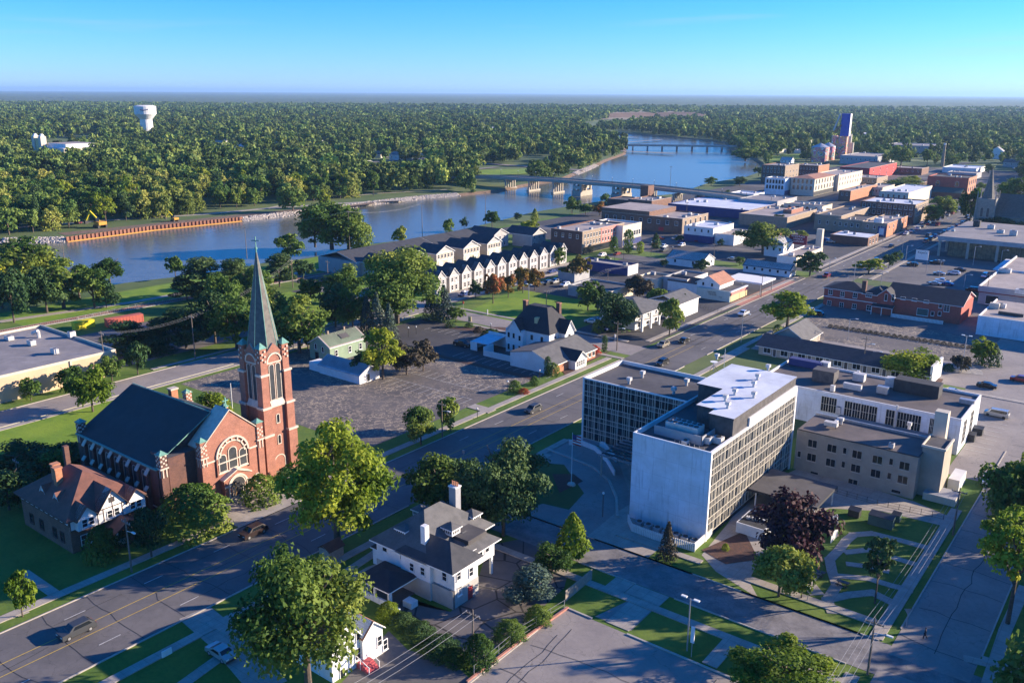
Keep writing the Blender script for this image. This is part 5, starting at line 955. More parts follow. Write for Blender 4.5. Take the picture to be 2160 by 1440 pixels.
for x in(-142.5,-139): win(vc,'F',x,4.4,.9,1.5,195)
win(vc,'R',198,4.2,.8,1.7,-136.5); win(vc,'R',202.2,4.2,1.1,1.8,-134.6)
gw=MB(); gw.box(-159.5,-159.2,188,194,0,2.6,'white_wall'); gw.box(-159.2,-157,188,188.2,0,2.6,'white_wall'); gw.box(-152.5,-141.3,185.6,185.85,0,1.7,'white_wall'); gw.slab([(-159.4,188.1,2.6),(-153,188.1,2.7),(-153,196,3.4),(-159.4,196,3.3)],.2,'membrane_white'); gw.box(-159.2,-151,196,196.3,0,4.0,'white_wall'); gw.box(-152.7,-152.4,185.6,190,0,2.6,'white_wall')
tag(gw.build('garden_wall'),'white walled garden yard with a sloping white lean-to roof','wall')
ls=thing('low_shop','low shop with brown-grey roof, blue-white end wall and dormer','shop',-133,193,0)
z=2.8; g=MB(); pts=[(-141,183,0),(-126.8,183,0),(-126.8,183,z),(-133.5,183,z+2.6),(-141,183,z+1.2)]; g.poly(pts,'white_wall'); g.poly([(p[0],204,p[2]) for p in pts][::-1],'white_wall')
g.poly([(-126.8,183,0),(-126.8,204,0),(-126.8,204,z),(-126.8,183,z)],'brick_orange'); g.poly([(-141,204,0),(-141,183,0),(-141,183,z+1.2),(-141,204,z+1.2)],'white_wall'); g.build('wall',ls)
g=MB(); g.slab([(-126.3,182.8,z-.1),(-126.3,204.3,z-.1),(-133.5,204.3,z+2.8),(-133.5,182.8,z+2.8)],.2,'shingle_grey','white_trim'); g.slab([(-133.5,182.8,z+2.8),(-133.5,204.3,z+2.8),(-141.2,204.3,z+1.3),(-141.2,182.8,z+1.3)],.2,'shingle_grey'); g.build('roof',ls)
g=MB(); g.box(-126.8,-124.6,190.5,196,0,z,'white_siding'); g.gend(-128.5,-124.6,190.5,196,z,2.0,'x','white_siding'); o=g.build('dormer_bay',ls); g=MB(); g.gable(-131,-124.4,190.5,196,z,2.1,'x','shingle_black','white_trim',.3); g.build('gable_roof',ls)
for y in(191.5,192.5,193.5,194.6): win(ls,'R',y,.8,.6,1.4,-124.6,mull=(1,2))
for y in(199,201,203): win(ls,'R',y,.9,1.1,1.2,-126.8)
occ(-160,-124,182,207)
# ---- galleried two-storey house ----
gl_=thing('galleried_house','white two-storey house with dark hip roof and columned gallery','house',-135,245,0)
g=MB(); g.box(-146,-133,237,253,0,6,'white_siding'); g.build('wall',gl_); g=MB(); g.hip(-146,-130.2,236,254,6,2.6,'shingle_grey','white_trim',.7); g.build('roof',gl_)
for y in(237,242.5,248,253): g=MB(); g.box(-130.8,-130.2,y-.3,y+.3,0,6,'white_trim'); g.build('column',gl_)
g=MB(); g.box(-133,-130.4,237,253,2.9,3.1,'white_trim'); g.tube((-130.6,237,4),(-130.6,253,4),.06,'white_trim',4)
for k in range(33): g.tube((-130.6,237+k*.5,3.1),(-130.6,237+k*.5,4),.03,'white_trim',4)
g.build('gallery',gl_)
for y in(239.5,245,250.5): win(gl_,'R',y,3.6,1.4,1.6,-133); win(gl_,'R',y,.6,1.6,1.9,-133)
for x in(-143,-139.5,-136): win(gl_,'F',x,3.7,1,1.5,237); win(gl_,'F',x,.9,1,1.5,237)
g=MB(); g.box(-140,-128.5,258,272,0,5.5,'white_siding'); tag(g.gable(-140,-128.5,258,272,5.5,2,'y','shingle_grey','white_trim',.5).build('house'),'white house with grey gable roof behind the galleried house','house'); occ(-147,-128,236,273)
# ---- motel ----
mo=thing('motel','long single-storey motel with dark roof and beige doors','motel',-70,242,0)
g=MB(); g.box(-92,-46.6,236.5,247.5,0,2.9,'block_beige'); g.gend(-92,-46.6,236.5,247.5,2.9,2,'x','block_beige'); g.build('wall',mo)
g=MB(); g.gable(-92,-46.6,236.5,248,2.9,2.1,'x','shingle_dark','white_trim',.8); g.build('roof',mo)
for k in range(9): x=-89.5+k*5; win(mo,'F',x,.8,2.0,1.5,236.5,mull=(2,1)); win(mo,'F',x+2.2,.1,.95,2.1,236.5,name='door',gl='panel_dark',sill=False)
g=MB(); g.gable(-93,-83,248.4,262,3,3.2,'y','shingle_grey','white_trim',.6); g.box(-93,-83,248.4,262,0,3,'block_beige'); g.gend(-93,-83,248.4,262,3,3.0,'y','block_beige'); g.build('office_wing',mo)
g=MB(); g.box(-46.2,-45.6,236.6,247.4,0,5.2,'white_wall'); g.build('end_wall',mo); occ(-94,-45,236,263)
# ---- red brick inn ----
ri=thing('brick_inn','long red brick inn with dark roof, white-framed windows and gabled entrance','inn',-76,318,0)
g=MB(); g.box(-98.5,-84.5,310,322,0,6.3,'brick_inn'); g.box(-84.5,-77.5,309.4,322,0,6.1,'brick_inn'); g.box(-77.5,-53.8,309.5,328,0,6.4,'brick_inn'); g.box(-79.8,-74.6,308.2,309.5,0,6.6,'brick_inn'); g.gend(-79.8,-74.6,308.2,312,6.6,2.2,'y','brick_inn'); g.gend(-77.5,-53.9,309.5,328,6.4,3,'x','salmon_paint'); g.build('wall',ri)
g=MB(); g.hip(-98.5,-84.4,310,322,6.3,2.1,'shingle_black','white_trim',.5); g.build('roof',ri); g=MB(); g.gable(-77.5,-53.8,309.5,328,6.4,3.2,'x','shingle_black','white_trim',.6); g.build('roof',ri); g=MB(); g.hip(-85,-77,309.4,322,6.1,2.0,'shingle_black','white_trim',.4); g.build('roof',ri); g=MB(); g.gable(-79.8,-74.6,308.2,313,6.6,2.3,'y','shingle_black','white_trim',.4); g.build('gable_roof',ri)
wpx(ri,'F',310,[(1752,616),(1777,620),(1804,623),(1749,639),(1775,643),(1802,646)],1.3,1.6,mull=(2,2)); wpx(ri,'F',309.4,[(1833,622)],1.9,1.3,mull=(3,1)); wpx(ri,'F',309.4,[(1833,649)],1.5,1.7,mull=(2,2)); wpx(ri,'F',308.2,[(1869,627),(1884,628)],.8,2.2)
wpx(ri,'F',309.5,[(1905,629),(1929,632),(1954,636)],1.4,.8); wpx(ri,'F',309.5,[(1984,645),(1982,661),(1967,661)],.9,1.3); wpx(ri,'F',309.5,[(1997,650)],1.6,2.1,mull=(2,3)); wpx(ri,'F',309.5,[(1946,658)],3.4,2.2,gl='green_box')
g=MB(); g.box(-84.6,-98.5 and -98.5,309.93,310,3.1,3.35,'white_trim') if False else g.box(-98.5,-84.5,309.9,310,3.1,3.35,'white_trim'); g.box(-84.5,-79.8,309.3,309.4,3.2,3.45,'white_trim'); g.slab([(-81,306,2.9),(-74,306,2.9),(-74,308.2,3.6),(-81,308.2,3.6)],.15,'shingle_black','white_trim')
for x in(-80.8,-77.5,-74.2): g.box(x-.1,x+.1,306,306.2,0,2.9,'white_trim')
g.build('porch',ri); g=MB(); g.box(-86,-84.6,310.5,312,6,10.2,'brick_dark'); g.build('chimney',ri)
wallpath('picket_fence',[(-74,306.3),(-58,306.3)],1.3,.08,'white_trim','white picket fence in front of the red brick inn','fence',0,.4); occ(-99,-53,308,329)
# ---- tan warehouse at left ----
ww=thing('warehouse','tan flat-roofed warehouse with pale grey roof beside the back street','warehouse',-235,95,0)
g=MB(); g.box(-258,-217.2,20,112.6,0,6.2,'tan_wall','membrane_grey'); 
for a in((-258,-217.2,20,20.3),(-258,-217.2,112.3,112.6),(-258,-257.7,20.3,112.3),(-217.5,-217.2,20.3,112.3)): g.box(*a,6.2,6.8,'stucco_cream')
g.build('wall',ww)
g=MB(); g.box(-257.6,-217.6,78.6,78.9,6.21,6.9,'membrane_white'); g.build('roof_divider',ww)
for q,a,b,h in(((20,717),2.6,1.5,1.2),((67,728),2.4,1.4,1.4),((116,746),2.2,1.2,1.4),((152,712),1.6,1.6,1.8)): x,y=G(*q,6.2); ac(ww,x,y,6.21,a,b,h)
x,y=G(82,712,6.2); g=MB(); g.tube((x,y,6.2),(x,y,8),.5,'hvac',8); g.tube((x,y,8),(x-2.2,y-.6,7.2),.5,'hvac',8); g.build('roof_duct',ww); g=MB(); g.box(-217.2,-216.9,100.3,100.7,0,6.5,'stone_trim'); g.build('downpipe',ww); occ(-260,-216,20,114)
# ---- white flat building and market at right ----
wr=thing('white_flat_building','white flat-roofed building at the right edge with blank grey-blue side','building',-40,310,0)
g=MB(); g.box(-47.2,-18,300,330,0,5.6,'white_stained','membrane_tan'); g.box(-47.2,-18,300,300.3,5.6,6.1,'white_trim'); g.box(-47.2,-46.9,300.3,330,5.6,6.1,'white_trim'); g.build('wall',wr); g=MB(); g.box(-43,-36,308,309,5.61,6.5,'panel_black'); g.build('roof_unit',wr); ac(wr,-44,318,5.61,3,2,1.4); g=MB(); g.box(-46.8,-44,315,316.5,5.6,7.4,'stucco_cream'); g.build('chimney',wr); occ(-48,-17,299,331)
mk=thing('market','big flat white-roofed market with a grey band wall and dark red stripe','market',-40,380,0)
g=MB(); g.box(-55.5,-15,347,424,0,6,'grey_wall','membrane_tan'); g.box(-55.9,-15,346.6,347,4.6,6.6,'grey_wall'); g.box(-55.9,-55.5,347,424,5.0,6.6,'white_trim'); g.build('wall',mk)
g=MB(); g.box(-55.9,-15,346.5,346.6,4.3,4.6,'maroon_paint'); g.build('stripe',mk); g=MB(); g.box(-55.5,-16,386,386.4,6.01,6.7,'membrane_white'); g.box(-59.5,-56,395,424,4.4,4.8,'membrane_white'); g.build('roof_edge',mk); win(mk,'F',-51,.5,4,3,346.6)
for q in((2155,620),(2120,575)): x,y=G(*q,6); ac(mk,x,y,6.01,4,3,1.6)
occ(-60,-14,346,425)
# ---- modern bank ----
bk_=thing('modern_bank','low modern glass bank with wide flat roof on slim concrete columns','bank',-70,470,0)
g=MB(); g.box(-87,-14,447,500,0,7.4,'glass_lit'); g.build('glass_wall',bk_); g=MB(); g.box(-91,-10,441.8,506,7.4,9.4,'grey_wall','membrane_grey'); g.build('roof',bk_)
for k in range(7): g=MB(); x=-90+k*12; g.box(x-.5,x+.5,442.2,443.2,0,7.4,'concrete_bridge'); g.build('column',bk_)
for k in range(3): g=MB(); y=458+k*20; g.box(-90.5,-89.5,y-.5,y+.5,0,7.4,'concrete_bridge'); g.build('column',bk_)
g=MB(); 
for k in range(36): g.box(-87+k*2-.05,-87+k*2+.05,446.9,446.99,.0,7.4,'black_metal')
g.build('mullions',bk_)
for q,a,b,h,m in(((2060,478),3,3,3,'panel_black'),((2090,483),3,2,2,'hvac'),((2010,488),1.5,1,1,'hvac'),((2110,492),3,2,1.6,'hvac'),((2137,497),3,2.4,2.4,'steel')): x,y=G(*q,9.4); ac(bk_,x,y,9.42,a,b,h,m)
occ(-92,-8,441,507)
# ================= row houses =================
ORD='first second third fourth fifth sixth seventh eighth ninth tenth eleventh twelfth'.split()
def rowhouse(y0,w_,x1,dep,hw,hg,label,group,m='beige_siding'):
    t=thing('row_house',label,'house',x1,y0,0,0,group); c=y0+w_/2; x0=x1-dep
    g=MB(); g.box(x0,x1-1.6,y0,y0+w_,0,hw,m); g.box(x1-1.6,x1,y0+.5,y0+w_-1.6,0,hw,'pale_siding'); g.gend(x1-2,x1,y0+.5,y0+w_-1.6,hw,hg,'x','pale_siding'); g.build('wall',t)
    g=MB(); g.gable(x0,x1-1.6,y0,y0+w_,hw,hg*.9,'x','shingle_dark','white_trim',.02,.2); g.gable(x1-5,x1,y0+.5,y0+w_-1.6,hw,hg,'x','shingle_dark','white_trim',.35,.22); g.build('roof',t)
    f=MB(); f.box(x1,x1+.1,y0+.45,y0+.75,0,hw,'white_trim'); f.box(x1,x1+.1,y0+w_-1.85,y0+w_-1.55,0,hw,'white_trim'); f.box(x1,x1+.1,y0+.75,y0+w_-1.85,3.1,3.35,'white_trim'); f.box(x1,x1+.1,y0+.75,y0+w_-1.85,6.0,6.25,'white_trim'); f.build('trim',t)
    a=(y0+.5+y0+w_-1.6)/2
    for u in(-1.1,1.1): win(t,'R',a+u,3.9,.9,1.5,x1,child=False,mull=(1,2)); win(t,'R',a+u,.8,.9,1.7,x1,child=False,mull=(1,2))
    win(t,'R',y0+w_-.8,.2,.9,2.2,x1-1.6,child=False,name='door'); win(t,'R',y0+w_-.8,4,.8,1.3,x1-1.6,child=False)
    return t
y=233.5
for k in range(12): rowhouse(y,7.2,-214.5,11,6.4,2.7,'beige row house with white gable, %s from the left in the front terrace'%ORD[k],'front terrace row houses'); y+=7.2
occ(-226,-214,233,320)
for k,(yc,w_) in enumerate([(246,12),(262,12),(278.5,13),(296,13),(312,12)]):
    t=thing('row_house','large grey double house with wide white gable, %s from the left in the back terrace'%ORD[k],'house',-250,yc,0,0,'back terrace double houses')
    x1=-250; y0=yc-w_/2+1; y1=yc+w_/2-1; g=MB(); g.box(-262,x1,y0,y1,0,6.4,'beige_siding'); g.gend(-262,x1,y0,y1,6.4,2.6,'x','pale_siding'); g.box(-285,-262,yc-w_/2-1.5,yc+w_/2+2.8,0,6.2,'grey_siding'); g.build('wall',t)
    g=MB(); g.gable(-262,x1,y0,y1,6.4,2.8,'x','shingle_dark','white_trim',.5,.25); g.gable(-285,-262,yc-w_/2-1.5,yc+w_/2+2.8,6.2,3.0,'y','shingle_dark','white_trim',.02,.2); g.build('roof',t)
    f=MB(); f.box(x1,x1+.1,y0,y1,3.0,3.3,'white_trim'); f.box(x1,x1+.1,y0,y1,6.2,6.5,'white_trim')
    for u in(y0,y1-.3): f.box(x1,x1+.1,u,u+.3,0,6.2,'white_trim')
    f.build('trim',t)
    for j in range(5): win(t,'R',y0+1.3+j*(y1-y0-2.6)/4,4,1.0,1.5,x1,child=False,mull=(1,2))
    for j in(0,1): win(t,'R',y0+2.7+j*(y1-y0-5.4),.1,2.6,2.3,x1,child=False,gl='white_trim',name='garage_door',sill=False)
    for x in(-259,-255.5): win(t,'F',x,4,.9,1.4,y0,child=False); win(t,'F',x,.9,.9,1.4,y0,child=False)
occ(-286,-249,236,322)
for k,(x1,y0,y1,l_) in enumerate([(-249,340,351,'grey double house right of the back terrace by the dark brick block'),(-262,326,338,'grey double house at the right end of the back terrace')]):
    t=thing('row_house',l_,'house',x1,y0); g=MB(); g.box(x1-12,x1,y0,y1,0,6.3,'grey_siding'); g.gend(x1-12,x1,y0,y1,6.3,2.6,'x','pale_siding'); g.build('wall',t); g=MB(); g.gable(x1-16,x1,y0,y1,6.3,2.8,'x','shingle_dark','white_trim',.5,.25); g.build('roof',t)
    for j in(0,1,2): win(t,'R',y0+2+j*3.5,4,1,1.5,x1,child=False,mull=(1,2)); win(t,'R',y0+2+j*3.5,.9,1,1.5,x1,child=False,mull=(1,2))
    occ(x1-16,x1,y0,y1)
# ================= downtown blocks =================
def blk(name,label,cat,W,Nn,E,Nb=None,z=None,wall='brick_brown',face=None,roof='membrane_tan',F_=None,R_=None,par=.6,wf=(1.1,1.7),wr=None,base=None,cor=None,units=2,arch=False,fr='white_trim',dmin=8,geo=None,gl='glass'):
    x0,x1,y0,y1,z=geo or fit(W,Nn,E,Nb,z)
    if y1-y0<dmin: y1=y0+dmin
    if x1-x0<5: x0=x1-5
    t=thing(name,label,cat,x1,y0); g=MB(); face=face or wall
    g.box(x0,x1-.3,y0,y1,0,z-par,wall,roof)
    g.box(x1-.3,x1,y0,y1,0,z,face); g.box(x0,x1-.3,y0,y0+.3,z-par,z,wall); g.box(x0,x1-.3,y1-.3,y1,z-par,z,wall); g.box(x0,x0+.3,y0+.3,y1-.3,z-par,z,wall); g.build('wall',t)
    c=MB(); cm=cor or 'stone_trim'; c.box(x0-.1,x1+.12,y0-.12,y0+.33,z,z+.12,cm); c.box(x1-.33,x1+.2 if cor else x1+.12,y0+.33,y1,z,z+.12 if not cor else z+.35,cm); c.build('coping',t)
    if base: b=MB(); b.box(x1,x1+.15,y0+.3,y1-.3,.2,3.1,base); b.build('shopfront',t)
    def rows(face_,spec,a,b,pl,wh):
        n_,zs=spec
        for zz in zs:
            for k in range(n_): win(t,face_,a+(k+.5)*(b-a)/n_,zz,wh[0],wh[1],pl,fr,gl,(1,2),child=False,arch=arch)
    if F_: rows('F',F_,x0+.8,x1-.8,y0,wf)
    if R_: rows('R',R_,y0+.8,y1-.8,x1,wr or wf)
    rr=random.Random(int(x0*3+y0))
    for k in range(units):
        a=rr.uniform(x0+2,x1-2.5) if x1-x0>6 else (x0+x1)/2; b=rr.uniform(y0+2,y1-2)
        ac(t,a,b,z-par+.01,rr.uniform(1,2.4),rr.uniform(1,1.8),rr.uniform(.8,1.5),rr.choice(['hvac','steel','grey_wall']),1 if rr.random()<.5 else 0)
    occ(x0,x1,y0,y1); return t,(x0,x1,y0,y1,z)
t,d_=blk('brick_block','three-storey dark brick corner block with pink and tan brick facade','building',(1164,481),(1229,489),(1315,470),(1230,537),wall='brick_dark',face='brick_tan',roof='membrane_tan',R_=(14,(4.2,7.4)),F_=(4,(7.2,)),units=6,base='glass')
g=MB(); g.box(d_[1]+.02,d_[1]+.14,d_[2]+16,d_[2]+32,3.3,d_[4]+.05,'salmon_paint'); g.build('painted_bay',t)
for k in range(6):
    for z_ in(4.2,7.4): win(t,'R',d_[2]+17.5+k*2.6,z_,1.1,1.7,d_[1]+.14,child=False)
blk('shop_block','white two-storey shop block with cream piers beside the pink brick block','building',(1255,466),(1314,477),(1370,470),(1314,521),wall='white_wall',face='stucco_cream',roof='membrane_tan',R_=(7,(4.6,)),wr=(1.6,2.2),base='navy_paint')
t,d_=blk('brown_block','large brown brick block with tall paired windows and a red sign at street level','building',(1287,442),(1440,462),(1477,448),(1440,494),wall='brick_brown',face='brick_tan',roof='membrane_tan',F_=(9,(4.4,)),wf=(1.8,2.0),R_=(5,(.8,)),wr=(1.6,6),units=5)
g=MB(); g.box(d_[0],d_[1]-20,d_[2]+.02,d_[3],d_[4]-.5,d_[4]+2.2,'brick_brown','membrane_tan'); g.build('upper_storey',t); g=MB(); g.box(d_[1]-14,d_[1]-11,d_[2]-.15,d_[2],.8,2.6,'red_paint'); g.build('sign_board',t)
t,d_=blk('painted_block','white-painted block with a deep blue base and pale blue roof','building',(1446,475),(1505,482),(1540,470),(1505,515),wall='white_wall',face='white_wall',roof='membrane_white',F_=(4,(5.4,)),wf=(.9,1.4))
g=MB(); g.box(d_[0]-.05,d_[1]+.05,d_[2]-.06,d_[2],0,3.6,'navy_paint'); g.box(d_[1],d_[1]+.06,d_[2],d_[3],0,3.6,'navy_paint'); g.build('painted_base',t)
blk('annex','low white annex stepping down beside the blue-based block','building',None,None,None,geo=(-186.2,-176,408,428,5.2),wall='white_wall',roof='membrane_tan',units=1)
blk('supermarket','very wide low store with a pale blue-white roof below the bridge','store',(1427,430),(1577,446),(1690,425),z=5,wall='navy_paint',roof='membrane_white',par=.4,units=6,geo=(-262,-208.5,502,562,5.5))
blk('brick_block','plain brown brick block with cream roof edge beside the wide store','building',(1575,446),(1661,459),(1706,440),(1661,483),wall='brick_tan',roof='membrane_tan',units=5)
blk('brick_block','narrow red brick block squeezed among the flat roofs','building',(1662,441),(1670,443),(1690,436),z=8,wall='brick_red',roof='membrane_tan',units=1)
blk('arched_block','cream block with arched upper windows and dark cornice','building',(1660,427),(1735,435),(1767,430),(1735,460),wall='stucco_cream',roof='membrane_grey',F_=(4,(3.4,)),wf=(1.8,2.8),arch=True,cor='panel_black',units=6)
blk('brick_block','tan brick block with small square windows by the corner bank drive','building',(1727,449),(1775,456),(1817,436),(1775,489),wall='brick_tan',roof='membrane_dark',F_=(3,(3.6,)),units=3)
blk('brick_block','low tan brick block with black roof left of the mural building','building',(1780,456),(1820,466),(1845,455),(1822,494),wall='brick_tan',roof='membrane_dark',F_=(4,(3.6,)),units=2)
t,d_=blk('corner_block','orange-tan brick corner block with dark mural panels on the street side','building',(1827,465),(1872,472),(1911,455),(1870,501),wall='brick_tan',face='brick_orange',roof='membrane_tan',F_=(3,(4,)),R_=(5,(4,)),units=3)
g=MB(); g.box(d_[1]-4.5,d_[1]-.4,d_[2]-.06,d_[2],.4,5.5,'navy_paint'); g.box(d_[1]-3.8,d_[1]-1.2,d_[2]-.1,d_[2]-.061,1.2,4.6,'white_wall'); g.build('mural',t); ac(t,d_[0]+7,d_[2]+4,d_[4]-.6,4,3,2.6,'white_wall',0)
blk('brick_block','wide red-brown two-storey block with a row of white-framed windows','building',(1820,422),(1932,432),(1956,422),(1928,473),wall='brick_dark',face='brick_tan',roof='membrane_white',F_=(10,(4.4,8)),wf=(1.6,2.0),R_=(6,(4.4,8)),units=7)
blk('cream_block','cream two-part block with pale roof in the middle of downtown','building',(1862,401),(1917,407),(1944,390),z=9,wall='stucco_cream',roof='membrane_white',F_=(5,(4.6,)),wf=(1.2,2.6),units=4)
t,d_=blk('brick_hall','long dark red brick hall with one arched window and cornice','building',(1947,374),(2044,376),(2056,370),(2042,418),wall='brick_inn',face='brick_orange',roof='membrane_dark',F_=(2,(8,)),wf=(2.4,3.4),R_=(4,(4,9)),arch=True,cor='panel_black',units=4)
g=MB(); g.slab([(d_[1]-22,d_[2]-9,4.0),(d_[1]-2,d_[2]-9,4.0),(d_[1]-2,d_[2],7),(d_[1]-22,d_[2],7)],.2,'green_box'); g.box(d_[0],d_[1],d_[2]-9,d_[2],0,3.9,'brick_brown'); g.build('awning_roof',t)
t,d_=blk('red_hall','bright red gabled hall with dark roof and stepped front','building',(1770,352),(1835,355),(1868,342),(1835,381),wall='maroon_paint',face='red_paint',roof='shingle_dark',R_=(4,(2,7)),wr=(1.6,2.6),units=0)
blk('brick_block','orange brick block with flat pale roof behind the arched block','building',(1775,400),(1795,403),(1826,387),(1795,425),wall='brick_brown',face='brick_orange',roof='membrane_tan',F_=(2,(4,)),units=2)
t,d_=blk('palazzo_block','pale stone three-storey block with arched windows and low tan hipped roof','building',(1679,373),(1719,378),(1742,368),(1719,414),wall='stone_trim',face='stucco_cream',roof='shingle_orange',F_=(5,(4.2,8.6)),R_=(7,(4.2,8.6)),wf=(1.8,3.2),arch=True,base='panel_black',units=0)
g=MB(); g.hip(d_[0],d_[1],d_[2],d_[3],d_[4]+.1,1.8,'shingle_orange','stone_trim',.6); g.build('hip_roof',t)
blk('stone_block','pale stone block continuing the row right of the tan hipped roof','building',(1722,375),(1722,378),(1772,366),z=12,wall='stone_trim',face='stucco_cream',roof='membrane_tan',R_=(9,(4.2,8)),wr=(1.2,2.2),units=3,geo=(-240,-219.5,d_[3]+.5,d_[3]+60,12.2))
blk('ornate_block','grey-blue stone block with tall arched windows left of the palazzo','building',(1616,374),(1657,377),(1662,375),(1656,412),wall='white_stained',roof='membrane_grey',F_=(6,(4.2,8.2)),wf=(1.5,2.8),arch=True,base='navy_paint',units=2,dmin=14)
blk('brick_block','thin dark brick block between the ornate and the tan-roofed blocks','building',(1658,377),(1678,380),(1682,377),(1678,410),wall='brick_dark',roof='membrane_dark',F_=(2,(4,8)),units=0,dmin=14)
blk('brick_block','tall brown brick block with many windows at the river end of the street','building',(1616,346),(1657,350),(1680,345),z=15,wall='brick_brown',face='brick_tan',roof='membrane_grey',F_=(6,(5,9,12)),R_=(4,(5,9)),units=3)
blk('brick_block','dark brick block with white windows behind the tan hipped roof','building',(1681,347),(1727,350),(1749,346),z=12,wall='brick_dark',face='brick_orange',roof='membrane_grey',F_=(7,(4.5,8.5)),units=4)
blk('brick_block','grey block with long roof in front of the painted silos','building',(1775,327),(1852,331),(1876,324),z=9,wall='grey_wall',roof='membrane_tan',F_=(8,(4.5,)),units=3)
blk('flat_shop','small dark shop with thick white flat roof at the street corner','shop',(1752,494),(1832,502),(1842,492),(1827,520),wall='brick_dark',face='brick_brown',roof='membrane_white',par=.3,R_=(3,(.8,)),wr=(1.8,2),units=3)
blk('flat_shop','dark flat-roofed block under the bridge ramp','building',(1290,417),(1345,424),(1370,418),z=5,wall='brick_dark',roof='membrane_dark',units=4)
blk('brick_block','brown brick block with two lift towers under the bridge','building',(1335,418),(1375,424),(1412,416),z=7,wall='brick_brown',roof='membrane_grey',units=5)
g=MB(); x,y=G(1366,428); g.box(x-6,x,y,y+8,0,11.5,'brick_brown','membrane_dark'); tag(g.build('brick_tower'),'square brown brick tower in front of the river bridge','tower')
# remaining flat roofs of the town, farther out (each its own block)
far=[('low block with pale roof beyond the brick smokestack',(1990,352),(2060,356),(2070,350),5,'white_wall','membrane_white'),('long dark school-like block with rows of windows',(1876,303),(1975,309),(1992,304),10,'grey_wall','membrane_grey'),('low sheds with bright roof near the fields',(1802,282),(1880,284),(1886,281),5,'grey_wall','membrane_white'),('plain shed with tan roof left of the fields',(1765,298),(1810,301),(1830,298),5,'white_wall','membrane_tan'),
('pale low block beside the woods',(1870,275),(1915,277),(1920,274),6,'white_wall','membrane_white'),('low blue-roofed shed at the woods edge',(1925,280),(1960,282),(1966,279),6,'navy_paint','membrane_white'),('flat brown block left of the red hall',(1890,352),(1945,356),(1952,352),6,'brick_brown','membrane_tan'),('flat grey shop right of the smokestack',(2000,362),(2060,366),(2066,362),5,'grey_wall','membrane_tan'),
('white shed on the green bank',(1672,315),(1690,317),(1695,315),4,'white_wall','membrane_tan'),('pale service shed on the green bank',(1620,314),(1645,316),(1650,314),4,'stucco_cream','membrane_white'),('flat tan-roofed store row behind the cream block',(1800,372),(1850,376),(1866,370),6,'brick_tan','membrane_tan'),('small cream block behind the orange brick block',(1830,392),(1862,396),(1870,388),6,'stucco_cream','membrane_tan'),
('low white-roofed shop near the arched block',(1700,445),(1735,450),(1760,441),5,'brick_tan','membrane_white'),('dark flat block among the downtown roofs',(1880,382),(1940,387),(1950,380),6,'brick_dark','membrane_grey'),('flat roofed block with many vents at the main street',(1560,418),(1640,425),(1680,415),7,'grey_wall','membrane_grey'),('small pale block along the river road',(1545,405),(1590,410),(1610,405),6,'white_wall','membrane_white')]
for l_,W,Nn,E,z,wm,rm in far: blk('commercial_block',l_,'building',W,Nn,E,z=z,wall=wm,roof=rm,F_=(5,(z-3.4,)) if z>5 else None,units=2)
def house(x,y,w_,d2,h,hr,wm,rm,label,cat='house',ax='x',group=None,wn=2,ch_=0):
    t=thing('house',label,cat,x,y,0,0,group); x0,x1,y0,y1=x-w_/2,x+w_/2,y-d2/2,y+d2/2
    g=MB(); g.box(x0,x1,y0,y1,0,h,wm); g.gend(x0,x1,y0,y1,h,hr,ax,wm); g.build('wall',t); g=MB(); g.gable(x0,x1,y0,y1,h,hr,ax,rm,'white_trim',.4); g.build('roof',t)
    for k in range(wn): win(t,'F',x0+(k+.5)*w_/wn,h*.45,.9,1.3,y0,child=False); win(t,'R',y0+(k+.5)*d2/wn,h*.45,.9,1.3,x1,child=False)
    if ch_: g=MB(); g.box(x-.4,x+.4,y-.4,y+.4,h,h+hr+1,'brick_red'); g.build('chimney',t)
    occ(x0,x1,y0,y1); return t
# mid-town sheds and houses
x,y=G(1635,540); house(x,y+4,9,13,6.6,2.6,'white_wall','shingle_black','tall white house with dark roof behind the dark red billboard',ax='y',wn=3,ch_=1)
blk('diner','cream low diner with flat tan roof beside the dark round street tree','shop',(1640,538),(1680,543),(1740,522),z=4,wall='white_wall',face='stucco_cream',roof='membrane_tan',R_=(6,(.8,)),wr=(1.8,1.8),units=4)
g=MB(); x,y=G(1727,524); g.box(x-1.4,x+1.4,y-1.2,y+1.2,0,9.5,'stucco_cream'); tag(g.build('chimney_tower'),'square cream tower rising over the diner roof','tower')
x,y=G(1625,583); house(x-3,y+6,20,7,3,2,'white_wall','shingle_dark','long low white building with dark roof and small square windows','shop','x',wn=6)
x,y=G(1440,563); t=house(x,y+7,17,12,3.2,2.6,'white_siding','shingle_brown','white shop with dark brown hipped roof and pale roof patch','shop','x')
blk('grey_shed','low dark blue shop with thick pale roof edge right of the orange-topped maple','shop',(1245,541),(1325,562),(1340,555),z=4,wall='navy_paint',face='white_wall',roof='membrane_tan',units=2)
blk('flat_shed','long flat shed with dark roof and blank beige side','shed',(1200,600),(1290,615),(1322,598),z=4,wall='grey_wall',face='stucco_cream',roof='membrane_dark',units=1)
blk('flat_shed','low grey shed behind the green maple','shed',(1184,571),(1212,578),(1235,568),z=3.4,wall='grey_wall',roof='membrane_dark',units=0)
blk('flat_shed','small pale flat-roofed shop right of the thick-edged roof','shop',(1340,583),(1388,590),(1402,576),z=4,wall='stucco_cream',roof='membrane_dark',units=1)
blk('grey_shop','grey block with dark roof and a white raised edge behind the gabled shop','shop',(1408,580),(1450,590),(1470,572),z=5,wall='grey_wall',face='white_wall',roof='membrane_dark',units=1)
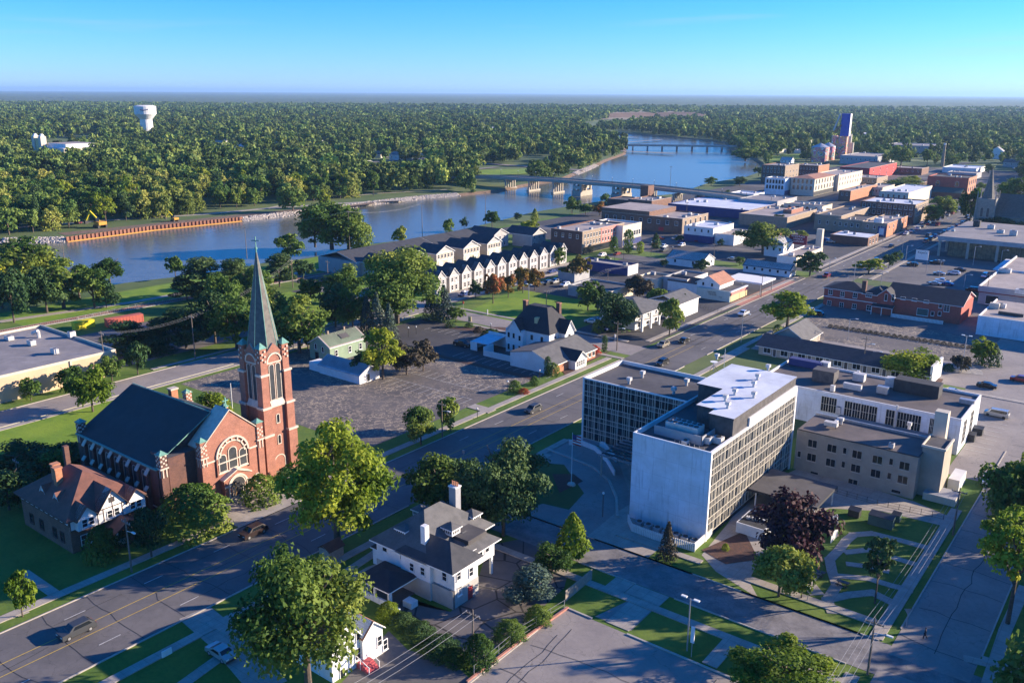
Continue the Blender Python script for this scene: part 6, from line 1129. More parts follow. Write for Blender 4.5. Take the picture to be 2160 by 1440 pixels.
# house-and-shop group with orange roof, green-white sign wall and white canopy
sg=thing('corner_store','store with orange gabled house, mint side wall lettered in black and salmon shop front','shop',-140,283,0)
g=MB(); X0,X1=G(1492,648)[0],G(1538,638)[0]; yA=G(1540,638)[1]
sx1=X1; sx0=sx1-13; g.box(sx0,sx1,yA,yA+15,0,3.6,'mint_wall','membrane_dark'); g.box(sx1,sx1+.12,yA+.6,yA+15,0,2.4,'yellow_wall'); g.box(sx1,sx1+.5,yA+.3,yA+15,2.4,3.3,'salmon_paint'); g.box(sx1-.3,sx1+.55,yA,yA+15,3.6,3.9,'white_trim'); g.box(sx0,sx1-.3,yA-.02,yA+.3,3.6,3.9,'mint_wall'); g.build('shop_front',sg)
g=MB(); g.box(sx0-1,sx1-5,yA+2,yA+14,0,5.6,'white_siding'); g.box(sx0-14,sx0-1,yA+4,yA+12,0,4,'white_siding'); g.gend(sx0-1,sx1-5,yA+2,yA+14,5.6,2.6,'y','white_siding'); g.build('wall',sg)
g=MB(); g.gable(sx0-1,sx1-5,yA+2,yA+14,5.6,2.7,'y','shingle_orange','white_trim',.5); g.build('roof',sg); g=MB(); g.gable(sx0-14,sx0-1,yA+4,yA+12,4,1.6,'x','shingle_brown','white_trim',.3); g.build('rear_roof',sg)
for x in(sx0+1.5,sx0+5): win(sg,'F',x,4.4,.8,1.2,yA+2)
g=MB(); g.box(sx0+3,sx1+5,yA+17,yA+30,4.2,4.8,'membrane_white','white_trim')
for x in(sx0+5,sx1+4):
    for y in(yA+18,yA+29): g.tube((x,y,0),(x,y,4.2),.2,'steel',8)
g.build('canopy',sg)
def text(s_,p,loc,size,m,face='F',name='lettering',ext=.02,align='CENTER',rz=None):
    cu=bpy.data.curves.new(name,'FONT'); cu.body=s_; cu.size=size; cu.extrude=ext; cu.align_x=align; cu.align_y='CENTER'; cu.materials.append(MATS[m]); oc=bpy.data.objects.new(name,cu); COL.objects.link(oc); bpy.context.view_layer.update(); me=bpy.data.meshes.new_from_object(oc.evaluated_get(bpy.context.evaluated_depsgraph_get())); bpy.data.objects.remove(oc); o=bpy.data.objects.new(name,me); COL.objects.link(o)
    o.parent=p; w_=p['_w'] if '_w' in p else (0,0,0); o.location=(loc[0]-w_[0],loc[1]-w_[1],loc[2]-w_[2]); o.rotation_euler=(rad(90),0,(0 if face=='F' else rad(90)) if rz is None else rz); o['_w']=(0,0,0)
    return o
text('NATURE',sg,(sx0+6,yA-.06,2.75),.85,'black_metal'); text('TRADER',sg,(sx0+6.3,yA-.06,1.95),.85,'black_metal'); text('& CO.',sg,(sx0+9.5,yA-.06,1.4),.5,'black_metal'); occ(sx0-14,sx1+5,yA,yA+30)
# stone church with slate spire (right)
sc_=thing('stone_church','grey stone church with tall dark spire and broad blue slate roof','church',-87,538,0)
x1,y0=G(2090,490); zb=HZ(x1,y0,421); zs=HZ(x1,y0,354); g=MB(); g.box(x1-9,x1,y0,y0+9,0,zb,'stone_church'); 
for a in(x1-9,x1): 
    for b in(y0,y0+9): g.cone(a,b,0,zb+4,.9,.25,'stone_church',6)
tw=g.build('tower',sc_); g=MB(); g.cone(x1-4.5,y0+4.5,zb,zs,3.2,.05,'slate_spire',8); g.build('spire',tw)
for x in(x1-6,x1-3): win(sc_,'F',x,zb*.45,1.4,5,y0,'stone_trim','glass_grey',child=False,arch=True)
win(sc_,'F',x1-4.5,.2,2.4,4,y0,'stone_trim','maroon_paint',child=False,arch=True,name='door')
g=MB(); g.box(x1,x1+45,y0+1,y0+26,0,9,'stone_church'); g.gend(x1,x1+45,y0+1,y0+26,9,11,'x','stone_church'); g.build('nave_wall',sc_); g=MB(); g.gable(x1,x1+45,y0+1,y0+26,9,11,'x','slate_spire',None,.5); g.build('roof',sc_); occ(x1-10,x1+46,y0,y0+27)
# scattered houses
x,y=G(2102,335); house(x,y,14,12,9,5,'white_siding','shingle_black','white victorian house with steep roof at the end of the main street',ax='y',wn=3,ch_=1)
for i,(qx,qy,w_,wm,rm,l_) in enumerate([(1168,345,16,'brick_tan','shingle_grey','tan house with grey roof among park trees across the river'),(1150,318,14,'brick_red','shingle_brown','brick house by the river trees'),(1190,312,20,'brick_inn','shingle_grey','long red brick house behind the river trees'),(923,314,10,'white_siding','shingle_dark','small white gabled house across the river'),(900,326,14,'white_wall','shingle_brown','low house with brown roof across the river'),(845,338,20,'white_wall','membrane_tan','pale pavilion beside the tennis courts'),(800,332,18,'stucco_cream','shingle_dark','dark-roofed house by the water tower park'),(975,322,18,'white_wall','membrane_tan','pale low house near the road across the river'),(700,325,12,'white_wall','shingle_brown','white house hidden in the trees'),(245,238,20,'white_siding','shingle_orange','tiny orange-roofed house deep in the woods'),(2135,352,16,'grey_siding','shingle_dark','grey house at the right edge of the town'),(1700,302,14,'stucco_cream','shingle_grey','grey-roofed farmhouse beside the silos'),(1660,345,12,'white_wall','shingle_grey','small house by the river bend road'),(1965,285,16,'white_siding','shingle_orange','white house with orange roof by the woods'),(2015,292,18,'white_siding','shingle_grey','white house near the large dark block')]):
    x,y=G(qx,qy); house(x,y,w_,w_*.7,4+i%3,3,wm,rm,l_,wn=3)
x,y=G(590,556+12); blk('brick_hut','small square tan brick hut on the riverside lawn','hut',None,None,None,geo=(x-4.5,x+1,y-2,y+4,3),wall='brick_tan',roof='membrane_grey',units=0,par=.2)
# big pale industrial roof deep in the woods, school with towers, stadium
blk('works_hall','long white and blue works hall deep in the woods','building',(965,268),(1050,272),(1060,268),z=9,wall='white_wall',roof='membrane_white',units=4)
sh=thing('school','pale stone school with twin towers standing above the woods','school',*G(85,330),0)
x,y=G(85,335); g=MB(); g.box(x-6,x+55,y,y+22,0,13,'stucco_cream','membrane_white'); g.box(x+8,x+48,y+6,y+40,13,17,'white_wall','membrane_tan'); g.build('wall',sh)
for dx in(-7,8): g=MB(); g.box(x+dx-3,x+dx+3,y-2,y+4,0,24,'stone_trim'); g.cone(x+dx,y+1,24,26.5,3,1.2,'white_wall',8); g.build('tower',sh)
g=MB(); g.box(x-5,x+5,y-1,y+1,8,22,'yellow_wall'); g.build('gable_bay',sh)
for k in range(11): win(sh,'F',x+12+k*4,4.5,2,5,y,child=False)
occ(x-12,x+56,y-60,y+40)

# homes and roads in the woods across the river
rh=random.Random(12); HS=[]
for x0,x1,y0,y1 in((-1300,-470,720,730),(-1600,-520,1000,1011),(-1900,-760,1330,1342),(-700,-692,330,1300),(-930,-921,420,1500),(-560,-553,470,700)):
    area('woods_road','concrete_road',.26,(x0,x1,y0,y1)); occ(x0,x1,y0,y1,3)
    n_=int(max(x1-x0,y1-y0)/42)
    for k in range(n_):
        s_=rh.choice((-1,1))*rh.uniform(17,26)
        X,Y=(x0+(k+rh.random()*.6)*42,(y0+y1)/2+s_) if x1-x0>y1-y0 else ((x0+x1)/2+s_,y0+(k+rh.random()*.6)*42)
        q=PR(X,Y,3)
        if 0<q[0]<2160 and not inpoly(X,Y,BANK): HS.append((q[0],X,Y))
for nm,mb in LAY.items(): struct(nm,mb)
LAY.clear(); HS.sort(); print('homes',len(HS))
for k,(a,X,Y) in enumerate(HS[:58]):
    rm,rn=rh.choice((('shingle_brown','brown'),('shingle_grey','grey'),('shingle_dark','dark'),('shingle_orange','orange-brown'),('membrane_white','pale')))
    house(X,Y,rh.uniform(11,18),rh.uniform(9,12),rh.uniform(4,6.5),3,rh.choice(('white_siding','brick_tan','stucco_cream','white_wall')),rm,'small house with %s roof among the woods, %s from the left'%(rn,ORDN(k)),group='homes in the woods across the river',wn=1)
    occ(X-10,X+10,Y-16,Y+10)
# ================= river works, bridges, towers =================
def seg_off(pts,step):
    out=[]
    for a,b in zip(pts[:-1],pts[1:]):
        a=Vector(a);b=Vector(b);L_=(b-a).length;n_=max(1,int(L_/step))
        for k in range(n_): out.append((a+(b-a)*k/n_,(b-a).normalized()))
    return out
g=MB()
pl=[G(*q,WZ) for q in((140,510),(320,486),(512,466))]
for k,(p,d_) in enumerate(seg_off(pl,1.1)):
    n_=Vector((d_.y,-d_.x))*(0 if k%2 else .55); q=p+d_*1.15; g.prism([tuple(p+n_),tuple(q+n_),tuple(q-Vector((d_.y,-d_.x))*.3),tuple(p-Vector((d_.y,-d_.x))*.3)],-2.6,.9+(0 if k%2 else .012),'rust')
tag(g.build('sheet_pile_wall'),'rusty corrugated steel sheet-pile wall along the far river bank','wall')
g=MB(); 
for a,b in zip(pl[:-1],pl[1:]): a=Vector(a)+Vector((1.4,0));b=Vector(b)+Vector((1.4,0)); g.tube((a.x,a.y,-1.55),(b.x,b.y,-1.55),.35,'orange_paint',6)
tag(g.build('floating_boom'),'orange floating boom on the water along the sheet-pile wall','boom')
area('dirt_strip','soil',.03,px((120,492),(512,452),(512,458),(140,497)),px((512,452),(640,440),(790,425),(790,430),(640,446),(512,458)))
for nm,mb in LAY.items(): struct(nm,mb)
LAY.clear()
rg=random.Random(4); g=MB()
def rock(x,y,z,r,m='stone_rip'):
    i=len(g.v); n_=5; ph=rg.random()*6
    for k in range(n_): g.v.append((x+r*math.cos(ph+k*1.257)*rg.uniform(.7,1.1),y+r*math.sin(ph+k*1.257)*rg.uniform(.7,1.1),z-r*.3))
    for k in range(n_): g.v.append((x+r*.6*math.cos(ph+k*1.257+.4),y+r*.6*math.sin(ph+k*1.257+.4),z+r*rg.uniform(.3,.6)))
    for k in range(n_): g.f.append((i+k,i+(k+1)%n_,i+n_+(k+1)%n_,i+n_+k)); g.m.append(m)
    g.f.append(tuple(range(i+n_,i+2*n_))); g.m.append(m)
for pts in([(0,514),(60,513),(137,511)],[(514,467),(640,453),(800,431),(900,420),(972,414)],[(1218,369),(1250,356),(1262,350)]):
    for p,d_ in seg_off([G(*q,WZ) for q in pts],.5):
        n_=Vector((d_.y,-d_.x))
        for k in range(6): t_=rg.uniform(-.3,5.2); q=p-n_*t_; rock(q.x,q.y,min(.25,-1.55+t_*.42),rg.uniform(.5,1.0))
tag(g.build('riprap'),'pale broken rock armouring the far river bank','rocks',None,'stuff')
# river bridge
br=thing('river_bridge','long concrete road bridge crossing the river on column piers','bridge',-330,560,0)
g=MB(); ya,yb=552.5,566.5
def ribbon(pts,y0,y1,t_,m,mt):
    for (xa,za),(xb,zb) in zip(pts[:-1],pts[1:]):
        i=len(g.v); g.v+=[(xa,y0,za),(xb,y0,zb),(xb,y1,zb),(xa,y1,za),(xa,y0,za-t_),(xb,y0,zb-t_),(xb,y1,zb-t_),(xa,y1,za-t_)]
        g.f+=[(i,i+1,i+2,i+3),(i+7,i+6,i+5,i+4),(i+4,i+5,i+1,i),(i+3,i+2,i+6,i+7)]; g.m+=[mt,m,m,m]
prof=[(-520,2),(-470,6.0),(-436,7.6),(-380,8.6),(-300,8.4),(-246,6.8),(-215,4.2),(-180,1.2),(-165,.2)]
ribbon(prof,ya,yb,1.5,'concrete_bridge','asphalt'); ribbon([(x,z+.9) for x,z in prof],ya-.3,ya,1.6,'concrete_bridge','concrete_bridge'); ribbon([(x,z+.9) for x,z in prof],yb,yb+.3,1.6,'concrete_bridge','concrete_bridge'); g.build('deck',br)
for k,xx in enumerate([-432,-409,-386,-364,-330,-305,-285,-268,-254]):
    p=MB(); zt_=6.8 if xx<-400 else 7 if xx<-290 else 5.4
    if k in(3,4): p.box(xx-4,xx+4,ya-1,yb+1,-3,2.2,'concrete_bridge'); [p.box(xx+s_-.8,xx+s_+.8,y-.8,y+.8,2.2,zt_,'concrete_bridge') for s_ in(-3,3) for y in(ya+.5,559.5,yb-.5)]; p.box(xx-3,xx+3,ya-.6,yb+.6,3.6,5.4,'stone_trim')
    else:
        p.box(xx-1.2,xx+1.2,ya-.5,yb+.5,-3,-.3,'concrete_bridge'); p.box(xx-.8,xx+.8,ya+.2,yb-.2,zt_-1.1,zt_,'concrete_bridge')
        for y in(ya+1,ya+4,ya+7,ya+10,yb-1): p.box(xx-.45,xx+.45,y-.45,y+.45,-.3,zt_-1.1,'concrete_bridge')
    p.build('pier',br)
p=MB(); p.box(-216,-180,ya+.1,yb-.1,0,1.3,'concrete_bridge'); p.box(-236,-216,ya+.1,yb-.1,0,3.0,'concrete_bridge'); p.build('abutment',br)
for k in range(14):
    x=-436+k*17; z=8.2 if x<-290 else 8.2-(x+290)*.062; t=MB(); t.tube((x,ya,z),(x,ya,z+5.5),.12,'black_metal',5); t.cone(x,ya,z+5.4,z+5.8,.3,.2,'lamp_lens',6); t.build('lamp',br)
fb=thing('far_bridge','low dark road bridge on wall piers farther up the river','bridge',-560,1095,0)
a=Vector(G(1290,306,5));b=Vector(G(1575,309,5)); d_=(b-a).normalized(); n_=Vector((-d_.y,d_.x))*5; g=MB(); g.prism([tuple(a+n_),tuple(a-n_),tuple(b-n_),tuple(b+n_)],3.9,5.4,'concrete_bridge','asphalt')
for s_ in(-1,1): c_=n_*s_; e_=n_*s_*.94; g.prism([tuple(a+c_),tuple(a+e_),tuple(b+e_),tuple(b+c_)],5.4,6.2,'steel')
g.build('deck',fb)
for q in(1335,1366,1397,1428,1460,1492,1523):
    x,y=G(q,307,5); c_=Vector((x,y)); p=MB(); t_=d_*.9; m_=n_*.9; p.prism([tuple(c_+m_+t_),tuple(c_+m_-t_),tuple(c_-m_-t_),tuple(c_-m_+t_)],-3,3.9,'grey_wall'); p.build('pier',fb)
# water tower
x,y=G(312,290); s=depth(x,y)/F; wt=thing('water_tower','white water tower with flared drum on a fluted stem above the woods','water tower',x,y)
zt_=HZ(x,y,223); R1=21.5*s; g=MB(); g.cone(x,y,0,zt_-21,R1*.62,R1*.56,'white_wall',20); g.build('stem',wt)
g=MB(); g.cone(x,y,zt_-21,zt_-13,R1*.56,R1,'white_wall',28,top=False); g.cone(x,y,zt_-13,zt_-1,R1,R1*1.02,'white_wall',28); g.cone(x,y,zt_-1,zt_+.6,R1*1.02,R1*.7,'white_wall',28); g.build('tank',wt)
g=MB()
for k in range(7): a=k*.9; g.tube((x+R1*.5*math.cos(a),y+R1*.5*math.sin(a),zt_),(x+R1*.5*math.cos(a),y+R1*.5*math.sin(a),zt_+2.6),.25,'black_metal',5)
g.build('antennas',wt)
g=MB(); t0=math.atan2(-y,-x)
for k in range(10): a=t0-.42+k*.075; r=R1*1.025; g.box(x+r*math.cos(a)-.55,x+r*math.cos(a)+.55,y+r*math.sin(a)-.45,y+r*math.sin(a)+.45,zt_-7.6+.25*abs(k-3),zt_-6.2+.25*abs(k-4),'navy_paint')
g.build('dark_mark',wt)
# grain elevator and bins with painted murals
m=bpy.data.materials.new('mural'); m.use_nodes=True; t=m.node_tree; L=t.links.new; ge=t.nodes.new('ShaderNodeNewGeometry'); nz=N(t,'ShaderNodeTexNoise',Scale=.09,Detail=3,Distortion=1.5); L(ge.outputs['Position'],nz.inputs['Vector'])
cr=t.nodes.new('ShaderNodeValToRGB'); cr.color_ramp.interpolation='CONSTANT'; e=cr.color_ramp.elements; e[0].color=(.02,.2,.12,1); e[1].position=.62; e[1].color=(.75,.7,.6,1)
for p_,c_ in((.4,(.55,.5,.42)),(.44,(.65,.10,.16)),(.48,(.75,.42,.1)),(.52,(.7,.3,.32)),(.56,(.62,.14,.18))): q=e.new(p_); q.color=(*c_,1)
L(nz.outputs[0],cr.inputs[0]); L(cr.outputs[0],t.nodes['Principled BSDF'].inputs['Base Color']); MATS['mural']=m
def bin_(nm,lab,bx,by,wpx_,ty,cone_,mt='mural',z0=0):
    x,y=G(bx,by); r=wpx_/2/F*depth(x,y); z=HZ(x,y,ty); t=thing(nm,lab,'silo',x,y); g=MB(); g.cone(x,y,0,z,r,r,mt,20); g.build('drum',t)
    if cone_: g=MB(); g.cone(x,y,z,z+cone_,r*1.03,.4,'metal_roof',20); g.build('cone_roof',t)
    occ(x-r,x+r,y-r,y+r); return x,y,z,r
bin_('silo','squat painted grain bin with blue-grey cone roof, nearest the town',1728,341,36,310,4)
bin_('silo','painted grain bin with cone roof half hidden behind the squat one',1745,337,28,308,4)
for l_,q in(('tall painted silo left of the elevator tower',(1757,330,12,286)),('tall painted silo with white and pink bands, middle of the group',(1764,332,11,288)),('tall painted silo right beside the banded one',(1771,333,10,289)),('pale slender silo under the blue tower',(1780,331,10,281)),('pale slender silo at the right end of the elevator',(1788,329,10,283)),('short pale silo standing at the foot of the elevator',(1794,330,9,301))): bin_('silo',l_,*q,0,'mural' if q[0]<1782 else 'stucco_cream')
x,y=G(1777,334); z=HZ(x,y,240); s=depth(x,y)/F; el=thing('grain_elevator','tall grain elevator tower with bright blue top','elevator',x,y); g=MB(); g.box(x-6*s,x+4*s,y+2,y+13*s,0,z*.5,'mural'); g.build('base',el); g=MB(); g.box(x-10.5*s,x+7*s,y+.5,y+12*s,z*.5,z,'blue_paint'); g.box(x+7*s,x+7.6*s,y+1,y+11.8*s,z*.5,z,'white_trim'); g.build('headhouse',el)
g=MB(); g.tube((x-12*s,y-2,z),(x-20*s,y-8,z*.62),.9,'steel',5); g.tube((x-9*s,y,z*.75),(x-22*s,y-4,z*.55),.7,'rust',5); g.build('conveyor',el); occ(x-25,x+15,y-5,y+25)
x,y=G(1987,352); z=HZ(x,y,302); g=MB(); g.cone(x,y,0,z,1.9,1.1,'brick_tan',12); g.cone(x,y,z-2,z,1.15,1.3,'white_wall',12); tag(g.build('smokestack'),'tall tapering brick smokestack among the downtown trees','chimney')
# brown landfill hill
g=MB(); pts=[G(*q) for q in((1235,250),(1380,247),(1500,247),(1505,242),(1440,237),(1300,237))]; c_=Vector((sum(p[0] for p in pts)/6,sum(p[1] for p in pts)/6)); top=[tuple(c_+(Vector(p)-c_)*.7) for p in pts]; zh=13
for k in range(6): a,b=pts[k],pts[(k+1)%6]; ta,tb=top[k],top[(k+1)%6]; g.poly([(*a,0),(*b,0),(*tb,zh),(*ta,zh)],'field_brown')
g.poly([(*p,zh) for p in top],'field_dry'); o=struct('brown_hill',g)
for l_ in('field',): area('field','field_dry',.3,px((662,226),(770,227),(765,221),(670,220)),px((1700,266),(1755,268),(1755,258),(1700,257)),px((1240,252),(1500,256),(1500,250),(1240,247))); area('meadow','lawn',.25,px((428,322),(492,320),(492,310),(432,312)),px((1000,372),(1200,365),(1180,355),(1010,360)),px((1620,345),(1690,335),(1690,325),(1620,330)))
area('tennis_court','blue_paint' if False else 'green_box',.28,px((785,362),(900,357),(900,345),(785,350)),px((905,352),(930,350),(925,345),(900,346)))
area('bridge_road','asphalt_dark',.27,px((940,380),(1050,376),(1050,372),(940,374)),(-700,-500,553,567))
for nm,mb in LAY.items(): struct(nm,mb)
LAY.clear()
# railway
g=MB()
rp=[(-287,60),(-285,112),(-283,141),(-281.5,176),(-279.4,207),(-277,240)]
for (a,b) in zip(rp[:-1],rp[1:]): g.prism([(a[0]-2,a[1]),(a[0]+2,a[1]),(b[0]+2,b[1]),(b[0]-2,b[1])],0,.22,'gravel')
struct('ballast',g); g=MB()
for (a,b) in zip(rp[:-1],rp[1:]):
    for s_ in(-.75,.75): g.tube((a[0]+s_,a[1],.32),(b[0]+s_,b[1],.32),.08,'rust',4)
for k in range(260):
    y=60+k*.7; i=0
    while i<4 and y>rp[i+1][1]: i+=1
    f=(y-rp[i][1])/(rp[i+1][1]-rp[i][1]); x=rp[i][0]+(rp[i+1][0]-rp[i][0])*f; g.box(x-1.2,x+1.2,y-.12,y+.12,.2,.27,'timber')
tag(g.build('railway_track'),'single railway track on grey ballast beside the riverside park','railway')
# ================= vehicles =================
CARM={}
def carmeshes(ty,col):
    if (ty,col) in CARM: return CARM[ty,col]
    L_,W_,spec={'sedan':(4.7,1.82,[(0,.55),(.02,.85),(.9,.98),(1.55,1.42),(2.9,1.45),(3.75,1.05),(4.6,.95),(4.7,.55)]),'suv':(4.8,1.9,[(0,.55),(.02,1.0),(1.0,1.1),(1.75,1.66),(3.9,1.72),(4.55,1.15),(4.75,1.0),(4.8,.55)]),
      'van':(5.2,1.95,[(0,.5),(.05,1.0),(.7,1.15),(1.4,1.85),(4.9,1.9),(5.1,1.2),(5.2,1.0),(5.2,.5)]),'pickup':(5.6,1.95,[(0,.6),(.02,1.05),(1.3,1.15),(1.95,1.75),(3.4,1.78),(3.75,1.15),(5.55,1.13),(5.6,.6)])}[ty]
    x=lambda v:v-L_/2; n_=len(spec); g=MB(); lo=.32
    def sec(h): return W_/2*(1 if h<1.0 else 1-.2*(h-1.0)/.7)
    for s_ in(-1,1):
        pts=[(x(u),s_*sec(h),h) for u,h in spec]+[(x(L_),s_*W_/2,lo),(x(0),s_*W_/2,lo)]; g.poly(pts if s_<0 else pts[::-1],col)
    for (u0,h0),(u1,h1) in zip(spec[:-1],spec[1:]): g.poly([(x(u0),-sec(h0),h0),(x(u1),-sec(h1),h1),(x(u1),sec(h1),h1),(x(u0),sec(h0),h0)],col)
    g.poly([(x(0),-W_/2,lo),(x(0),-sec(.5),spec[0][1]),(x(0),sec(.5),spec[0][1]),(x(0),W_/2,lo)],'black_metal'); g.poly([(x(L_),W_/2,lo),(x(L_),sec(.5),spec[-1][1]),(x(L_),-sec(.5),spec[-1][1]),(x(L_),-W_/2,lo)],'black_metal'); g.box(x(.1),x(L_-.1),-W_/2+.06,W_/2-.06,.2,lo,'black_metal')
    if ty=='pickup': g.box(x(3.85),x(5.45),-W_/2+.15,W_/2-.15,1.10,1.17,'black_metal')
    body=g.mesh('body'); w_=MB(); (a0,b0),(a1,b1),(a2,b2),(a3,b3)=spec[2:6]
    for (u0,h0),(u1,h1) in(((a0,b0),(a1,b1)),((a2,b2),(a3,b3))):
        m0,m1=u0+(u1-u0)*.12,u0+(u1-u0)*.9; z0,z1=h0+(h1-h0)*.12,h0+(h1-h0)*.9; e=.02; w_.poly([(x(m0),-sec(z0)+.12,z0+e),(x(m1),-sec(z1)+.1,z1+e),(x(m1),sec(z1)-.1,z1+e),(x(m0),sec(z0)-.12,z0+e)],'car_glass')
    zb=max(b0,.98 if ty=='sedan' else 1.12)
    for s_ in(-1,1):
        q=[(x(a0+.5),zb+.02),(x(a1+.15),b1-.1),(x(a2-.1),b2-.12),(x(a3-.35),zb+.03)]; pts=[(u,s_*(sec(z)+.012),z) for u,z in q]; w_.poly(pts if s_<0 else pts[::-1],'car_glass')
    glass=w_.mesh('windows'); wh=MB(); wh.tube((0,-.11,0),(0,.11,0),.34,'tyre',14); wheel=wh.mesh('wheel'); r=MB(); r.tube((0,-.115,0),(0,.115,0),.2,'steel',10); rim=r.mesh('rim')
    h=MB(); h.box(-.04,.04,-.2,.2,-.07,.07,'lamp_lens'); hl=h.mesh('headlight'); h=MB(); h.box(-.03,.03,-.18,.18,-.08,.08,'red_paint'); tl=h.mesh('tail_light')
    CARM[ty,col]=(L_,W_,body,glass,wheel,rim,hl,tl); return CARM[ty,col]
def car(bx,by,ty,col,hd,label,group=None,detail=True,off=None):
    x,y=off or G(bx,by); L_,W_,body,glass,wheel,rim,hl,tl=carmeshes(ty,col); z=.08
    t=thing({'sedan':'car','suv':'car','van':'van','pickup':'pickup_truck'}[ty],label,{'van':'van','pickup':'pickup truck'}.get(ty,'car'),x,y,z,hd or 1e-5,group)
    inst('body',body,t,(0,0,0)); inst('windows',glass,t,(0,0,0))
    for sx in(-L_/2+.9,L_/2-.95):
        for sy in(-W_/2+.1,W_/2-.1): o=inst('wheel',wheel,t,(sx,sy,.34)); inst('rim',rim,o,(0,0,0)) if detail else None
    if detail:
        for sy in(-.62,.62): inst('headlight',hl,t,(-L_/2,sy,.75)); inst('tail_light',tl,t,(L_/2,sy,.85))
    return t
U=rad(90); D=-rad(90)      # nose to +y is D in this convention (model nose points to -x)
car(163,1336,'suv','car_grey',U,'dark grey estate car driving in the sunlit patch of the main road')
car(535,1128,'suv','car_maroon',U,'dark maroon car driving past the church')
car(1125,868,'suv','car_grey',U,'grey car on the main road beside the cracked car park')
car(1399,731,'suv','car_tan',U,'silver-tan car at the crossing in front of the galleried house')
car(1443,722,'sedan','car_black',U,'black car following the silver-tan one')
car(1397,769,'suv','car_black',U,'black car turning just behind the hotel wing')
car(1568,665,'pickup','car_white',U,'white pickup truck coming down the main road near the corner store')
car(467,1384,'sedan','car_silver',rad(180),'silver sedan parked on the house drive at the bottom')
car(2084,1018,'pickup','car_white',U,'white pickup truck with dark bed parked on the cracked side street')
car(975,730,'pickup','car_maroon',rad(180),'dark red pickup truck parked beside the white walled garden')
for q in((1248,682,'suv','car_white',0,'white car parked left of the galleried house, upper one'),(1258,677,'sedan','car_silver',0,'silver car parked behind the white one by the galleried house'),(1268,697,'sedan','car_blue',0,'blue-grey car parked nearest the sidewalk by the galleried house'),(1275,690,'sedan','car_black',0,'dark car half under the round tree by the galleried house'),
 (1140,603,'sedan','car_black',U,'black car parked at the end of the terrace lane'),(1155,600,'suv','car_black',U,'black off-roader parked in the terrace lane'),(1172,597,'pickup','car_silver',U,'silver pickup parked in the terrace lane'),(1192,604,'suv','car_white',U,'white van-like car parked by the flat shed'),(1120,590,'sedan','car_grey',U,'grey car parked behind the maples'),
 (1981,580,'sedan','car_silver',0,'silver car in the bank car park, leftmost of the centre group'),(2012,579,'suv','car_white',0,'white car in the bank car park, right of the silver one'),(2025,572,'sedan','car_black',0,'black car behind the white one in the bank car park'),(1988,596,'pickup','car_white',0,'white pickup behind the roof of the red inn'),(1972,601,'sedan','car_silver',0,'silver car close behind the roof of the red inn'),(1998,602,'sedan','car_blue',0,'blue car behind the roof of the red inn'),
 (1925,561,'suv','car_black',0,'black car parked at the hedge of the bank car park'),(1975,557,'pickup','car_black',0,'black pickup with white front in the bank car park'),(2077,585,'van','car_white',U,'white van beside the market wall'),(2052,615,'van','car_black',0,'dark delivery van by the market corner'),
 (1545,549,'sedan','car_silver',0,'silver car on the lot behind the corner store'),(1740,508,'sedan','car_blue',0,'blue car in the drive-through lane of the corner shop'),(1752,512,'sedan','car_silver',0,'silver car behind the blue one in the drive-through lane'),(1302,538,'sedan','car_red',U,'red car parked before the cream-piered shop'),(1270,541,'suv','car_white',U,'white car parked before the pink brick facade'),(1393,505,'sedan','car_red',0,'red car in front of the brown block'),
 (1330,525,'pickup','car_white',U,'white pickup at the kerb by the slim street trees'),(1710,660,'pickup','car_silver',0,'silver truck by the yellow-green tree at the inn'),(1722,665,'suv','car_black',0,'black car beside the silver truck at the inn'),(1903,487,'suv','car_silver',U,'silver car waiting beside the mural building'),(1912,483,'sedan','car_black',U,'dark car beside the silver one at the mural building'),
 (1945,472,'sedan','car_white',U,'white car at the kerb under the downtown trees, nearest'),(1955,468,'sedan','car_grey',U,'grey car at the kerb under the downtown trees'),(1966,464,'suv','car_red',U,'red car at the kerb under the downtown trees'),(1978,459,'sedan','car_silver',U,'silver car at the kerb under the downtown trees, farthest'),(2000,452,'suv','car_black',U,'black car rolling along the tree-lined main street'),(2022,447,'sedan','car_white',U,'white car in the middle of the tree-lined main street'),
 (2138,356,'sedan','car_white',U,'white car far up the main street'),(2146,349,'sedan','car_black',U,'dark car far up the main street'),(14,482,'van','car_white',0,'white work van among the trees at the river works'),(30,481,'van','car_silver',0,'grey work van right of the white one at the river works'),(165,472,'pickup','car_red',0,'red work truck by the excavator')): car(*q,detail=False)
cn_={'car_silver':'silver','car_black':'black','car_grey':'grey','car_white':'white','car_blue':'blue','car_red':'red','car_tan':'tan'}
rc=random.Random(21)
def row(n,f,where,hd):
    for k in range(n):
        x,y=f(k); c_=rc.choice(list(cn_)); ty=rc.choice(('sedan','suv','suv','van','pickup','sedan')); car(0,0,ty,c_,hd+rc.uniform(-.03,.03),'%s %s %s, %s nearest'%(cn_[c_],{'suv':'car','sedan':'car','van':'van','pickup':'pickup'}[ty],where,ORDN(k)),group='vehicles '+where,detail=False,off=(x,y))
row(16,lambda k:(-104.3,480+k*rc.uniform(9.5,10.5)),'parked at the right kerb of the far main street',U); row(14,lambda k:(-118.9,500+k*12),'parked at the left kerb of the far main street',U); row(7,lambda k:(-111+(k%2)*6-3,360+k*47),'driving on the far main street',U)
row(9,lambda k:(-150-(k%3)*3.1,500+k*13.),'parked on the lots behind the mural building',0.0); row(8,lambda k:(-92+(k%4)*2.9,300.5+(k//4)*18+.01*k),'parked behind the red inn',U) if False else None
row(8,lambda k:(-195-(k%2)*5,372+k*9),'parked on the plaza near the cream-piered shop',U); row(6,lambda k:(-40+(k%3)*6,200+k*11),'parked on the motel lot at right',0.0); row(5,lambda k:(-206.5,240+k*14),'parked along the front terrace',U); row(6,lambda k:(-207.5,386+k*22),'parked along the street behind the brown block',U)
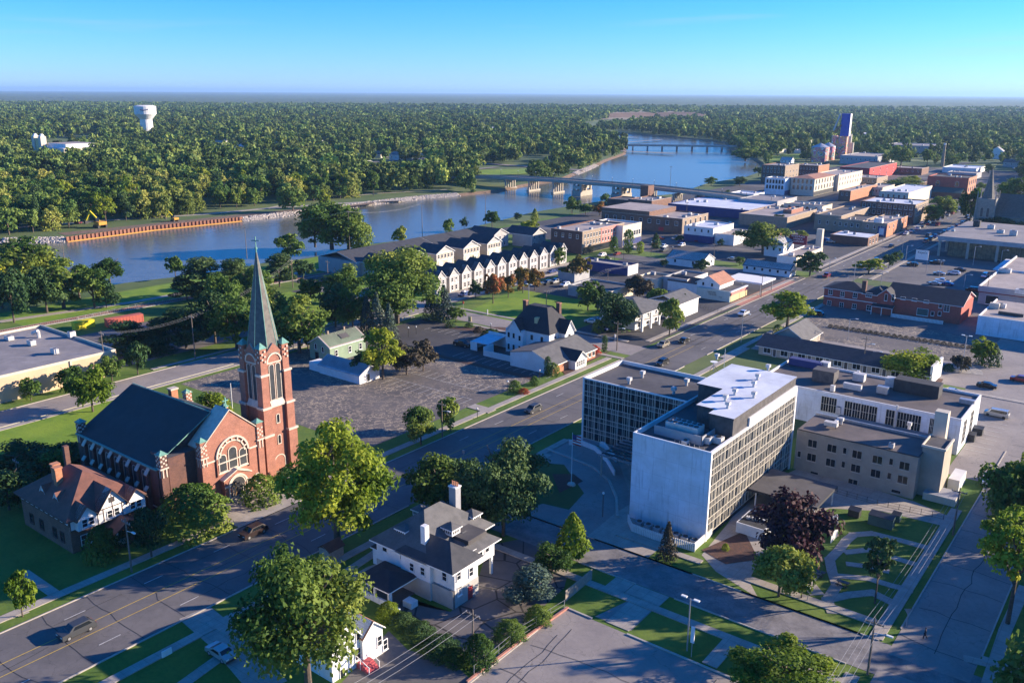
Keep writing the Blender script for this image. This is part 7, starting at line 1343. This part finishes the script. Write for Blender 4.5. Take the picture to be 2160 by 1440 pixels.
for k in range(12): x_,y_=(-122.0,420+k*48) if k%2 else (-100.6,420+k*48); t=thing('street_lamp','street lamp along the far main street, %s counting away from the camera'%ORDN(k),'street lamp',x_,y_,0,0,'street lamps of the far main street'); g=MB(); g.tube((x_,y_,0),(x_,y_,8.5),.12,'steel',6,.08); g.tube((x_,y_,8.4),(x_+(2 if k%2 else -2),y_,8.8),.06,'steel',5); g.build('post',t); g=MB(); g.box(x_+(2 if k%2 else -2)-.4,x_+(2 if k%2 else -2)+.4,y_-.15,y_+.15,8.7,8.85,'lamp_lens'); g.build('lamp_head',t)
def excavator(bx,by,s,label):
    x,y=G(bx,by); t=thing('excavator',label,'excavator',x,y); g=MB(); g.box(x-1.6*s,x+1.6*s,y-1.6*s,y-1*s,0,.9*s,'black_metal'); g.box(x-1.6*s,x+1.6*s,y+1*s,y+1.6*s,0,.9*s,'black_metal'); g.build('tracks',t); g=MB(); g.box(x-1.5*s,x+1.8*s,y-1.3*s,y+1.3*s,1*s,2.0*s,'orange_paint'); g.box(x-1.5*s,x-.1*s,y-1.2*s,y,2.0*s,3.1*s,'glass'); g.build('cab',t)
    g=MB(); g.tube((x-1*s,y+.5*s,1.8*s),(x-3.6*s,y-1*s,5.0*s),.32*s,'yellow_paint',6); g.tube((x-3.6*s,y-1*s,5.0*s),(x-5.2*s,y-1.8*s,2.0*s),.25*s,'yellow_paint',6); g.box(x-5.8*s,x-4.8*s,y-2.3*s,y-1.3*s,.9*s,2.0*s,'black_metal'); g.build('boom',t)
excavator(212,480,1.7,'large yellow excavator on the dirt bank behind the sheet-pile wall'); excavator(369,467,1.1,'small yellow machine farther along the dirt bank')
def box_between(name,a,b,w_,h,m,label,cat,z=0):
    A=Vector(G(*a));B=Vector(G(*b)); d_=(B-A); L_=d_.length; d_.normalize(); n_=Vector((-d_.y,d_.x)); g=MB(); g.prism([tuple(A),tuple(B),tuple(B+n_*w_),tuple(A+n_*w_)],z+.15,z+h,m); g.prism([tuple(A+n_*.05+d_*.05),tuple(B+n_*.05-d_*.05),tuple(B+n_*(w_-.05)-d_*.05),tuple(A+n_*(w_-.05)+d_*.05)],z,z+.15,'black_metal')
    k=0
    while k*1.0<L_: p=A+d_*k; g.prism([tuple(p-n_*.05),tuple(p+d_*.12-n_*.05),tuple(p+d_*.12),tuple(p)],z+.2,z+h-.1,m); k+=1
    return tag(g.build(name),label,cat)
box_between('container',(160,698),(201,690),2.5,2.6,'yellow_paint','yellow open-top container beside the tan warehouse roof','container')
box_between('container',(228,692),(304,679),2.6,2.7,'red_box','long faded red shipping container behind the dark pines','container')
# ================= poles, lamps, signs =================
def pole(bx,by,ty,label,kind='wood',arm=1,group=None,tx=None):
    x,y=G(bx,by); h=max(5,HZ(x,y,ty)); h=min(h,26); t=thing('street_lamp' if kind=='lamp' else 'utility_pole' if kind=='wood' else 'lamp_post',label,'street lamp' if kind!='wood' else 'utility pole',x,y,0,0,group)
    g=MB(); g.tube((x,y,0),(x,y,h),.17 if kind=='wood' else .11,'wood_pole' if kind=='wood' else 'steel',7,.1); g.build('post',t)
    if kind=='wood': g=MB(); g.box(x-1.2,x+1.2,y-.07,y+.07,h-.9,h-.72,'wood_pole'); [g.cone(x+s_,y,h-.72,h-.5,.06,.06,'grey_wall',5) for s_ in(-1.1,-.5,.5,1.1)]; g.build('crossarm',t)
    if arm and kind!='twin' : g=MB(); zz=h-.1 if kind=='lamp' else h-2.2; g.tube((x,y,zz),(x+1.8,y,zz+.35),.06,'steel',5); o=g.build('arm',t); g=MB(); g.box(x+1.6,x+2.4,y-.15,y+.15,zz+.25,zz+.42,'lamp_lens'); g.build('lamp_head',o)
    if kind=='twin':
        for s_ in(-1,1): g=MB(); g.tube((x,y,h-.1),(x+s_*.9,y,h),.05,'steel',5); g.box(x+s_*.9-.4,x+s_*.9+.4,y-.2,y+.2,h,h+.15,'lamp_lens'); g.build('lamp_head',t)
    return x,y,h
def globe(bx,by,ty,label,group=None):
    x,y=G(bx,by); h=max(2.5,HZ(x,y,ty)); t=thing('lamp_post',label,'street lamp',x,y,0,0,group); g=MB(); g.tube((x,y,0),(x,y,h-.3),.07,'black_metal',6); g.build('post',t); g=MB(); g.cone(x,y,h-.35,h-.1,.15,.25,'lamp_lens',8); g.cone(x,y,h-.1,h+.1,.25,.08,'lamp_lens',8); g.build('globe',t)
P_={}
for k_,q in dict(a=(278,1206,1092,'wooden utility pole with lamp arm at the kerb by the half-timbered house'),b=(998,1392,1285,'wooden utility pole between the white houses and the concrete lot'),c=(1830,1422,1302,'wooden utility pole with lamp arm at the street corner by the path garden'),d=(2010,1128,1028,'wooden utility pole beside the stair tower of the brick annex'),e=(43,1036,965,'wooden utility pole left of the half-timbered house'),f=(412,757,663,'leaning wooden pole on the back street behind the church'),g=(224,792,698,'wooden utility pole at the corner of the tan warehouse'),h=(136,550,508,'wooden pole on the river bank at left'),i=(521,545,476,'wooden pole on the river bank behind the steeple'),j=(618,607,547,'wooden pole by the river road bend'),k=(692,588,549,'wooden pole at the left end of the terraces'),l=(738,532,444,'tall wooden pole beside the riverbank tree clump'),m=(891,503,427,'tall wooden pole behind the terrace roofs'),n=(1024,480,404,'tall wooden pole on the near bank walk'),o=(1205,450,386,'tall wooden pole before the bridge piers'),p=(1413,400,350,'tall double-crossarm pole beside the bridge ramp'),q=(1301,740,677,'wooden pole with lamp arm at the corner by the galleried house'),r=(1281,613,566,'wooden pole behind the long flat shed'),s=(1505,552,512,'wooden pole by the blue-based building'),t=(1820,778,709,'wooden pole in front of the motel roof'),u=(1447,470,425,'wooden pole by the brown block'),v=(1152,658,612,'wooden pole on the lawn of the crossing'),w=(933,924,846,'wooden pole on the grass strip before the cracked car park'),x=(1605,628,578,'wooden pole at the corner store forecourt'),y=(2147,560,520,'wooden pole by the market'),z=(2078,640,575,'wooden pole at the corner of the market wall')).items(): P_[k_]=pole(*q,arm=1 if k_ in 'acqtw' else 0)
for q in((1115,655,600,'twin-headed lamp post on the lawn','twin'),(1563,722,662,'street lamp at the kerb above the hotel wing','lamp'),(1788,718,672,'lamp post between the inn and the motel','lamp'),(1981,583,549,'twin-headed lamp post in the bank car park','twin'),(1449,1372,1262,'twin-headed lamp post with banner on the lawn of the concrete lot','twin'),(2028,785,708,'lamp post in the motel drive','twin'),(2033,606,582,'short lamp post behind the inn roof','lamp'),(1910,550,518,'lamp post by the bank hedge','lamp'),(1858,600,575,'lamp post behind the inn','lamp'),(1800,600,558,'tall lamp post at the road behind the inn','lamp'),(1838,778,746,'thin post in front of the motel','lamp'),(2110,560,528,'lamp post before the bank columns','lamp'),(2052,560,520,'tall lamp post before the bank','lamp'),(1747,592,545,'lamp post by the dark round street tree','lamp')): pole(*q)
for q in((1271,1090,1038,'lone lamp post at the hotel drive kerb'),(878,705,688,'globe lamp at the edge of the dark car park'),(1035,703,682,'globe lamp beside the walled garden'),(1071,832,803,'globe lamp at the front corner of the dark car park'),(947,680,662,'globe lamp beside the spruces'),(1138,800,780,'globe lamp at the low shop corner'),(1007,882,862,'low light post in the corner of the car park'),(1315,547,515,'globe lamp on the plaza before the shops'),(1373,545,510,'globe lamp at the far side of the plaza'),(1296,552,520,'globe lamp beside the pink brick facade'),(1418,545,520,'globe lamp near the blue-based building'),(862,712,690,'globe lamp behind the brown-grey tree')): globe(*q)
def wires(a,b,n_,label,sag=1.2,dz=0,r=.03):
    g=MB()
    for k in range(n_):
        o=-1+2*k/max(1,n_-1); A=Vector((a[0]+o,a[1],a[2]-.5+dz));B=Vector((b[0]+o,b[1],b[2]-.5+dz)); pr=A
        for j in range(1,9): t_=j/8; q=A.lerp(B,t_)-Vector((0,0,sag*4*t_*(1-t_))); g.tube(pr,q,r*.5,'grey_wall',4); pr=q
    tag(g.build('overhead_wires'),label,'wires')
wires(P_['b'],(-66,40,10),3,'overhead wires running down to the bottom edge left of the concrete lot',r=.04); wires(P_['c'],P_['d'],4,'overhead wires along the path garden street',r=.035); wires(P_['c'],(-22,60,12),4,'overhead wires from the corner pole down past the bottom edge',r=.035)
wires(P_['v'],P_['r'],3,'overhead wires over the lawn towards the flat shed',r=.03); wires(P_['r'],P_['s'],3,'overhead wires from the flat shed towards the blue-based building',r=.03); wires(P_['g'],P_['f'],3,'overhead wires along the back street behind the church'); wires(P_['h'],P_['l'],3,'overhead wires along the near river bank',3); wires(P_['l'],P_['m'],3,'overhead wires behind the terraces',2); wires(P_['f'],P_['j'],3,'overhead wires above the pines towards the river road',2)
def panel_sign(bx,by,w_,h,z0,m,label,face='F',txt=(),tm='white_trim',post='steel',size=.6,name='sign',cat='sign'):
    x,y=G(bx,by); t=thing(name,label,cat,x,y); g=MB()
    if face=='F': g.box(x-w_/2,x+w_/2,y-.08,y+.08,z0,z0+h,m)
    else: g.box(x-.08,x+.08,y-w_/2,y+w_/2,z0,z0+h,m)
    g.build('panel',t); 
    if z0>.3: 
        for s_ in((-w_/2+.15,w_/2-.15) if w_>1 else (0,)): g=MB(); X,Y=(x+s_,y) if face=='F' else (x,y+s_); g.tube((X,Y,0),(X,Y,z0),.06,post,5); g.build('post',t)
    for k,s_ in enumerate(txt): text(s_,t,(x,y-.1,z0+h-(k+.6)*size*1.15) if face=='F' else (x+.1,y,z0+h-(k+.6)*size*1.15),size,tm,face)
    return t
panel_sign(1680,538,8.5,4.4,5.0,'maroon_paint','dark red billboard with white lettering above the diner roof',txt=('WHEN PLACE','LOOKS IS','SIGNIFICANT'),size=1.0,name='billboard',cat='billboard')
panel_sign(1940,575,5,4,5.5,'white_trim','tall white shop sign with dark lettering beside the bank car park',txt=("Kaye's",),tm='black_metal',size=1.4)
panel_sign(353,1385,1.4,.9,.25,'white_trim','small white yard sign standing on the bottom-left lawn',txt=(),face='R')
panel_sign(607,1020,.9,1.2,.3,'white_trim','small white sign half hidden by the yellow-green tree at the church'); panel_sign(978,985,.5,.7,3.0,'steel','road sign on a thin post at the shaded side of the main road')
panel_sign(977,653,.7,.7,2.2,'red_paint','red stop sign at the crossing behind the dark car park'); panel_sign(1028,665,.4,1.8,.2,'white_trim','white marker post on the lawn by the crossing'); panel_sign(991,678,1.2,1.6,.1,'yellow_wall','small yellow-green utility box sign by the spruces'); panel_sign(1297,722,.5,.9,1.6,'white_trim','white speed sign on the grass by the galleried house'); panel_sign(1458,1385,.5,2.4,2.2,'white_trim','white vertical banner board on the lot lamp post')
x,y=G(1911,1322); t=thing('yield_sign','grey back of a triangular yield sign at the street corner','sign',x,y); g=MB(); g.tube((x,y,0),(x,y,2.9),.05,'steel',5); g.build('post',t); g=MB(); dx,dy=math.cos(TH),math.sin(TH); g.poly([(x-.6*dx,y-.6*dy,2.95),(x+.6*dx,y+.6*dy,2.95),(x,y,1.95)],'steel'); g.poly([(x,y+.02,1.95),(x+.6*dx,y+.6*dy+.02,2.95),(x-.6*dx,y-.6*dy+.02,2.95)],'red_paint'); g.build('panel',t)
panel_sign(1703,1440-173,.5,.6,1.8,'white_trim','small no-parking sign at the kerb of the path garden')
x,y=G(1205,1022); h=HZ(x,y,912); t=thing('flagpole','white flagpole with a striped flag in the planted island of the hotel drive','flagpole',x,y); g=MB(); g.tube((x,y,0),(x,y,h),.09,'white_trim',7,.05); g.cone(x,y,0,.35,.9,.7,'stone_trim',10); g.build('post',t)
g=MB(); 
for k in range(7): g.slab([(x+.06,y,h-.3-k*.28),(x+.06,y-.02,h-.58-k*.28),(x+1.6,y+.5,h-.9-k*.28),(x+1.6,y+.52,h-.62-k*.28)],.02,'red_paint' if k%2==0 else 'white_trim')
g.slab([(x+.05,y-.03,h-.28),(x+.05,y-.05,h-1.3),(x+.8,y+.2,h-1.5),(x+.8,y+.22,h-.45)],.03,'navy_paint'); g.build('flag',t)
x,y=G(1527,775); g=MB(); g.tube((x,y,0),(x,y,HZ(x,y,735)),.07,'white_trim',6); tag(g.build('mast'),'thin white mast behind the hotel penthouse','mast'); x,y=G(492,880); g=MB(); g.tube((x,y,0),(x,y,HZ(x,y,808)),.08,'white_trim',6); tag(g.build('mast'),'thin white pole beside the bell tower','mast')
# fences, bins, tables, walker
wallpath('wooden_fence',[(-63.3,95.7),(-63.6,103.4)],1.8,.1,'wood_fence','weathered wooden fence at the corner of the concrete lot','fence')
def chain(pts,label,h=1.2,m='steel',st=2.4):
    g=MB(); S_2=seg_off(pts,st)+[(Vector(pts[-1]),None)]
    for i,(p,d_) in enumerate(S_2): g.tube((p.x,p.y,0),(p.x,p.y,h),.05,m,5)
    for (p,_),(q,_) in zip(S_2[:-1],S_2[1:]):
        for z in(h*.95,h*.5,h*.1): g.tube((p.x,p.y,z),(q.x,q.y,z),.025,m,4)
    tag(g.build('fence'),label,'fence')
chain([G(*q) for q in((1000,1425),(1100,1340),(1190,1285))],'wire fence above the red kerb of the concrete lot',1.6); chain([G(*q) for q in((165,675),(300,645),(400,630))],'railing along the riverside path by the railway',1.2,'steel'); chain([G(*q) for q in((20,640),(120,610),(200,598))],'white fence on the river edge at left',1.4,'white_trim',1.5); chain([G(*q) for q in((740,533),(860,512),(935,500))],'fence along the river edge behind the terraces',1.2,'white_trim',1.8); chain([G(*q) for q in((1745,1035),(1850,1065),(1990,1095))],'black railing along the ramp of the brick annex',1.1,'black_metal',1.8); chain([G(*q) for q in((1455,1160),(1480,1140),(1500,1128))],'handrail beside the hotel side steps',1.1,'steel',1.2); chain([G(*q) for q in((1450,642),(1500,655),(1535,662))],'low fence beside the corner store yard',1.0,'black_metal',1.2)
wallpath('kerb_wall',[G(*q) for q in((985,1440),(1100,1352),(1198,1283))],.35,.3,'redpaver','low red-topped kerb wall along the concrete lot','wall')
def bin2(bx,by,w_,d2,h,m,label,name='dumpster'):
    x,y=G(bx,by); t=thing(name,label,'dumpster',x,y); g=MB(); g.box(x-w_/2,x+w_/2,y-d2/2,y+d2/2,.1,h,m); g.build('bin',t); g=MB(); g.slab([(x-w_/2-.05,y-d2/2-.05,h+.05),(x+w_/2+.05,y-d2/2-.05,h+.05),(x+w_/2+.05,y+d2/2,h+.3),(x-w_/2-.05,y+d2/2,h+.3)],.06,'black_metal'); g.build('lid',t)
bin2(2042,928,2.6,1.8,1.6,'panel_black','black dumpster nearest the white wing'); bin2(2060,915,2.4,1.8,1.5,'panel_black','black dumpster behind the nearer one'); bin2(1802,1088,1.9,1.5,1.3,'black_metal','small brown-black dumpster on the pad behind the path garden'); bin2(1858,1108,4.0,1.9,1.9,'green_box','large dark green utility cabinet on a pad behind the path garden','cabinet'); bin2(1890,1098,1.4,1.4,1.3,'green_box','small green box right of the large cabinet','cabinet')
for l_,(bx,by) in(('dark picnic table nearest the maroon tree',(1727,1213)),('dark picnic table on the round path',(1777,1235))):
    x,y=G(bx,by); t=thing('picnic_table',l_,'picnic table',x,y); g=MB(); g.box(x-.9,x+.9,y-.38,y+.38,.7,.76,'black_metal'); g.build('tabletop',t)
    for s_ in(-.75,.75): g=MB(); g.box(x-.9,x+.9,y+s_-.14,y+s_+.14,.42,.47,'black_metal'); g.build('bench',t); g=MB(); g.tube((x+s_*.8,y-.8,0),(x+s_*.8,y,.7),.04,'black_metal',5); g.tube((x+s_*.8,y+.8,0),(x+s_*.8,y,.7),.04,'black_metal',5); g.build('leg',t)
def figure(bx,by,label):
    x,y=G(bx,by); t=thing('person',label,'person',x,y,.06,rad(200))
    def skin(nm,V,E_,R_,m,par):
        me=bpy.data.meshes.new(nm); me.from_pydata(V,E_,[]); o=bpy.data.objects.new(nm,me); COL.objects.link(o); me.materials.append(MATS[m]); o.parent=par; md=o.modifiers.new('s','SKIN')
        for v,r in zip(me.skin_vertices[0].data,R_): v.radius=(r,r)
        me.skin_vertices[0].data[0].use_root=True; s2=o.modifiers.new('u','SUBSURF'); s2.levels=s2.render_levels=1; return o
    V=[(0,0,.95),(0,0,1.2),(0,0,1.42),(0,0,1.52),(.01,0,1.66),(.02,0,1.76),(0,.2,1.4),(.1,.27,1.15),(.25,.25,.95),(.3,.25,.88),(0,-.2,1.4),(-.1,-.27,1.14),(-.12,-.25,.92),(-.1,-.25,.85),(0,.1,.9),(.18,.1,.5),(.22,.1,.08),(.36,.1,.04),(0,-.1,.9),(-.12,-.1,.5),(-.36,-.1,.14),(-.26,-.1,.05)]
    E_=[(0,1),(1,2),(2,3),(3,4),(4,5),(2,6),(6,7),(7,8),(8,9),(2,10),(10,11),(11,12),(12,13),(0,14),(14,15),(15,16),(16,17),(0,18),(18,19),(19,20),(20,21)]
    R_=[.14,.13,.15,.055,.1,.08,.06,.045,.035,.04,.06,.045,.035,.04,.09,.065,.045,.04,.09,.065,.045,.04]
    b=skin('body',V,E_,R_,'skin',t); ix=[0,1,2,6,7,8,10,11,12,14,15,16,18,19,20]; mp={k:i for i,k in enumerate(ix)}
    skin('clothing',[V[i] for i in ix],[(mp[a],mp[b]) for a,b in E_ if a in mp and b in mp],[R_[i]+.03 for i in ix],'cloth_dark',t); h=MB(); h.cone(.0,0,1.68,1.84,.105,.06,'black_metal',8); o=h.build('hair'); o.parent=t
figure(1950,1348,'person in dark clothes walking across the cracked street corner')
# ---------------- far banks: woods ----------------
rng=np.random.default_rng(5)
CLEAR=[[G(*q) for q in P_] for P_ in ([(425,310),(495,306),(500,322),(430,326)],[(770,345),(900,338),(920,366),(780,375)],[(60,300),(200,285),(215,305),(75,335)],[(1000,262),(1060,262),(1060,272),(1000,272)],[(1300,272),(1380,285),(1400,300),(1300,295)],
  [(1225,262),(1300,246),(1505,246),(1510,252),(1380,258),(1230,272)],[(655,219),(780,219),(780,227),(655,227)],[(1000,375),(1230,368),(1210,352),(1000,345)],[(1560,395),(1610,350),(1640,330),(1720,330),(1790,345),(1900,350),(2160,345),(2160,520)],[(-50,505),(120,485),(500,440),(960,397),(975,410),(800,425),(500,460),(0,520)],[(1000,360),(1110,345),(1110,395),(1000,408)],[(1090,330),(1170,330),(1170,350),(1090,350)])]
TOWN=[G(*q) for q in((1600,395),(1640,318),(1700,312),(1710,300),(1800,284),(1990,276),(2010,300),(2060,330),(2160,338),(2160,520))]
def okpt(x,y,dp,far):
    if inpoly(x,y,BANK): return False
    if x>-330 and y<430: return False
    if -330<x<-170 and 330<y<520: return False
    if x>-350 and y<880: 
        return False
    for P_ in CLEAR:
        if inpoly(x,y,P_): return False
    if inpoly(x,y,TOWN) and rng.random()>.13: return False
    return free(x,y)
pts=[]; cells={}
def near_ok(x,y,sp):
    c=(int(x//14),int(y//14))
    for i in range(c[0]-1,c[0]+2):
        for j in range(c[1]-1,c[1]+2):
            for q in cells.get((i,j),()):
                if (q[0]-x)**2+(q[1]-y)**2<sp*sp: return False
    return True
cand=0
while cand<120000:
    cand+=1
    dp=math.sqrt(rng.uniform(380**2,2300**2)) if cand>30000 else rng.uniform(380,1000); lx=rng.uniform(-.62,.62)*dp
    X=lx*math.cos(TH)-dp*math.sin(TH); Y=lx*math.sin(TH)+dp*math.cos(TH)
    q=PR(X,Y,10)
    if not(-40<q[0]<2200): continue
    if not okpt(X,Y,dp,1): continue
    sp=rng.uniform(7,14) if dp<1000 else rng.uniform(9,16)
    if math.sin(X*.013+2)*math.sin(Y*.011+X*.004)>.55 and rng.random()<.75: continue
    if not near_ok(X,Y,sp): continue
    pts.append((X,Y,dp)); cells.setdefault((int(X//14),int(Y//14)),[]).append((X,Y))
pts.sort(key=lambda p:p[2])
NI=205; kinds=[('broad','leaf_forest'),('round',Gr),('willow','leaf_willow'),('round','leaf_forest'),('spruce',Dk),('oval',Gr),('gap',Ye),('broad','leaf_forest'),('willow','leaf_willow'),('pine',Dk)]
words={'leaf_forest':'green','leaf_green':'leafy green','leaf_willow':'pale green','leaf_dark':'dark','leaf_yellow':'yellow-green'}; kw={'broad':'spreading tree','round':'round tree','willow':'weeping willow','spruce':'conifer','oval':'oval tree','gap':'open tree','pine':'pine'}
GRP={}
for i,(X,Y,dp) in enumerate(pts[:NI]):
    k_,m_=kinds[int(rng.integers(0,len(kinds)))]; h=rng.uniform(11,19); r=h*{'broad':.48,'round':.42,'willow':.5,'spruce':.24,'oval':.32,'gap':.42,'pine':.33}[k_]
    where='opposite the steel river wall' if Y<330 and X<-430 else 'in the park across the river' if X<-430 and Y<640 else 'near the far bridge approach' if X<-430 else 'beyond the downtown roofs'
    gk='%s %ss %s'%(words[m_],kw[k_],where); GRP.setdefault(gk,[]).append((PR(X,Y,0)[0],tree_at(X,Y,h,r,k_,m_,'x',group=gk,lod=1),words[m_]+' '+kw[k_],where))
for gk,L_ in GRP.items():
    for k,(px_,o,a_,wh_) in enumerate(sorted(L_,key=lambda q:q[0])): o['label']='%s, %s from the left %s'%(a_,ORDN(k),wh_)
# the rest: one wood
def merged(name,P_,n,size,label):
    vs=[]; base=[]; tints=[]
    for v_ in range(5):
        p,nor,rg=crown_pts(('round','broad','oval','willow','gap')[v_],n,50+v_,True); vv=cards(p*np.array([1,1,1.5]),nor,size*rg.uniform(.7,1.3,n),rg); vv[:,2]/=1.5; base.append(vv)
    for i,(X,Y,dp) in enumerate(P_):
        h=rng.uniform(8,15)+10*rng.random()**2.5; r=h*rng.uniform(.3,.58); a=rng.uniform(0,6.28); b=base[i%5]; c,s=math.cos(a),math.sin(a)
        tints.append(np.full(len(b)//4,rng.uniform(.45,1.0)+.9*rng.random()**2,dtype=np.float32))
        vs.append(np.stack([(b[:,0]*c-b[:,1]*s)*r+X,(b[:,0]*s+b[:,1]*c)*r+Y,(b[:,2]*.92+.06)*h],1))
    v=np.concatenate(vs); me=npmesh(name,v,len(v)//4,'leaf_wood'); at_=me.attributes.new('tint','FLOAT','FACE'); at_.data.foreach_set('value',np.concatenate(tints)); o=bpy.data.objects.new(name,me); COL.objects.link(o); return tag(o,label,'woods',None,'stuff')
P1=[p for p in pts[NI:] if p[2]<1050]; P2=[p for p in pts[NI:] if p[2]>=1050]
merged('woodland',P1,420,.145,'dense green woods across the river up to the water tower')
merged('distant_woodland',P2,170,.22,'farther woods thinning towards the horizon')
print('trees',len(pts),len(P1),len(P2),'individual',ntree)
nn=30000; dp=np.sqrt(rng.uniform(2250**2,4600**2,nn)); lx=rng.uniform(-.62,.62,nn)*dp; Xf=lx*math.cos(TH)-dp*math.sin(TH); Yf=lx*math.sin(TH)+dp*math.cos(TH)
ms=np.sin(Xf/260+1)+np.sin(Yf/310+Xf/700)+.8*np.sin(Xf/90-Yf/130); keep=ms>-1.25
P3=[(a,b,c) for a,b,c,k in zip(Xf,Yf,dp,keep) if k and not inpoly(a,b,CLEAR[5])]
merged('outer_woodland',P3,44,.42,'outer woods and tree lines towards the horizon')
# far canopy as real relief, with fields left open
rs=4300*np.exp(np.linspace(0,math.log(42000/4300),200)); an=np.linspace(rad(-36),rad(36),620)+rad(90)+TH
RR,AA=np.meshgrid(rs,an,indexing='ij'); X=RR*np.cos(AA); Y=RR*np.sin(AA)
r2=np.random.default_rng(3); ph=r2.uniform(0,6.28,(30,)); fx=np.zeros_like(X)
for k in range(9):
    a=r2.uniform(0,3.14); L_=r2.uniform(500,2600); fx+=np.sin((X*math.cos(a)+Y*math.sin(a))/L_*6.28+ph[k])
zz=np.where(fx>-2.6,7+6*r2.random(X.shape)+2.2*np.clip(fx,0,2),-3)*np.clip(1,0,1); zz+=np.clip(RR-6000,0,40000)*.0004*(1+.25*np.sin(X/5200)+.2*np.sin(Y/7000+X/3100))
me=bpy.data.meshes.new('far_woodland'); nr,na=X.shape; idx=np.arange(nr*na).reshape(nr,na); me.vertices.add(nr*na); me.vertices.foreach_set('co',np.stack([X,Y,zz],-1).astype(np.float32).ravel())
qd=np.stack([idx[:-1,:-1],idx[:-1,1:],idx[1:,1:],idx[1:,:-1]],-1).reshape(-1,4)[:,::-1]; nq=len(qd)
me.loops.add(nq*4); me.loops.foreach_set('vertex_index',qd.astype(np.int32).ravel()); me.polygons.add(nq); me.polygons.foreach_set('loop_start',np.arange(0,nq*4,4,dtype=np.int32)); me.polygons.foreach_set('loop_total',np.full(nq,4,dtype=np.int32)); me.update(calc_edges=True)
mat('far_canopy',(.035,.075,.03),(.075,.11,.045),sc=.02,sc2=.08,amt=.5,rough=1); me.materials.append(MATS['far_canopy'])
o=bpy.data.objects.new('far_woodland',me); COL.objects.link(o); tag(o,'blue-green woods stretching to the horizon','woods',None,'stuff')
# haze
g=MB(); g.box(-S_+10,S_-10,-400,43500,-4,170,'water'); hz_=g.mesh('haze'); hz_.materials.clear()
m=bpy.data.materials.new('haze'); m.use_nodes=True; t=m.node_tree; t.nodes.clear(); vo=t.nodes.new('ShaderNodeVolumePrincipled'); vo.inputs['Density'].default_value=HAZE; vo.inputs['Color'].default_value=(.42,.68,1,1); vo.inputs['Anisotropy'].default_value=.2
ou=t.nodes.new('ShaderNodeOutputMaterial'); t.links.new(vo.outputs[0],ou.inputs['Volume']); hz_.materials.append(m)
if HAZE>0:
    o=bpy.data.objects.new('haze',hz_); COL.objects.link(o); tag(o,'thin blue haze over the plain','haze',None,'stuff')
